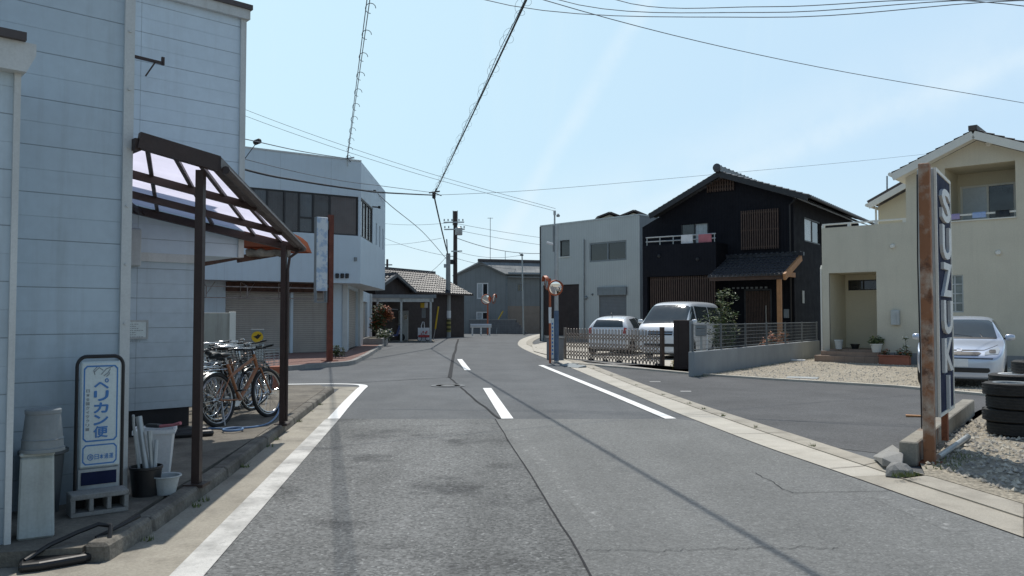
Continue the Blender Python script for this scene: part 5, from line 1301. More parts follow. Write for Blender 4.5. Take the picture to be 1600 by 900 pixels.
# entrance door in the shade, small plate by the corner
a = kr(1163, 452, 1207, 530, -.02); 
mb = MB(); frame_ring(mb, a[0], a[1], .1, a[3], -.05, -.004, .06); mb.build('door_frame', M['darkframe'], kh)
mb = MB(); n = 16
for i in range(n): x = a[0] + .08 + (a[1] - a[0] - .16) * i / (n - 1); mb.box(x - .02, x + .02, -.035, -.004, .15, a[3] - .08)
mb.build('door', M['wood'], kh)
mb = MB(); 
for i in range(8): x = a[0] - .5 + i * .19; mb.box(x, x + .1, -.03, -.004, a[3] + .02, a[3] + .09)
mb.build('transom_lights', M['greyplastic'], kh)
MB().tube([(a[1] - .22, -.09, .8), (a[1] - .22, -.09, 1.9)], .02, 6).build('door_handle', M['galv'], kh)
q = K.side(1254, 464, 0); o = MB().box(q[0] - .10, q[0] + .16, -.03, -.004, q[1] - .25, q[1] + .25).build('wall_plate', M['palegrey'], kh); o.rotation_euler = (0, 0, R(90))
for (px, py) in ((1030, 400), (1090, 405)):
    x, z = K.loc(px, py, bd); MB().lathe([(.07, 0), (.07, .04), (.04, .07)], 12, (x, bd, z), Mrot('X', 90)).build('vent_cap', M['darkframe'], kh, smooth=40)
MB().tube([(-.12, -.07, .05), (-.12, -.07, zroof(0) - .5), (.25, -.35, zroof(0) - .28)], .035, 8).build('downpipe', M['darkframe'], kh, smooth=40)
x, z = K.loc(1230, 500); MB().box(x - .1, x + .1, -.12, -.004, 1.4, 1.75).build('meter_box', M['greyplastic'], kh, bevel=.015)
# washing on the balcony
p = K.w(K.loc(1092, 372, bd + .12)[0], bd + .10, bzt + .04)
for (dx, m, lb, w_, h_) in ((0, 'pinkcloth', 'dark pink cloth hanging at the balcony rail of the black house', .55, .34), (-.75, 'whitecloth', 'white cloth hanging at the balcony rail of the black house', .5, .36)):
    q = K.w(K.loc(1092, 372, bd + .12)[0] + dx, bd + .075, bzt)
    mb = MB(); n = 8; vs = []
    for i in range(n + 1):
        for (z) in (0.0, .2, h_): vs.append((i / n * w_, .02 * math.sin(i * 1.7) * (1 - z / h_), z))
    mb.add(vs, [(i * 3 + j, i * 3 + 3 + j, i * 3 + 4 + j, i * 3 + 1 + j) for i in range(n) for j in range(2)])
    o = mb.build('hanging_cloth', M[m], None, smooth=60); o.location = q; o.rotation_euler = (0, 0, ka); tag(o, lb, 'laundry')

# ---- cream house
ya = math.atan2(-1, 1.125)
Y = Fr(10.06, 25.8, ya)
yh = thing('cream_house', 'cream rendered two storey house with brown gable roof, loggia and recessed entrance', 'house', (10.06, 25.8, 0), ya)
def yr(xa, ya_, xb, yb, d=0): a = Y.loc(xa, ya_, d); b = Y.loc(xb, yb, d); return (min(a[0], b[0]), max(a[0], b[0]), min(a[1], b[1]), max(a[1], b[1]))
zpar = Y.loc(1287, 358)[1]; xt0 = Y.loc(1417, 400)[0]; xend = Y.loc(1600, 400)[0] + 4.2
ent = yr(1295, 427, 1371, 545); ent = (ent[0], ent[1], .42, ent[3])
yfd = -.5
zapY = Y.loc(1520, 203, yfd)[1]; xapY = Y.loc(1520, 203, yfd)[0]; xel = Y.loc(1393, 270, yfd)[0]; zelY = Y.loc(1393, 270, yfd)[1]
slY = (zapY - zelY) / (xapY - xel); xer = 2 * xapY - xel
zt_ = zelY + (xt0 - xel) * slY - .25
log = yr(1476, 264, 1588, 338); log = (log[0], log[1], Y.loc(1560, 341)[1], Y.loc(1540, 256)[1])
win = yr(1478, 430, 1506, 488)
xend = 2 * xapY - xt0; zlo = log[2]
def zr(x): return (zelY + (x - xel) * slY if x < xapY else zelY + (xer - x) * slY) - .22
yd = 8.0
mb = MB(); mb.wall(0, xend, 0, zlo, 0, [ent, win], .12); mb.wall(0, xt0, zlo, zpar, 0)
mb.add([(xt0, 0, zlo), (log[0], 0, zlo), (log[0], 0, zr(log[0])), (xt0, 0, zr(xt0))], [(0, 1, 2, 3)])
mb.add([(log[1], 0, zlo), (xend, 0, zlo), (xend, 0, zr(xend)), (log[1], 0, zr(log[1]))], [(0, 1, 2, 3)])
mb.add([(log[0], 0, log[3]), (log[1], 0, log[3]), (log[1], 0, zr(log[1])), (xapY, 0, zr(xapY)), (log[0], 0, zr(log[0]))], [(0, 1, 2, 3, 4)])
mb.add([(0, yd, 0), (0, 0, 0), (0, 0, zpar), (0, yd, zpar)], [(0, 1, 2, 3)]); mb.add([(xend, 0, 0), (xend, yd, 0), (xend, yd, zr(xend)), (xend, 0, zr(xend))], [(0, 1, 2, 3)])
mb.add([(xt0, yd, zpar - .3), (xt0, 0, zpar - .3), (xt0, 0, zr(xt0)), (xt0, yd, zr(xt0))], [(0, 1, 2, 3)])
mb.add([(0, .15, zpar - .3), (xt0, .15, zpar - .3), (xt0, yd, zpar - .3), (0, yd, zpar - .3)], [(0, 1, 2, 3)])
mb.add([(0, .15, zpar - .3), (0, .15, zpar), (xt0, .15, zpar), (xt0, .15, zpar - .3)], [(0, 1, 2, 3)]); mb.box(-.005, xt0 + .0, -.004, .16, zpar + .001, zpar + .03)
mb.build('wall', M['cream'], yh)
ld = 1.5
lw_ = yr(1500, 292, 1588, 338, ld); lw_ = (lw_[0], min(lw_[1], log[1] - .02), zlo - .35, lw_[3])
mb = MB(); mb.wall(log[0], log[1], zlo - .5, log[3], ld, [lw_], .1)
mb.add([(log[0], 0, zlo - .5), (log[0], ld, zlo - .5), (log[0], ld, log[3]), (log[0], 0, log[3])], [(0, 1, 2, 3)]); mb.add([(log[1], ld, zlo - .5), (log[1], 0, zlo - .5), (log[1], 0, log[3]), (log[1], ld, log[3])], [(0, 1, 2, 3)])
mb.add([(log[0], 0, log[3]), (log[0], ld, log[3]), (log[1], ld, log[3]), (log[1], 0, log[3])], [(0, 1, 2, 3)]); mb.add([(log[0], 0.02, zlo - .5), (log[1], 0.02, zlo - .5), (log[1], ld, zlo - .5), (log[0], ld, zlo - .5)], [(0, 1, 2, 3)])
mb.build('loggia', M['cream_in'], yh)
window(yh, *lw_, ld + .02, M['creamtrim'], M['glass'], t=.06, splits=2, panes=[M['frosted'], M['glass']])
MB().box(log[0], log[1], -.03, .03, zlo + .14, zlo + .19).box(log[0], log[1], -.05, .12, zlo - .02, zlo + .012).build('loggia_rail', M['creamtrim'], yh)
x, z = Y.loc(1480, 295); MB().lathe([(.07, 0), (.07, .08), (.04, .14)], 10, (x, 0, z), Mrot('X', 90)).build('wall_lamp', M['darkframe'], yh)
for (px, py) in ((1395, 385), (1560, 395), (1545, 225)):
    x, z = Y.loc(px, py); MB().lathe([(.075, 0), (.075, .04), (.05, .08)], 14, (x, 0, z), Mrot('X', 90)).build('vent_cap', M['creamtrim'], yh, smooth=40)
MB().tube([(xend - .1, -.06, .05), (xend - .1, -.06, zr(xend) - .3), (xend + .1, -.3, zr(xend) - .1)], .035, 8).build('downpipe', M['creamtrim'], yh, smooth=40)
x, z = Y.loc(1400, 500); MB().box(x - .12, x + .12, -.13, -.004, 1.2, 1.65).build('meter_box', M['palegrey'], yh, bevel=.015)
# recessed entrance
ed_ = 1.5
ew = yr(1325, 438, 1372, 453, ed_); ew = (ew[0], min(ew[1], ent[1] - .05), ew[2], ew[3])
mb = MB(); mb.wall(ent[0], ent[1], ent[2], ent[3], ed_, [ew], .1)
mb.add([(ent[0], .0, ent[2]), (ent[0], ed_, ent[2]), (ent[0], ed_, ent[3]), (ent[0], 0, ent[3])], [(0, 1, 2, 3)]); mb.add([(ent[1], ed_, ent[2]), (ent[1], 0, ent[2]), (ent[1], 0, ent[3]), (ent[1], ed_, ent[3])], [(0, 1, 2, 3)])
mb.add([(ent[0], 0, ent[3]), (ent[0], ed_, ent[3]), (ent[1], ed_, ent[3]), (ent[1], 0, ent[3])], [(0, 1, 2, 3)])
mb.build('entrance_recess', M['cream_in'], yh)
window(yh, *ew, ed_ + .02, M['darkframe'], M['glass'], t=.03, splits=2)
MB().box(ent[0] + .002, ent[1] - .002, -.04, ed_, ent[2] - .12, ent[2] + .0).box(ent[0] - .35, ent[1] + .15, -.40, -.004, .0, ent[2] - .2).box(ent[0] - .2, ent[1] + .1, -.25, -.002, ent[2] - .2, ent[2] - .06).build('entrance_steps', M['tilestep'], yh, bevel=.006)
f = MB(); frame_ring(f, *win, .03, .09, .04)
for k in (1,): x = (win[0] + win[1]) / 2; f.box(x - .02, x + .02, .032, .085, win[2], win[3])
for k in range(1, 4): z = win[2] + (win[3] - win[2]) * k / 4; f.box(win[0], win[1], .034, .083, z - .02, z + .02)
fo = f.build('window', M['palegrey'], yh); MB().box(win[0], win[1], .06, .066, win[2], win[3]).build('pane', mat('dull_glass', (.20, .23, .22), .2, var=.3, vs=3, fine=0), fo)
MB().box(ent[1] + .16, xend + .02, -.02, .0, 0, .36).box(-.02, xend + .02, .001, .1, -.05, .05).build('plinth', M['houseplinth'], yh)
# roof
mb = MB()
ul = V((xapY - xel, 0, zapY - zelY)); ur = V((xapY - xer, 0, zapY - zelY))
tile_roof(mb, (xel, yd + .4, zelY), (0, -1, 0), ul, yd + .4 - yfd, ul.length, 28, 9, .03, .03); tile_roof(mb, (xer, yfd, zelY), (0, 1, 0), ur, yd + .4 - yfd, ur.length, 28, 9, .03, .03)
mb.bar((xapY, yfd - .03, zapY + .06), (xapY, yd + .4, zapY + .06), .22, .14)
mb.build('roof', M['tile_brown'], yh)
MB().bar((xel, yfd + .04, zelY - .13), (xapY, yfd + .04, zapY - .13), .06, .22).bar((xapY, yfd + .04, zapY - .13), (xer, yfd + .04, zelY - .13), .06, .22).build('barge_board', M['creamtrim'], yh)
mb = MB(); mb.add([(xel + .05, yfd + .06, zelY - .2), (xapY, yfd + .06, zapY - .2), (xapY, .0, zapY - .2), (xel + .05, .0, zelY - .2)], [(0, 1, 2, 3)]); mb.add([(xel + .05, .0, zelY - .2), (xt0, .0, zr(xt0)), (xt0, yd, zr(xt0)), (xel + .05, yd, zelY - .2)], [(0, 1, 2, 3)]); mb.add([(xapY, yfd + .06, zapY - .2), (xer, yfd + .06, zelY - .2), (xer, .0, zelY - .2), (xapY, .0, zapY - .2)], [(0, 1, 2, 3)])
mb.build('soffit', M['creamtrim'], yh)
MB().tube([(xel - .05, yfd, zelY - .04), (xel - .05, yd, zelY - .04)], .06, 8).build('gutter', M['creamtrim'], yh)
# lower rear gable behind the flat terrace
d2 = 4.0
q0 = Y.loc(1357, 318, d2 - .4); q1 = Y.loc(1417, 284, d2 - .4); sl2 = (q1[1] - q0[1]) / (q1[0] - q0[0])
xw = Y.loc(1372, 320, d2)[0]; xb_ = q0[0] + 3.0
MB().add([(xw, d2, zpar - .3), (xb_, d2, zpar - .3), (xb_, d2, q0[1] + 3.0 * sl2 - .2), (xw, d2, q0[1] + (xw - q0[0]) * sl2 - .2)], [(0, 1, 2, 3)]).add([(xw, yd, zpar - .3), (xw, d2, zpar - .3), (xw, d2, q0[1]), (xw, yd, q0[1])], [(0, 1, 2, 3)]).build('rear_wall', M['cream_in'], yh)
MB().slab((q0[0], d2 - .45, q0[1]), (xb_, d2 - .45, q0[1] + 3 * sl2), (xb_, yd, q0[1] + 3 * sl2), (q0[0], yd, q0[1]), -.10).build('rear_roof', M['tile_brown'], yh)
MB().bar((q0[0], d2 - .43, q0[1] - .1), (xb_, d2 - .43, q0[1] + 3 * sl2 - .1), .05, .2).tube([(q0[0] - .05, d2 - .45, q0[1] - .06), (q0[0] - .05, yd, q0[1] - .06)], .06, 8).tube([(xw - .06, d2 - .06, q0[1] - .1), (xw - .06, d2 - .06, zpar - .3)], .035, 8).build('rear_trim', M['creamtrim'], yh)
a = Y.loc(1386, 305, d2 + 1); b = Y.loc(1386, 275, d2 + 1); MB().tube([(a[0], d2 + 1, a[1] - .2), (b[0], d2 + 1, b[1])], .03, 6).build('vent_pipe', M['galv'], yh)
# terrace rail
mb = MB(); z1 = Y.loc(1287, 351)[1] + .0
mb.bar((.0, .08, z1), (xt0 - .02, .08, z1), .05, .05)
for i in range(4): x = .03 + (xt0 - .1) * i / 3; mb.box(x - .05, x + .05, .05, .11, zpar + .03, z1 - .02)
mb.build('terrace_rail', M['creamtrim'], yh)
MB().tube([(-.05, .05, .02), (-.05, .05, Y.loc(1283, 420)[1]), (-.05, .12, Y.loc(1283, 415)[1])], .035, 8).build('downpipe', M['creamtrim'], yh)
# washing over the loggia rail
for (xa, xb, m, lb) in ((1485, 1500, 'purple', 'lavender quilt hanging over the loggia rail of the cream house'), (1520, 1541, 'bluecloth', 'pale blue quilt hanging over the loggia rail of the cream house'), (1556, 1578, 'black', 'dark cloth hanging over the loggia rail of the cream house')):
    x0 = Y.loc(xa, 340)[0]; x1 = Y.loc(xb, 340)[0]; mb = MB(); n = 6; vs = []
    for i in range(n + 1):
        x = (x1 - x0) * i / n; wv_ = .008 * math.sin(i * 2.1)
        for (yy, z) in ((.05, -.13), (.045, .0), (.0, .032), (-.045, .0), (-.055 + wv_, -.14)): vs.append((x, yy, z))
    mb.add(vs, [(i * 5 + j, i * 5 + 5 + j, i * 5 + 6 + j, i * 5 + 1 + j) for i in range(n) for j in range(4)])
    o = mb.build('hanging_quilt', M[m], None, smooth=50); o.location = Y.w(x0, 0, zlo + .19); o.rotation_euler = (0, 0, ya); tag(o, lb, 'laundry')

# ---- low concrete wall with mesh fence in front of the black house
a = G(1085, 589); b = G(1281, 558); wa_ = math.atan2(b.y - a.y, b.x - a.x); Lw = (b - a).length
fw = thing('boundary_wall', 'low smooth grey concrete garden wall in front of the black house', 'wall', a, wa_)
MB().box(0, Lw, 0, .15, 0, .60).build('wall_body', M['concreteblue'], fw, bevel=.008)
ff = thing('mesh_fence', 'grey wire mesh fence standing on the low concrete garden wall', 'fence', V((a.x, a.y, .60)), wa_)
for i in range(7):
    x = .08 + (Lw - .2) * i / 6; MB().box(x - .022, x + .022, .05, .095, 0, .68).build('post', M['fencegrey'], ff)
mb = MB()
for k in range(7): z = .05 + .1 * k; mb.tube([(0, .075, z), (Lw, .075, z)], .005 if k not in (0, 6) else .012, 5)
n = int(Lw / .09)
for i in range(n): mb.tube([(i * .09 + .02, .075, .04), (i * .09 + .02, .075, .66)], .003, 4, cap=False)
mb.build('mesh_panel', M['fencegrey'], ff)
# gate pillar with panel and letter box
p = G(1066, 578); t = thing('gate_pillar', 'dark brown gate pillar with a grey side post at the end of the sliding gate', 'pillar', (p.x, p.y, 0), wa_ - R(72))
MB().box(-.22, .20, -.08, .08, 0, 1.36).build('panel', M['brownwall'], t, bevel=.008); MB().box(.204, .30, -.1, .1, 0, 1.34).build('side_post', M['concreteblue'], t, bevel=.008)
p = G(1091, 584); t = thing('letter_box', 'small grey letter box on a post beside the mesh fence', 'letter box', (p.x + .15, p.y + .3, 0), wa_ - R(72))
MB().box(-.03, .03, -.03, .03, 0, .95).build('post', M['galv'], t); MB().box(-.14, .14, -.1, .1, .95, 1.25).build('box', M['greyplastic'], t, bevel=.02); MB().box(-.1, .1, -.106, -.101, 1.14, 1.16).build('slot', M['black'], t)
p = G(1062, 577); t = thing('yellow_rock', 'rough ochre rock standing at the foot of the gate pillar', 'rock', (p.x - .05, p.y - .15, 0))
rr = random.Random(6); bm = bmesh.new(); bmesh.ops.create_icosphere(bm, subdivisions=3, radius=1)
for v_ in bm.verts: v_.co = V((v_.co.x * .14, v_.co.y * .12, v_.co.z * .22 + .17)) * (1 + .25 * noise.noise(v_.co * 1.7))
me = bpy.data.meshes.new('rock_body'); bm.to_mesh(me); bm.free(); me.materials.append(M['rock']); o = bpy.data.objects.new('rock_body', me); COL.objects.link(o); o.parent = t
p = G(1053, 577); shrub('yellow_plant', 'small yellow leaved plant beside the ochre rock', 'plant', (p.x, p.y - .1, 0), [((0, 0, .14), .13), ((.05, 0, .22), .1)], 260, .035, [M['yellow'], M['leaf_l'], M['leaf_l']], stems=[((0, 0, 0), (0, 0, .2), .008)])
# sliding lattice gate
ga_, gb_ = G(884, 561), G(1033, 573); Lg = (gb_ - ga_).length; gang = math.atan2(gb_.y - ga_.y, gb_.x - ga_.x)
t = thing('folding_gate', 'bronze folding lattice gate drawn across the driveway on small wheels', 'gate', ga_, gang)
mb = MB(); n = 30; H = 1.05
for i in range(n + 1):
    x = Lg * i / n
    if i % 1 == 0:
        d = .03
        pts = [(x - d, 0, .10), (x - d, 0, H - .05), (x - d * .6, 0, H - .01), (x, 0, H), (x + d * .6, 0, H - .01), (x + d, 0, H - .05), (x + d, 0, .10), (x + d * .6, 0, .06), (x, 0, .05), (x - d * .6, 0, .06)]
        mb.tube(pts, .0125, 5, closed=True)
s_ = Lg / n
for i in range(n - 1):
    for z in (.2, .5, .8):
        mb.bar((i * s_, -.015, z - .11), ((i + 2) * s_, -.015, z + .11), .018, .02); mb.bar((i * s_, .015, z + .11), ((i + 2) * s_, .015, z - .11), .018, .02)
mb.build('lattice', M['gatebrown'], t)
MB().box(-.07, .0, -.04, .04, .02, H + .04).build('end_post', M['gatebrown'], t); MB().box(Lg + .0, Lg + .10, -.05, .05, .02, H + .10).build('end_post', M['wood'], t)
for x in (.30, .46, .60, .75, .97):
    for dx in (-.07, .07):
        o = MB().tube([(x * Lg + dx, 0, .02 + .05), (x * Lg + dx, 0, .2)], .01, 5).lathe([(.045, -.015), (.045, .015)], 12, (x * Lg + dx, 0, .046), Mrot('X', 90)).build('castor', M['black'], t)
# pale driveway behind and paver strip in front of the gate
gl_ = V((-(gb_ - ga_).y, (gb_ - ga_).x, 0)).normalized()
k0 = [p for p in cw if p.y > G(1085, 588).y - .5]
struct('paver_strip', MB().sheet([V((p.x, p.y, .03)) for p in k0] + [V((ga_.x - .25, ga_.y + .2, .03)), V((gb_.x + 1.2, gb_.y - .4, .03))][::1]), M['paver'])
e1 = E_r.w(.2, -.1); e2 = K.w(kx0 - .2, -1.3)
struct('driveway', MB().sheet([ga_ - (gb_ - ga_) * .12 + gl_ * .05 + V((0, 0, .034)), gb_ + (gb_ - ga_) * .2 + gl_ * .05 + V((0, 0, .034)), V((9.5, 28.5, .034)), V((8.2, 36, .034)), V((6.4, 42, .034)), V((2.2, 46, .034)), V((1.0, 40, .034)), V((.9, 33, .034))]), M['gutter'])
p = G(870, 563); t = thing('gate_block', 'square grey concrete block post behind the orange mirror post', 'pillar', (p.x - .05, p.y + .35, 0), gang)
MB().box(-.28, .25, -.15, .2, 0, .72).build('post_body', M['houseplinth'], t, bevel=.01); MB().box(-.31, .28, -.18, .23, .724, .77).build('cap', M['block'], t, bevel=.008)
# rubber ramp plates on the gutter
for (px, py, lb) in ((889, 572, 'grey rubber ramp plate lying on the gutter, the nearer one to the gate corner'), (901, 574.5, 'grey rubber ramp plate lying on the gutter, the one further right')):
    p = G(px, py); t = thing('ramp_plate', lb, 'ramp', (p.x, p.y, .014), R(-55)); mb = MB(); mb.add([(-.25, -.16, 0), (.25, -.16, 0), (.25, .16, 0), (-.25, .16, 0), (-.24, -.1, .02), (.24, -.1, .02), (.24, .15, .06), (-.24, .15, .06)], [(0, 3, 2, 1), (4, 5, 6, 7), (0, 1, 5, 4), (1, 2, 6, 5), (2, 3, 7, 6), (3, 0, 4, 7)]); mb.build('plate', M['greyplastic'], t)
# ---- street pole with lamp, banner, mirrors
p = G(869.5, 566); SP = p
zt = AT(868, 335, p.y).z; zj = AT(868, 350, p.y).z
t = thing('lamp_pole', 'slim grey pole with a small street lamp arm beside the lattice gate', 'street lamp', p)
MB().lathe([(.075, 0), (.065, zj)], 12).build('shaft', M['galv'], t, smooth=40)
MB().tube([(-.05, 0, zj - .4), (-.05, 0, zt + .05)], .03, 6).box(-.09, -.01, -.04, .04, zt - .02, zt + .12).build('top_rod', M['galv'], t)
zl = AT(860, 380, p.y).z
MB().tube([(-.05, 0, zl - .05), (-.16, 0, zl + .0), (-.30, -.02, zl + .02)], .022, 6).build('lamp_arm', M['galv'], t)
mb = MB(); mb.prism_y([(-.32, zl - .01), (-.1, zl - .07), (-.1, zl - .0), (-.3, zl + .06)], -.06, .05); mb.build('lamp_head', M['white'], t, bevel=.015)
MB().lathe([(.05, 0), (.06, .05), (.02, .1)], 8, (.06, -.03, AT(868, 339, p.y).z)).build('insulator', M['greyplastic'], t)
zq = AT(868, 352, p.y).z; MB().box(-.11, -.06, -.04, .04, zq - .85, zq).build('cable_box', M['greyplastic'], t)
z0, z1 = AT(868, 560, p.y).z, AT(868, 500, p.y).z
MB().box(-.17, -.085, -.06, -.045, z0, z1 + .05).build('vertical_plate', M['signface'], t)
mb = MB(); rr = random.Random(2)
for i in range(9): z = z0 + .12 + i * (z1 - z0 - .15) / 9; mb.box(-.15, -.105, -.064, -.0605, z, z + .06)
mb.box(-.155, -.15, -.0635, -.0604, z0 + .1, z1).build('plate_marks', M['blueink'], t)
MB().lathe([(.078, .05), (.078, z1 + .3)], 12, caps=False).build('blue_sleeve', M['sleeve'], t, smooth=40)
p = G(859.5, 567.5); t = thing('mirror_post', 'orange post with two round traffic mirrors at the corner of the side road', 'traffic mirror', p)
zm_ = AT(866, 450, p.y).z
MB().tube([(0, 0, 0), (0, 0, zm_ + .3)], .036, 10).build('post', M['mirror_orange'], t, smooth=40); MB().bar((0, 0, zm_), (.12, -.02, zm_), .04).build('bracket', M['galv'], t)
mirror_head(t, (.16, -.12, zm_), .235, 14); mirror_head(t, (-.10, -.02, zm_ + .16), .22, -75)
zb2 = AT(859, 490, p.y).z; MB().lathe([(.040, zb2 - .3), (.048, zb2 + .2)], 10, caps=False).build('white_band', M['white'], t, smooth=40)
# ---- concrete wall, sign post and big vertical sign
o_ = G(1405, 727); SGA = math.atan2(1, .72); Z = Fr(o_.x, o_.y, SGA)
cwl = thing('low_concrete_wall', 'low stained concrete wall carrying the tall blue vertical sign', 'wall', (o_.x, o_.y, 0), SGA)
MB().box(0, 4.9, -.16, .0, 0, .235).build('wall_body', mat('stained_wall_top', (.27, .25, .21), .9, var=.15, vs=2.5, fine=.15, fs=50, bump=.004, bs=80, blot=[((.22, .10, .045), 1.6, .60, .72, .7), ((.10, .09, .08), 3, .52, .7, .6)]), cwl, bevel=.012)
pq = G(1453, 727); lp = Z.l(pq)
sgn = thing('vertical_sign', 'tall vertical navy sign with raised white letters on a rusty white steel post', 'sign', (o_.x, o_.y, 0), SGA)
zt = AT(1450, 256, pq.y).z
pmb = MB().box(lp.x - .05, lp.x + .05, lp.y - .05, lp.y + .05, .0, zt); pmb.build('post', M['rustpost'], sgn, bevel=.006)
MB().box(lp.x - .1, lp.x + .1, lp.y - .1, lp.y + .1, .0, .035).build('base_plate', M['rust'], sgn)
q0 = Z.l(AT(1464, 450, 7.93)); sy = q0.y; sx0 = q0.x; sx1 = Z.loc(1486.5, 450, sy)[0]; sz0, sz1 = AT(1466, 652, 7.95).z, AT(1464, 262, 7.95).z
MB().box(sx0, sx1, sy + .012, sy + .16, sz0, sz1).build('cabinet', M['palegrey'], sgn, bevel=.008)
f = MB(); frame_ring(f, sx0, sx1, sz0, sz1, sy - .012, sy + .011, .035); f.build('frame', M['creamtrim'], sgn)
MB().box(sx0 + .036, sx1 - .036, sy - .002, sy + .010, sz0 + .036, sz1 - .036).build('face', M['navy'], sgn)
chh = (sz1 - sz0 - .16) / 6
for i, c in enumerate('SUZUKI'):
    zc = sz1 - .16 - chh * (i + .5) + .02
    MB().text(c, .4, Mface(((sx0 + sx1) / 2 + .0, sy - .018, zc), (1, 0, 0), (0, 0, 1)), .03, fat=.012, stretch=(((sx1 - sx0) * .60, chh * .90) if c != 'I' else (.085, chh * .90))).build('letter', M['letterwhite'], sgn)
MB().box(sx1 - .12, sx1 - .02, sy + .05, sy + .11, .10, sz0 - .002).box(sx0 + .02, sx0 + .1, sy + .05, sy + .11, .10, sz0 - .002).build('leg', M['rust'], sgn)
for z in (sz1 - .1, .9, 1.9): MB().box(lp.x + .06, sx0 + .05, sy + .04, sy + .09, z - .02, z + .02).build('bracket', M['rust'], sgn)
MB().tube([(lp.x + .0, lp.y + .066, .35), (lp.x + .0, lp.y + .068, 1.2), (lp.x, lp.y + .075, 2.0), (lp.x, lp.y + .066, zt - .1)], .007, 6).build('cable', M['black'], sgn)
q = G(1420, 652); t = thing('broken_plank', 'short piece of pale brown wood lying on the asphalt behind the sign post', 'plank', (q.x + .1, q.y, .006), R(-8)); mb = MB(); mb.add([(-.14, -.03, 0), (.16, -.025, 0), (.18, .03, 0), (-.12, .035, 0), (-.15, -.03, .025), (.16, -.025, .02), (.17, .03, .022), (-.12, .035, .03)], [(0, 3, 2, 1), (4, 5, 6, 7), (0, 1, 5, 4), (1, 2, 6, 5), (2, 3, 7, 6), (3, 0, 4, 7)]); mb.build('plank_body', M['cedar'], t)
pa, pb_ = G(1466, 716, .06), G(1512, 684, .06); t = thing('grey_pipe', 'short pale grey pipe lying on the gravel along the low concrete wall', 'pipe', V((pa.x, pa.y, .04)))
d = pb_ - pa; MB().tube([(0, 0, .03), (d.x, d.y, .03)], .03, 12).tube([(d.x * .96, d.y * .96, .03), (d.x, d.y, .03)], .037, 12).build('pipe_body', M['galv'], t, smooth=40)
# kerb end stones
q = G(1385, 741); t = thing('kerb_end_stone', 'sloping concrete kerb end stone at the corner of the low wall', 'kerb stone', (q.x, q.y, .012), math.atan2((GK[20] - GK[10]).y, (GK[20] - GK[10]).x))
a_ = G(1364, 722) - q; 
mb = MB(); A0 = [G(1364, 722), G(1379, 737), G(1409, 740), G(1412, 727), G(1395, 714)]
t.rotation_euler = (0, 0, 0); t.location = (q.x, q.y, 0)
mb.prism([((p - q).x, (p - q).y) for p in A0], .05, .13)
vs = mb.v; mb.v = [(v_[0], v_[1], (.06 if (abs(v_[0] - (A0[0] - q).x) < .02 and v_[2] > .1) else v_[2])) for v_ in vs]
mb.build('stone_body', M['block'], t, bevel=.015)
q = G(1405, 746); t = thing('broken_stone', 'small broken grey concrete lump in front of the low wall end', 'stone', (q.x, q.y, .018))
bm = bmesh.new(); bmesh.ops.create_icosphere(bm, subdivisions=2, radius=1)
for v_ in bm.verts: v_.co = V((v_.co.x * .13, v_.co.y * .09, max(-.0, v_.co.z * .12))) * (1 + .3 * noise.noise(v_.co * 2 + V((3, 1, 2))))
me = bpy.data.meshes.new('stone_body'); bm.to_mesh(me); bm.free(); me.materials.append(M['block']); o = bpy.data.objects.new('stone_body', me); COL.objects.link(o); o.parent = t
# weeds
def weeds(pts, n, h, seed, name='weeds'):
    rr = random.Random(seed); mb = MB()
    for _ in range(n):
        c, r = rr.choice(pts); a = rr.uniform(0, 6.28); q = rr.random() ** .5 * r; p = V((c[0] + q * math.cos(a), c[1] + q * math.sin(a), c[2])); b = rr.uniform(0, 6.28); hh = h * rr.uniform(.4, 1.2)
        e = V((math.cos(b), math.sin(b), 0)) * .006; l = V((rr.gauss(0, .35), rr.gauss(0, .35), 1)) * hh
        mb.add([p - e, p + e, p + l * .6 + V((0, 0, 0)), p + l], [(0, 1, 2), (0, 2, 3)], rr.randrange(2))
    return tag(mb.build(name, [M['leaf_m'], M['leaf_l']]), kind='stuff')
wp = [(G(1400 + 6 * i, 745 - .5 * i, .05), .06) for i in range(6)] + [(G(1470 + 8 * i, 733 - 4 * i, .045), .14) for i in range(6)]
wp += [(a.lerp(b, i / 12) + V((.1, -.12, .02)), .2) for i in range(13)] + [(cw[i].lerp(cw[i + 1], k / 5) + V((0, .15, .02)), .2) for i in (3, 4) for k in range(5)]
wp += [(p + V((.05, .02, .012)), .035) for p in GM[10:60:3]] + [(V((kx(y) + .03, y, .008)), .05) for y in (5.2, 6.1, 6.3, 7.7, 8.9, 9.4, 11, 12.2, 13.1)] + [(Y.w(x, -.05, .02), .12) for x in (2.2, 2.9, 3.6, 4.4, 5.0)]
weeds(wp, 1500, .05, 5)
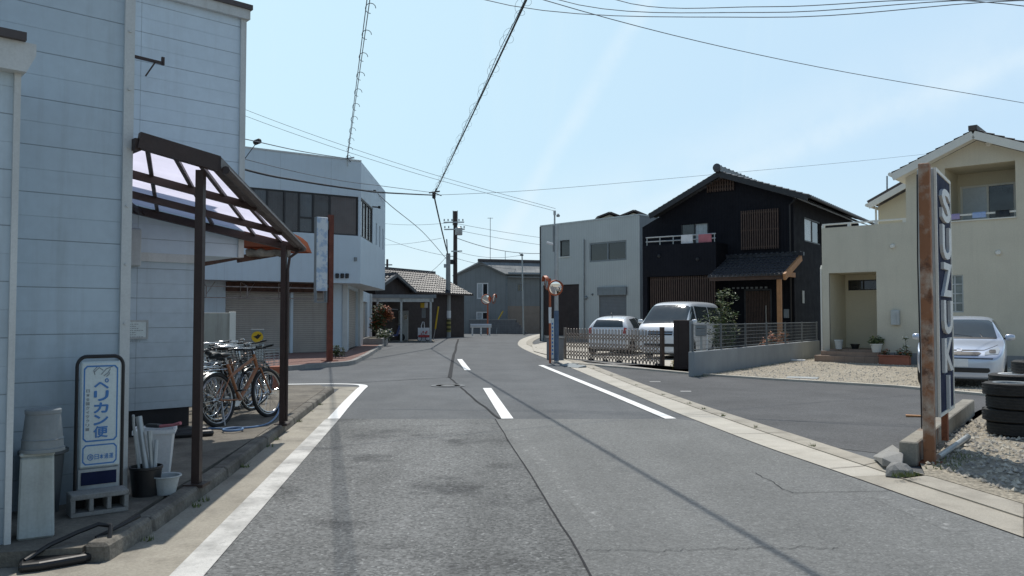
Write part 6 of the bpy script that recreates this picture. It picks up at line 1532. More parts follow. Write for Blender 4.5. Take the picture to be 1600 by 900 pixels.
# ---- tyres
def tyre_profile(R_, w_): return [(R_ * .60, -w_ * .42), (R_ * .66, -w_ * .5), (R_ * .90, -w_ * .5), (R_ * .98, -w_ * .40), (R_, -w_ * .25), (R_, w_ * .25), (R_ * .98, w_ * .40), (R_ * .90, w_ * .5), (R_ * .66, w_ * .5), (R_ * .60, w_ * .42), (R_ * .62, 0), (R_ * .60, -w_ * .42)]
def tyre(name, label, c, R_=.30, w_=.18, rim=None, tilt=0, az=0):
    t = thing(name, label, 'tyre', c, az, 'stacked old tyres'); t.rotation_euler = (tilt, 0, az)
    mb = MB().lathe(tyre_profile(R_, w_), 40, (0, 0, w_ / 2), caps=False)
    for z in (-.05, -.015, .02, .055): mb.lathe([(R_ * 1.0, z - .012), (R_ * 1.012, z - .010), (R_ * 1.012, z + .010), (R_, z + .012)], 40, (0, 0, w_ / 2), caps=False)
    mb.build('tyre_body', M['rubber'], t, smooth=40)
    if rim:
        rm = MB().lathe([(R_ * .6, w_ * .40 + w_ / 2), (R_ * .66, w_ * .48 + w_ / 2), (R_ * .64, w_ * .53 + w_ / 2), (R_ * .55, w_ * .50 + w_ / 2), (R_ * .5, w_ * .3 + w_ / 2), (R_ * .2, w_ * .36 + w_ / 2), (.01, w_ * .36 + w_ / 2)], 40, caps=False)
        ro = rm.build('rim', M[rim], t, smooth=30)
        for k in range(5):
            a_ = k * 1.2566; MB().lathe([(.011, 0), (.011, .012)], 8, (R_ * .28 * math.cos(a_), R_ * .28 * math.sin(a_), w_ * .86)).build('bolt', M['galv'], ro)
    return t
q = G(1574, 684, .04); cx, cy = q.x + .24, q.y + .25
for i, lb in enumerate(('bottom tyre of the near stack of black tyres', 'second tyre from the bottom in the near black stack', 'third tyre from the bottom in the near black stack', 'topmost tyre with grey wheel of the near black stack')):
    tyre('old_tyre', lb, (cx + (.03, -.01, .02, -.01)[i], cy + (.0, .02, -.01, .01)[i], .045 + i * .155), .31, .15, 'greyplastic' if i == 3 else None, az=i)
c2 = (cx + .42, cy + .62)
for i in range(4): tyre('old_tyre', ('bottom tyre of the rear stack partly hidden by the near stack', 'second tyre of the rear stack partly hidden by the near stack', 'third tyre of the rear stack, just under the white rimmed one', 'white rimmed tyre near the top of the rear stack')[i], (c2[0], c2[1], .045 + i * .17), .30, .165, 'white' if i == 3 else None, az=i)
tyre('old_tyre', 'plain black tyre lying highest on the rear stack', (c2[0] + .32, c2[1] + .05, .045 + 4 * .17), .29, .16, None)
for i in range(4): tyre('old_tyre', ('bottom tyre of the right hand stack at the picture edge', 'second tyre of the right hand stack at the picture edge', 'third tyre of the right hand stack at the picture edge', 'top tyre of the right hand stack at the picture edge')[i], (cx + .68, cy - .12, .045 + i * .16), .31, .155, None, az=i)
# ---- pots and plants at the cream house
def pot(name, label, p, r, h, m): 
    t = thing(name, label, 'plant pot', p); MB().lathe([(r * .7, 0), (r * .95, h * .85), (r * 1.06, h * .86), (r * 1.06, h), (r * .92, h), (r * .88, h * .85), (.01, h * .8)], 20, caps=False).build('pot_body', M[m], t, smooth=35); return t
q = Y.w(ent[0] + .30, -.05, ent[2]); pot('white_pot', 'empty pale pot on the entrance step at the left of the recess', q, .13, .3, 'palegrey')
q = Y.w(ent[0] + .62, .5, ent[2]); pot('dark_pot', 'low dark pot standing inside the entrance recess', q, .14, .16, 'black')
q = Y.w(ent[1] + .02, -.16, ent[2] - .06); pot('pale_round_pot', 'round pale pot with grey green plant at the right end of the entrance step', q, .17, .26, 'creamtrim')
shrub('pot_plant', 'grey green plant growing in the round pale pot by the entrance', 'plant', q + V((0, 0, .24)), [((-.08, 0, .1), .16), ((.1, 0, .12), .16)], 260, .05, [M['leaf_m'], M['leaf_l'], M['leaf_d']], stems=[((0, 0, -.05), (0, 0, .1), .015)])
q = Y.w(ent[1] + .55, -.45, .0); t = thing('brown_planter', 'long reddish brown planter box against the plinth of the cream house', 'planter', q, ya)
MB().box(-.35, .5, -.12, .12, 0, .3).box(-.38, .53, -.15, .15, .26, .302).build('planter_box', M['terracotta'], t, bevel=.015)
shrub('planter_flowers', 'low green and red plants growing in the reddish planter', 'plant', q + V((.05, -.04, .3)), [((-.2, .15, .06), .14), ((.15, -.1, .07), .15), ((.3, -.25, .05), .12)], 330, .045, [M['leaf_d'], M['leaf_m'], M['leaf_r']], stems=[((0, 0, -.1), (0, 0, .08), .012)])
q = Y.w(ent[1] + .95, -.5, .0); shrub('slender_plant', 'slender pale plant standing right of the reddish planter', 'plant', q, [((0, 0, .55), .12), ((.03, 0, .3), .13), ((0, 0, .8), .1)], 150, .045, [M['leaf_l'], M['petal'], M['leaf_m']], stems=[((0, 0, 0), (0, 0, .8), .01)])
for (px, py, lb, s_) in ((1246, 565, 'flat white stone slab lying on the gravel near the garden wall', (.24, .12, .05)), (1376, 568, 'small white block on the gravel below the entrance step', (.1, .08, .07)), (1254, 592, 'grey flat drain cover lying in the gravel by the kerb', (.35, .2, .02))):
    q = G(px, py); t = thing('stone_slab' if 'drain' not in lb else 'drain_cover', lb, 'stone' if 'drain' not in lb else 'drain cover', (q.x, q.y, .02), R(-25)); MB().box(-s_[0], s_[0], -s_[1], s_[1], 0, s_[2]).build('slab_body', M['white'] if 'white' in lb else M['galv'], t, bevel=.012)
# garden shrubs behind the fence
q = K.w(-3.9, -7.3, 0) if False else V((G(1128, 560).x, G(1128, 560).y, 0)); q = AT(1128, 520, 22.6); q.z = 0
rr = random.Random(9)
t = thing('garden_shrub', 'tall open leafy shrub growing behind the mesh fence near the van', 'shrub', q)
stems = []; cl = []; mb2 = MB()
for i in range(15):
    a_ = rr.uniform(0, 6.28); l_ = rr.uniform(.8, 2.15); sp = rr.uniform(.15, .62); e = V((math.cos(a_) * sp, math.sin(a_) * sp * .7, l_)); mid = e * .5 + V((rr.uniform(-.08, .08), rr.uniform(-.08, .08), .1)); mb2.tube([(rr.uniform(-.06, .06), rr.uniform(-.06, .06), 0), mid, e], [.016, .011, .004], 5)
    for k in range(5): c_ = mid.lerp(e, k / 4); cl.append((c_, .12 + .05 * rr.random()))
cl += [((.42, 0, 1.95), .14), ((.3, 0, 2.1), .14), ((.18, 0, 2.2), .12), ((-.35, 0, 1.55), .2), ((-.5, .1, 1.3), .2)]
mb2.build('stem', M['bark'], t); mb = MB(); leaves(mb, cl, 1900, .055, 4, rnd=rr); mb.build('foliage', [M['leaf_d'], M['leaf_m'], M['leaf_l'], M['leaf_d']], t)
q = AT(1208, 530, 26.6); q.z = 0
shrub('orange_shrub', 'low orange brown shrub behind the mesh fence below the porch post', 'shrub', q, [((-.2, 0, .55), .3), ((.25, 0, .5), .3), ((0, 0, .75), .25), ((.4, .1, .85), .15)], 520, .06, [M['leaf_o'], M['leaf_r'], M['leaf_d']], stems=[((0, 0, 0), (-.2, 0, .7), .012), ((0, 0, 0), (.25, 0, .7), .012)])
for (px, lb) in ((1095, 'white slim stake among the low plants behind the fence, left one'), (1104, 'white slim stake among the low plants behind the fence, right one')):
    q = AT(px, 530, 21.6); q.z = 0; t = thing('garden_stake', lb, 'stake', q); MB().tube([(0, 0, 0), (.02, 0, .95)], .018, 6).build('stake_body', M['white'], t)
# ================================================================== VEHICLES
def car_body(L, stations, W_, zbelt, wroof, zroof, wheels, rw, nose=.0):
    "one continuous shell lofted along the length and rounded; wheel arches are cut out"
    rings = []
    for (x, zt, w, zb) in stations:
        zbb = min(zbelt, zt - .035)
        t = max(0, min(1, (zt - zbelt) / (zroof - zbelt))); wr = w * (1 - .02) * (1 - t) + wroof * t
        zm = zb + (zbb - zb) * .55
        half = [(0, zb), (w * .80, zb), (w * .965, zb + .05), (w * 1.0, zm), (w * .985, zbb), (wr * .99, zt - (.07 * t + .02)), (wr * .84, zt - .008 * (1 + t)), (wr * .4, zt), ]
        ring = [(x, y, z) for (y, z) in half] + [(x, 0, zt + .006)] + [(x, -y, z) for (y, z) in half[:0:-1]]
        rings.append(ring)
    n = len(rings[0]); vs = [p for r in rings for p in r]; fs = []
    for i in range(len(rings) - 1):
        for j in range(n): fs.append((i * n + j, i * n + (j + 1) % n, (i + 1) * n + (j + 1) % n, (i + 1) * n + j))
    fs.append(tuple(range(n))[::-1]); fs.append(tuple((len(rings) - 1) * n + j for j in range(n)))
    me = bpy.data.meshes.new('body'); me.from_pydata(vs, [], fs); me.update()
    bm = bmesh.new(); bm.from_mesh(me); bmesh.ops.recalc_face_normals(bm, faces=bm.faces); bm.to_mesh(me); bm.free()
    o = bpy.data.objects.new('body', me); COL.objects.link(o)
    md = o.modifiers.new('s', 'SUBSURF'); md.levels = 3; md.render_levels = 3
    dg = bpy.context.evaluated_depsgraph_get(); m2 = bpy.data.meshes.new_from_object(o.evaluated_get(dg))
    o.modifiers.clear(); o.data = m2
    # arches
    cut = MB()
    for x in wheels:
        for sg_ in (-1, 1):
            cut.lathe([(rw * 1.13, -.17), (rw * 1.13, .17)], 28, (x, sg_ * W_ * .46, rw), Mrot('X', 90))
    c = cut.build('cutter', [], None)
    bmc = bmesh.new(); bmc.from_mesh(c.data); bmesh.ops.recalc_face_normals(bmc, faces=bmc.faces); bmc.to_mesh(c.data); bmc.free()
    b = o.modifiers.new('b', 'BOOLEAN'); b.operation = 'DIFFERENCE'; b.object = c; b.solver = 'EXACT'
    dg = bpy.context.evaluated_depsgraph_get(); m3 = bpy.data.meshes.new_from_object(o.evaluated_get(dg))
    o.modifiers.clear(); o.data = m3; bpy.data.objects.remove(c)
    m3.polygons.foreach_set('use_smooth', [True] * len(m3.polygons)); m3.set_sharp_from_angle(angle=R(40))
    m3.materials.clear()
    bvh = BVHTree.FromPolygons([v.co.copy() for v in m2.vertices], [tuple(p.vertices) for p in m2.polygons])
    return o, bvh
def patch(bvh, poly, axis, off, div=4):
    "a panel lying on the shell: poly of 2-D points thrown along an axis ('+x','-x','+y','-y','-z')"
    ax = axis[1]; s = 1 if axis[0] == '+' else -1
    bm = bmesh.new()
    def P3(p): return {'x': V((-9 * s, p[0], p[1])), 'y': V((p[0], -9 * s, p[1])), 'z': V((p[0], p[1], 9))}[ax]
    vs = [bm.verts.new(P3(p)) for p in poly]; bm.faces.new(vs)
    bmesh.ops.triangulate(bm, faces=bm.faces)
    for _ in range(div):
        es = [e for e in bm.edges if e.calc_length() > .06]
        if es: bmesh.ops.subdivide_edges(bm, edges=es, cuts=1); bmesh.ops.triangulate(bm, faces=bm.faces)
    d = {'x': V((s, 0, 0)), 'y': V((0, s, 0)), 'z': V((0, 0, -1))}[ax]
    for v_ in bm.verts:
        h, nn, _, _ = bvh.ray_cast(v_.co, d)
        if h is None:
            h, nn, _, _ = bvh.find_nearest(v_.co + d * 9)
        if nn.dot(d) > 0: nn = -nn
        v_.co = h + (-d) * off * .6 + nn * off * .6
    mb = MB(); idx = {v_: i for i, v_ in enumerate(bm.verts)}
    mb.add([v_.co.copy() for v_ in bm.verts], [tuple(idx[q] for q in f.verts) for f in bm.faces]); bm.free()
    return mb
def car(name, label, loc, heading, spec):
    t = thing(name, label, spec['cat'], loc, heading)
    o, bvh = car_body(spec['L'], spec['st'], spec['W'], spec['belt'], spec['wr'], spec['H'], spec['wheels'], spec['rw'])
    o.data.materials.append(M[spec['paint']]); o.parent = t
    for (nm, axis, poly, m, off, par) in spec['patches']:
        ob = patch(bvh, poly, axis, off).build(nm, M[m], t, smooth=60)
    MB().box(.25, spec['L'] - .2, -spec['W'] * .38, spec['W'] * .38, .14, .5).build('underbody', M['cartrim'], t)
    for x in spec['wheels']:
        for sg_ in (-1, 1):
            c = (x, sg_ * (spec['W'] / 2 - .10), spec['rw']); r = spec['rw']
            mb = MB().lathe([(r * .64, -.085), (r * .93, -.085), (r, -.06), (r, .06), (r * .93, .085), (r * .64, .085)], 28, c, Mrot('X', 90), caps=False)
            w_ = mb.build('wheel', M['rubber'], t, smooth=40)
            MB().lathe([(r * .65, -.06), (r * .66, .0), (r * .66, .06)], 24, c, Mrot('X', 90), caps=False).lathe([(.01, sg_ * -.05), (r * .2, sg_ * -.05), (r * .3, sg_ * -.03), (r * .62, sg_ * -.06), (r * .65, sg_ * -.06)], 24, c, Mrot('X', 90), caps=False).build('rim', M['alloy'], w_, smooth=40)
    for sg_ in (-1, 1):
        mx, my, mz = spec['mirror']
        mb = MB().lathe([(.01, -.10), (.06, -.085), (.075, -.02), (.07, .06), (.045, .085), (.01, .09)], 12, (mx, sg_ * (my + .10), mz), Matrix(((1, 0, 0), (0, 0, 1), (0, -1, 0))) @ Matrix.Diagonal((.55, .95, 1.0)), caps=False)
        mo = mb.build('wing_mirror', M[spec['paint']], t, smooth=50)
        MB().bar((mx + .02, sg_ * (my - .06), mz - .04), (mx, sg_ * (my + .04), mz - .02), .05, .035).build('mirror_arm', M['cartrim'], mo)
    return t, bvh
def sym(poly): return poly + [(-y, z) for (y, z) in poly[::-1]]
def pol(cx, cz, w, h, k=.3):
    return [(cx - w / 2 + w * k * .3, cz - h / 2), (cx + w / 2 - w * k * .3, cz - h / 2), (cx + w / 2, cz - h / 2 + h * k), (cx + w / 2, cz + h / 2 - h * k), (cx + w / 2 - w * k * .3, cz + h / 2), (cx - w / 2 + w * k * .3, cz + h / 2), (cx - w / 2, cz + h / 2 - h * k), (cx - w / 2, cz - h / 2 + h * k)]
HB = dict(cat='car', L=3.62, W=1.665, belt=.98, wr=.60, H=1.53, wheels=(.70, 3.10), rw=.295, paint='carsilver', mirror=(1.22, .80, 1.05),
    st=[(0, .58, .60, .24), (.03, .66, .70, .20), (.12, .74, .775, .17), (.30, .83, .815, .17), (.55, .915, .83, .17), (.85, .985, .835, .17), (1.02, 1.06, .835, .17), (1.30, 1.27, .83, .17), (1.58, 1.435, .83, .17), (1.85, 1.505, .83, .17), (2.4, 1.53, .83, .17), (3.0, 1.49, .825, .17), (3.35, 1.38, .81, .19), (3.55, 1.12, .78, .22), (3.61, .85, .74, .26), (3.62, .6, .70, .3)],
    patches=[('windscreen', '+x', sym([(0, 1.075), (.45, 1.06), (.665, 1.045), (.64, 1.14), (.56, 1.39), (.50, 1.425), (.25, 1.445)])[:-1] if False else [(0, 1.06), (.45, 1.052), (.67, 1.045), (.655, 1.10), (.57, 1.38), (.50, 1.425), (.25, 1.44), (0, 1.443), (-.25, 1.44), (-.50, 1.425), (-.57, 1.38), (-.655, 1.10), (-.67, 1.045), (-.45, 1.052)], 'carglass', .006, None),
             ('cowl', '+x', [(-.66, 1.02), (.66, 1.02), (.665, 1.043), (.45, 1.05), (0, 1.057), (-.45, 1.05), (-.665, 1.043)], 'cartrim', .005, None),
             ('headlight', '+x', [(.46, .70), (.70, .72), (.735, .80), (.70, .86), (.60, .83), (.47, .755)], 'lamp', .008, None), ('headlight', '+x', [(-.46, .70), (-.47, .755), (-.60, .83), (-.70, .86), (-.735, .80), (-.70, .72)], 'lamp', .008, None),
             ('headlight_inner', '+x', pol(.60, .77, .12, .07), 'cartrim', .014, None), ('headlight_inner', '+x', pol(-.60, .77, .12, .07), 'cartrim', .014, None),
             ('grille', '+x', [(-.34, .685), (.34, .685), (.40, .735), (.36, .755), (-.36, .755), (-.40, .735)], 'cartrim', .008, None),
             ('number_plate', '+x', [(-.17, .45), (.17, .45), (.17, .61), (-.17, .61)], 'white', .03, None),
             ('lower_grille', '+x', [(-.52, .33), (.52, .33), (.56, .37), (.54, .43), (-.54, .43), (-.56, .37)], 'cartrim', .008, None),
             ('bumper_line', '+x', [(-.60, .615), (.60, .615), (.62, .635), (-.62, .635)], 'cartrim', .007, None),
             ('emblem', '+x', pol(0, .79, .10, .06), 'chrome', .012, None),
             ('side_window', '+y', [(1.15, 1.02), (2.0, 1.02), (2.0, 1.43), (1.72, 1.42), (1.45, 1.27)], 'carglass', .006, None), ('side_window', '-y', [(1.15, 1.02), (1.45, 1.27), (1.72, 1.42), (2.0, 1.43), (2.0, 1.02)], 'carglass', .006, None),
             ('side_window', '+y', [(2.06, 1.02), (2.85, 1.04), (2.90, 1.38), (2.06, 1.43)], 'carglass', .006, None), ('side_window', '-y', [(2.06, 1.02), (2.06, 1.43), (2.90, 1.38), (2.85, 1.04)], 'carglass', .006, None),
             ('bonnet_seam', '+x', [(-.69, .905), (-.60, .862), (-.45, .80), (0, .775), (.45, .80), (.60, .862), (.69, .905), (.69, .897), (.60, .853), (.45, .791), (0, .766), (-.45, .791), (-.60, .853), (-.69, .897)][::-1], 'cartrim', .004, None),
             ('rear_window', '-x', [(-.58, 1.08), (.58, 1.08), (.5, 1.36), (-.5, 1.36)], 'carglass', .006, None),
             ('door_seam', '-y', [(2.02, .25), (2.02, 1.0), (2.035, 1.0), (2.035, .25)], 'cartrim', .004, None), ('door_seam', '-y', [(1.1, .3), (1.1, .95), (1.112, .95), (1.112, .3)], 'cartrim', .004, None)])
cp_ = G(1503, 607)
hd = math.atan2(.815, .58) + R(3)
t, bv = car('parked_car', 'silver hatchback parked on gravel behind the tall navy sign', (cp_.x - .08, cp_.y - .05, .02), hd, HB); t.scale = (1, .97, .95)
MB().tube([(2.6, .35, 1.51), (2.85, .35, 1.62)], .006, 5).build('aerial', M['cartrim'], t)
for sg_ in (-1, 1): MB().bar((1.00, sg_ * .1 - .3, 1.065), (1.10, sg_ * .3 - .05, 1.13), .012, .012).build('wiper', M['cartrim'], t)
VN = dict(cat='van', L=4.69, W=1.69, belt=1.16, wr=.70, H=1.96, wheels=(.98, 3.55), rw=.315, paint='carwhite', mirror=(.72, .86, 1.26),
    st=[(0, .72, .68, .28), (.03, .86, .76, .22), (.12, 1.03, .815, .19), (.28, 1.14, .84, .18), (.42, 1.20, .845, .18), (.60, 1.36, .845, .18), (.86, 1.60, .845, .18), (1.10, 1.80, .845, .18), (1.32, 1.90, .845, .18), (1.7, 1.95, .845, .18), (2.6, 1.965, .845, .18), (3.8, 1.96, .845, .18), (4.4, 1.93, .84, .2), (4.62, 1.80, .82, .24), (4.68, 1.2, .80, .3), (4.69, .7, .78, .36)],
    patches=[('windscreen', '+x', [(0, 1.20), (.5, 1.195), (.76, 1.18), (.75, 1.26), (.69, 1.70), (.62, 1.79), (.3, 1.82), (0, 1.825), (-.3, 1.82), (-.62, 1.79), (-.69, 1.70), (-.75, 1.26), (-.76, 1.18), (-.5, 1.195)], 'carglass', .006, None),
             ('headlight', '+x', [(.46, .78), (.74, .78), (.76, .98), (.68, 1.02), (.47, .94)], 'lamp', .008, None), ('headlight', '+x', [(-.46, .78), (-.47, .94), (-.68, 1.02), (-.76, .98), (-.74, .78)], 'lamp', .008, None),
             ('grille', '+x', [(-.42, .80), (.42, .80), (.43, .93), (-.43, .93)], 'cartrim', .008, None), ('grille_bar', '+x', [(-.42, .855), (.42, .855), (.42, .88), (-.42, .88)], 'chrome', .016, None),
             ('lower_grille', '+x', [(-.55, .42), (.55, .42), (.55, .52), (-.55, .52)], 'cartrim', .008, None), ('number_plate', '+x', [(-.17, .56), (.17, .56), (.17, .73), (-.17, .73)], 'white', .03, None),
             ('side_window', '+y', [(.62, 1.20), (1.35, 1.20), (1.35, 1.78), (1.12, 1.75)], 'carglass', .006, None), ('side_window', '-y', [(.62, 1.20), (1.12, 1.75), (1.35, 1.78), (1.35, 1.20)], 'carglass', .006, None),
             ('side_window', '+y', [(1.48, 1.22), (2.9, 1.22), (2.9, 1.76), (1.48, 1.78)], 'carglass', .006, None), ('side_window', '-y', [(1.48, 1.22), (1.48, 1.78), (2.9, 1.76), (2.9, 1.22)], 'carglass', .006, None),
             ('side_window', '+y', [(3.0, 1.22), (4.4, 1.22), (4.35, 1.74), (3.0, 1.76)], 'carglass', .006, None), ('side_window', '-y', [(3.0, 1.22), (3.0, 1.76), (4.35, 1.74), (4.4, 1.22)], 'carglass', .006, None),
             ('rear_window', '-x', [(-.66, 1.2), (.66, 1.2), (.6, 1.75), (-.6, 1.75)], 'carglass', .006, None)])
vp = AT(1031, 560, 26.6); hv = math.atan2(.85, .50)
t, bv = car('parked_van', 'white high roofed van parked behind the folding gate', (vp.x, 26.6, .036), hv, VN)
for sg_ in (-1, 1): MB().bar((.50, sg_ * .25 - .35, 1.235), (.56, sg_ * .25 + .1, 1.29), .015, .015).build('wiper', M['cartrim'], t)
SC_ = dict(HB); SC_ = {**HB, 'paint': 'carwhite', 'H': 1.46, 'st': [(a, min(b, 9) * (.955 if b > 1.0 else 1), c, d) for (a, b, c, d) in HB['st']]}
SC_['patches'] = [(nm, ax, [(p[0], p[1] * .955 if p[1] > 1.0 else p[1]) for p in po], m, off, q) for (nm, ax, po, m, off, q) in HB['patches']]
wp_ = AT(949, 560, 29.3)
h2 = hv + R(6)
SC_['patches'] = SC_['patches'] + [('tail_light', '-x', [(.60, .80), (.70, .80), (.72, 1.0), (.62, 1.02)], 'redpaint', .008, None), ('tail_light', '-x', [(-.60, .80), (-.62, 1.02), (-.72, 1.0), (-.70, .80)], 'redpaint', .008, None), ('number_plate', '-x', [(-.17, .62), (.17, .62), (.17, .77), (-.17, .77)], 'white', .02, None)]
t, bv = car('parked_car', 'small white hatchback parked left of the white van behind the gate', (wp_.x + SC_['L'] * math.cos(h2), 29.3 + SC_['L'] * math.sin(h2), .036), h2 + math.pi, SC_)
MB().tube([(3.0, 0, 1.40), (3.1, 0, 1.55)], .012, 5).build('aerial', M['cartrim'], t)

# ================================================================== BICYCLES
def bicycle(name, label, kind, paint):
    t = thing(name, label, 'bicycle', (0, 0, 0), 0, 'bicycles parked under the shelter')
    Rw = .315; xb = 1.03
    mtb = kind == 'mtb'
    for (x, nm) in ((0, 'rear'), (xb, 'front')):
        fat = .024 if mtb else .017
        w_ = MB().tube([(x + Rw * math.cos(a * .1963), 0, Rw + fat - .017 + Rw * math.sin(a * .1963)) for a in range(32)], fat, 8, closed=True).build('wheel', M['rubber'], t, smooth=60)
        MB().tube([(x + (Rw - .028) * math.cos(a * .1963), 0, Rw + fat - .017 + (Rw - .028) * math.sin(a * .1963)) for a in range(32)], .011, 6, closed=True).build('rim', M['chrome'] if not mtb else M['alloy'], w_, smooth=60)
        sp = MB()
        for a in range(24):
            an_ = a * 2 * math.pi / 24; sg_ = .025 if a % 2 else -.025; of = .35 if (a // 2) % 2 else -.35
            sp.tube([(x + .02 * math.cos(an_ + of), sg_, Rw + .02 * math.sin(an_ + of)), (x + (Rw - .03) * math.cos(an_), 0, Rw + (Rw - .03) * math.sin(an_))], .0014, 3, cap=False)
        sp.lathe([(.022, -.045), (.03, -.03), (.018, -.02), (.018, .02), (.03, .03), (.022, .045)], 12, (x, 0, Rw), Mrot('X', 90)); sp.build('spokes', M['chrome'], w_)
    bbx, bbz = .43, .285
    hd0, hd1 = V((.80, 0, .86 if mtb else .80)), V((.85, 0, .68 if mtb else .60))
    st_ = V((.26, 0, .76)); 
    f = MB(); r = .020 if mtb else .016
    if mtb:
        f.tube([hd0 - V((0, 0, .05)), st_ + V((.03, 0, -.16))], r, 10).tube([hd1, V((.62, 0, .46)), V((bbx, 0, bbz))], r * 1.25, 10)
    else:
        f.tube([hd0 - V((0, 0, .06)), V((.6, 0, .50)), V((bbx + .02, 0, bbz + .10))], r, 8).tube([hd1, V((.62, 0, .36)), V((bbx, 0, bbz))], r * 1.15, 8)
    f.tube([V((bbx, 0, bbz)), st_], r, 8).tube([hd0, hd1], r * 1.15, 8)
    for s in (-.06, .06):
        f.tube([V((bbx, s * .5, bbz)), V((0, s, Rw))], .009, 6).tube([st_ + V((.03, s * .3, -.14)), V((0, s, Rw))], .008, 6)
    f.build('frame', M[paint], t, smooth=50)
    fk = MB()
    for s in (-.055, .055): fk.tube([hd1 + V((.005, s, -.02)), V((.93, s, .50)), V((xb, s, Rw))], [.014, .013, .009], 8)
    fk.tube([hd1 + V((.005, -.06, -.02)), hd1 + V((.005, .06, -.02))], .016, 8); fk.build('fork', M[paint], t, smooth=50)
    hb = MB()
    if mtb: hb.tube([(.79, 0, .86), (.78, 0, .91), (.86, 0, .93)], .014, 8).tube([(.82, -.30, .95), (.86, -.1, .93), (.86, .1, .93), (.82, .30, .95)], .011, 8)
    else: hb.tube([(.79, 0, .80), (.76, 0, .97), (.79, 0, 1.0)], .013, 8).tube([(.55, -.27, 1.0), (.70, -.25, 1.02), (.79, -.10, 1.0), (.79, .10, 1.0), (.70, .25, 1.02), (.55, .27, 1.0)], .011, 8)
    h_ = hb.build('handlebar', M['chrome'] if not mtb else M['black'], t, smooth=50)
    for s in (-1, 1):
        if mtb: MB().tube([(.84, s * .19, .943), (.82, s * .31, .953)], .016, 8).build('grip', M['black'], h_)
        else: MB().tube([(.54, s * .27, 1.0), (.66, s * .26, 1.015)], .016, 8).build('grip', M['black'], h_)
    MB().tube([st_, V((.235, 0, .84))], .012, 8).build('seat_post', M['chrome'], t)
    sd_ = MB(); sd_.lathe([(.0, -.13), (.065, -.12), (.085, -.06), (.07, .02), (.03, .09), (.018, .14), (.0, .145)], 14, (.215, 0, .875), Matrix(((0, 0, 1), (1, 0, 0), (0, .42, 0))), caps=False); sd_.build('saddle', M['black'], t, smooth=60)
    ck = MB(); ck.lathe([(.085, -.004), (.09, 0), (.085, .004)], 24, (bbx, .05, bbz), Mrot('X', 90)).tube([(bbx, .06, bbz), (bbx + .11, .075, bbz - .12)], .009, 6).tube([(bbx, -.06, bbz), (bbx - .11, -.075, bbz + .12)], .009, 6)
    c_ = ck.build('crank', M['alloy'], t)
    for (x, y, z) in ((bbx + .11, .125, bbz - .12), (bbx - .11, -.125, bbz + .12)): MB().box(x - .04, x + .04, y - .045, y + .045, z - .01, z + .01).build('pedal', M['black'], c_)
    ch = MB(); ch.tube([(bbx, .05, bbz + .085), (0, .05, Rw + .035)], .005, 4).tube([(bbx, .05, bbz - .085), (0, .05, Rw - .035)], .005, 4); ch.lathe([(.04, -.004), (.04, .004)], 16, (0, .05, Rw), Mrot('X', 90)); ch.build('chain', M['black'], t)
    def guard(x, a0_, a1_):
        mb = MB(); A = []; B = []
        for i in range(15):
            a_ = a0_ + (a1_ - a0_) * i / 14; q = Rw + .035
            A.append((x + q * math.cos(a_), -.028, Rw + q * math.sin(a_))); B.append((x + q * math.cos(a_), .028, Rw + q * math.sin(a_)))
        C = [((a[0] + b[0]) / 2 + (.012) * math.cos(a0_ + (a1_ - a0_) * i / 14), 0, (a[2]) + .012 * math.sin(a0_ + (a1_ - a0_) * i / 14)) for i, (a, b) in enumerate(zip(A, B))]
        mb.ribbon(A, C).ribbon(C, B); return mb
    guard(0, .6, 3.3).build('mudguard', M['chrome'] if kind != 'black' else M['blackpaint'], t, smooth=70)
    if not mtb:
        guard(xb, .2, 2.4).build('mudguard', M['chrome'] if kind != 'black' else M['blackpaint'], t, smooth=70)
        rk = MB()
        for s in (-.06, .06): rk.tube([(-.30, s, .72), (.20, s, .72)], .006, 6).tube([(-.2, s, .72), (0, s, Rw)], .006, 6)
        for x in (-.30, -.15, .0, .15): rk.tube([(x, -.06, .72), (x, .06, .72)], .006, 6)
        rk.build('rear_rack', M['chrome'], t)
        bk_ = MB(); 
        for k in range(7):
            z = .72 + .24 * k / 6; e = 1 + .12 * k / 6
            bk_.tube([(.98 - .14 * e, -.15 * e, z), (.98 + .14 * e, -.15 * e, z), (.98 + .14 * e, .15 * e, z), (.98 - .14 * e, .15 * e, z)], .004, 4, closed=True)
        for (dx, dy) in [(-.14, y) for y in (-.15, -.05, .05, .15)] + [(.14, y) for y in (-.15, -.05, .05, .15)] + [(x, y) for x in (-.05, .05) for y in (-.15, .15)]:
            bk_.tube([(.98 + dx, dy, .72), (.98 + dx * 1.12, dy * 1.12, .96)], .004, 4)
        for y in (-.08, 0, .08): bk_.tube([(.84, y, .72), (1.12, y, .72)], .004, 4)
        bk_.build('basket', M['galv'] if kind != 'black' else M['black'], t)
        MB().lathe([(.035, 0), (.04, .05), (.01, .06)], 12, (.92, .09, .62), Mrot('Y', 80)).build('headlight', M['chrome'], t, smooth=40)
    MB().tube([(.02, -.06, Rw - .02), (-.08, -.16, .0)], .009, 6).build('kickstand', M['galv'], t)
    return t
b_or = bicycle('bicycle', 'orange mountain bike nearest the road under the bicycle shelter', 'mtb', 'orange')
b_si = bicycle('bicycle', 'silver city bicycle with wire basket right behind the orange one', 'city', 'silverpaint')
b_bl = bicycle('bicycle', 'black city bicycle with black mudguards, third from the orange one', 'black', 'blackpaint')
r0 = G(342, 666, AZ); f0 = G(420, 651, AZ); hd = math.atan2(f0.y - r0.y, f0.x - r0.x)
def put(o, k, dx=0, dy=0, da=0, lean=-6):
    if 'orange' not in o['label'][:22]: o.scale = (.93, .93, .93)
    o.location = (r0.x + k * -.20 + dx, r0.y + k * .40 + dy, AZ + .002); o.rotation_euler = (R(lean), 0, hd + R(da))
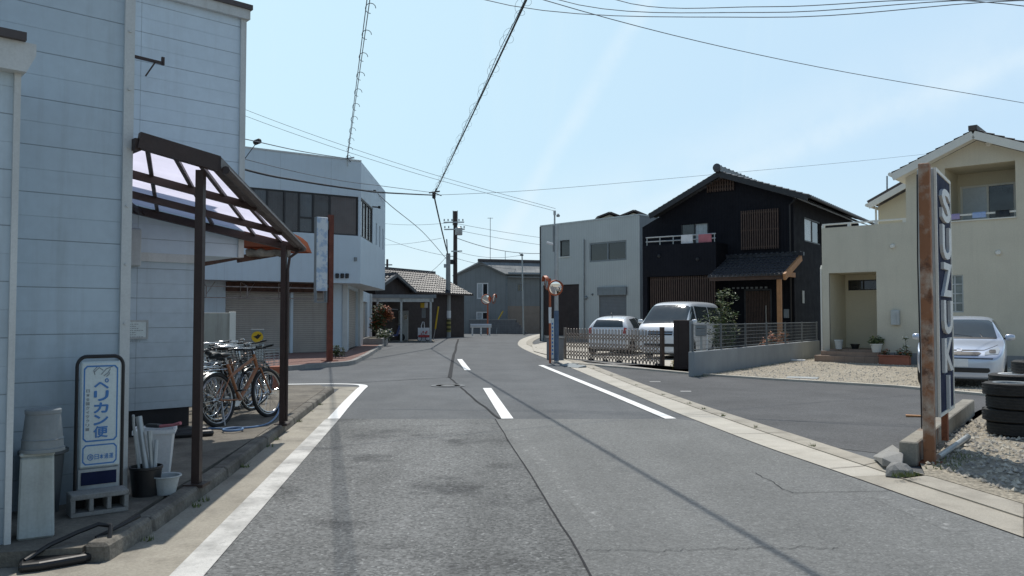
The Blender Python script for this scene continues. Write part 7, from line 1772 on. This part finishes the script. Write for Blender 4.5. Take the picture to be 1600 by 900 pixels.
put(b_or, 0, lean=-7); put(b_si, 1, .05, 0, -6); put(b_bl, 2, 0, .02, 4, -5)
for k, (src, lb, da, dx) in enumerate(((b_si, 'silver city bicycle in the middle of the parked row, fourth from the orange one', 10, .10), (b_bl, 'black city bicycle, fifth from the orange one in the parked row', -8, .05), (b_si, 'silver city bicycle, sixth from the orange one in the parked row', 5, .10), (b_bl, 'black bicycle farthest from the orange one at the back of the row', 14, .0))):
    c = copy_tree(src); c['label'] = lb; put(c, k + 3, dx, 0, da, -5)
c = copy_tree(b_or); c['label'] = 'second orange framed mountain bike half hidden among the silver bicycles'; put(c, 5.4, .30, .05, 2, -5)
for k, src, lb, dx in ((7, b_bl, 'dark bicycle squeezed in near the back of the row under the soffit', .12), (8, b_si, 'silver bicycle last but one at the back of the row under the soffit', .25), (9, b_bl, 'dark bicycle at the very back of the row by the cream boundary wall', .4), (3.5, b_bl, 'black bicycle with its basket turned to the road in the thick of the row', .22)):
    c = copy_tree(src); c['label'] = lb; put(c, k, dx, 0, (-7, 6, -4, 12)[int(k) % 4], -6)

# ================================================================== OVERHEAD LINES
def line(name, label, pts, r, m='wire_thin', sg=None, group=None, n=28):
    o = pts[0]; P = [V(p) - V(o) for p in (sag(pts[0], pts[-1], n, sg) if sg is not None else smooth_line(pts, 8))]
    mb = MB().tube(P, r, 6); ob = mb.build(name, M[m], None, smooth=80); ob.location = o
    return tag(ob, label, 'cable', group)
J = AT(678, 305, 40)
Wn = AT(822, 4, 15.2); dJ = (Wn - J)
S0 = J + dJ * 2.2; S0.z = Wn.z + .35
# thick cable with its messenger and lashing spiral
ct = thing('overhead_cable', 'thick black cable with spiral lashing running overhead to the wire junction', 'cable', tuple(J))
P = [V(p) - J for p in sag(S0, J, 60, .15)]
MB().tube(P, .022, 8).build('cable_core', M['wire'], ct, smooth=80)
mes = [p + V((.0, 0, .11 + .05 * math.sin(i * .9))) for i, p in enumerate(P)]
MB().tube(mes, .008, 5).build('messenger_wire', M['wire'], ct)
hx = []; Lh = (S0 - J).length; N = int(Lh / .035)
for i in range(N):
    f_ = i / N; p = P[0].lerp(P[-1], f_) - V((0, 0, .6 * f_ * (1 - f_))); a_ = i * .42; rr_ = .085 + .06 * math.sin(i * .11)
    hx.append(p + V((rr_ * math.cos(a_), 0, .05 + rr_ * math.sin(a_))))
MB().tube(hx, .0035, 3, cap=False).build('lashing_spiral', M['wire'], ct)
MB().lathe([(.05, -.2), (.09, -.15), (.09, .1), (.05, .15)], 10, (0, 0, .02)).bar((-.25, 0, .12), (.3, 0, .2), .06).bar((.0, 0, .0), (.12, 0, .35), .05).bar((.05, 0, .1), (.38, .05, -.02), .04).build('joint_clamp', M['wire'], ct)
line('overhead_cable', 'black cable dropping from the wire junction to the concrete pole top', [J, P56 + V((0, 0, -.1))], .04, 'wire', .10)
a = AT(372, 262, 23)
line('overhead_cable', 'thick black cable from the white building across the shop front to the junction', [a + (a - J) * .5 + V((0, 0, .8)), a, AT(470, 283, 26), AT(563, 297, 28.6), AT(600, 301, 31), J], .032, 'wire')
line('overhead_cable', 'thin second wire just above the cable crossing the shop front', [AT(372, 246, 23) + V((-6, -6, 1)), AT(372, 246, 23), AT(520, 280, 27.4), AT(600, 291, 31), AT(676, 301, 39.6)], .012)
# line with hanger rings on the left
RA = AT(578, -2, 14.6); RB = AT(543, 247, 29.25)
rt = thing('ringed_cable', 'pair of thin wires hung with small rings running overhead above the corner shop roof', 'cable', tuple(RB))
s0 = RA + (RA - RB) * .9
MB().tube([s0 - RB, V((0, 0, 0))], .010, 5).build('upper_wire', M['wire_thin'], rt); MB().tube([s0 - RB - V((.10, 0, .12)), V((-.02, 0, -.03))], .010, 5).build('lower_wire', M['wire_thin'], rt)
for k in range(11):
    f_ = .02 + k * .094; c = (RA - RB) * f_ * 1.02; rg = .10
    MB().tube([c + V((.03 + rg * math.cos(i * .5236), 0, -.06 + rg * math.sin(i * .5236))) for i in range(10)], .008, 5).build('hanger_ring', M['wire_thin'], rt)
MB().bar((-.2, 0, -.05), (.25, 0, .02), .05).bar((0, 0, -.3), (0, 0, .1), .05).build('bracket', M['galv'], rt)
line('overhead_wire', 'dotted looking thin wire from the shop roof down to the concrete pole', [RB + V((.0, .1, 0)), AT(600, 312, 36), AT(660, 362, 48), P56 + V((-.1, 0, -.4))], .018)
# wires across the top right
tw = ((750, -2, 16.5, 1190, 27, 14.4, 1590, 1, 13.2), (870, -1, 16.2, 1190, 19.5, 14.3, 1535, 0, 13.2), (960, -1, 16.0, 1200, 10.5, 14.2, 1490, 0, 13.2))
for (x0, y0, d0, x1, y1, d1, x2, y2, d2_), lb in zip(tw, ('lowest of the three wires crossing the top right of the sky', 'middle one of the three wires crossing the top right of the sky', 'topmost of the three wires crossing the top right of the sky')):
    A, B_, C = AT(x0, y0, d0), AT(x1, y1, d1), AT(x2, y2, d2_)
    e0 = A + (A - B_) * .9; e0.z = A.z + (A.z - B_.z) * 2.6; e2 = C + (C - B_) * .9; e2.z = C.z + (C.z - B_.z) * 2.6
    line('overhead_wire', lb, [e0, A, B_, C, e2], .008, 'wire_thin', group='three wires across the top right')
A, B_, C = AT(850, 0, 14.5), AT(1230, 95, 18), AT(1600, 161, 22)
line('overhead_wire', 'single wire slanting down to the right above the black and cream houses', [A + (A - B_) * .9 + V((0, 0, .5)), A, B_, C, C + (C - B_) * 1.0], .008, 'wire_thin')
line('overhead_wire', 'long thin wire from the junction passing behind the black house roof', [J, AT(850, 296, 47), AT(1122, 272, 56), AT(1425, 243, 66), AT(1750, 205, 76)], .012, 'wire_thin')
for (ya_, yb, lb) in ((168, 326, 'upper of two fine wires from behind the white building to the lamp pole'), (178, 330, 'lower of two fine wires from behind the white building to the lamp pole')):
    A = AT(375, ya_, 22); C = AT(868, yb, SP.y)
    line('overhead_wire', lb, [A + (A - C) * .5 + V((0, 0, .6)), A, A.lerp(C, .5) - V((0, 0, .16)), C], .006, 'wire_thin')
A = AT(372, 215, 22); C = AT(541, 247.5, 29.2)
line('overhead_wire', 'thin wire with a dark clamp reaching the corner shop roof', [A + (A - C) * .6, A, A.lerp(C, .5) - V((0, 0, .05)), C], .014, 'wire_thin')
q = AT(402, 221.5, 23.3); t = thing('wire_clamp', 'small dark clamp hanging on the wire left of the corner shop roof', 'clamp', tuple(q)); MB().lathe([(.04, -.12), (.08, -.08), (.08, .08), (.04, .12)], 8, M=Mrot('Y', 70)).build('clamp_body', M['wire'], t); MB().tube([(0, 0, 0), (-.5, .3, -.5)], .012, 5).build('tail', M['wire'], t)
# far lines between distant poles
fl = [((712, 349, 62), (1010, 385, 75), 'upper far wire running right from the transformer pole'), ((712, 359, 62), (1010, 398, 75), 'lower far wire running right from the transformer pole'),
      ((714, 372, 62), (846, 396, 66), 'heavier far wire drooping right of the transformer pole'), ((714, 393, 62), (817, 398, 66), 'far wire from the transformer pole to the slim steel pole'),
      ((714, 404, 62), (850, 420, 75), 'lowest far wire passing in front of the grey house roof'), ((711, 347, 62), (560, 343, 75), 'far wire running left from the transformer pole top'),
      ((700, 400, 56), (560, 352, 70), 'far wire slanting up left from the concrete pole'), ((690, 372, 62), (560, 380, 90), 'faint far wire left of the transformer pole'), ((700, 398, 56), (640, 440, 52), 'stay wire slanting down left from the concrete pole over the tiled roof')]
for a, b, lb in fl: line('overhead_wire', lb, [AT(*a), AT(*b)], .014 if 'heavier' not in lb else .024, 'wire_thin', .35)
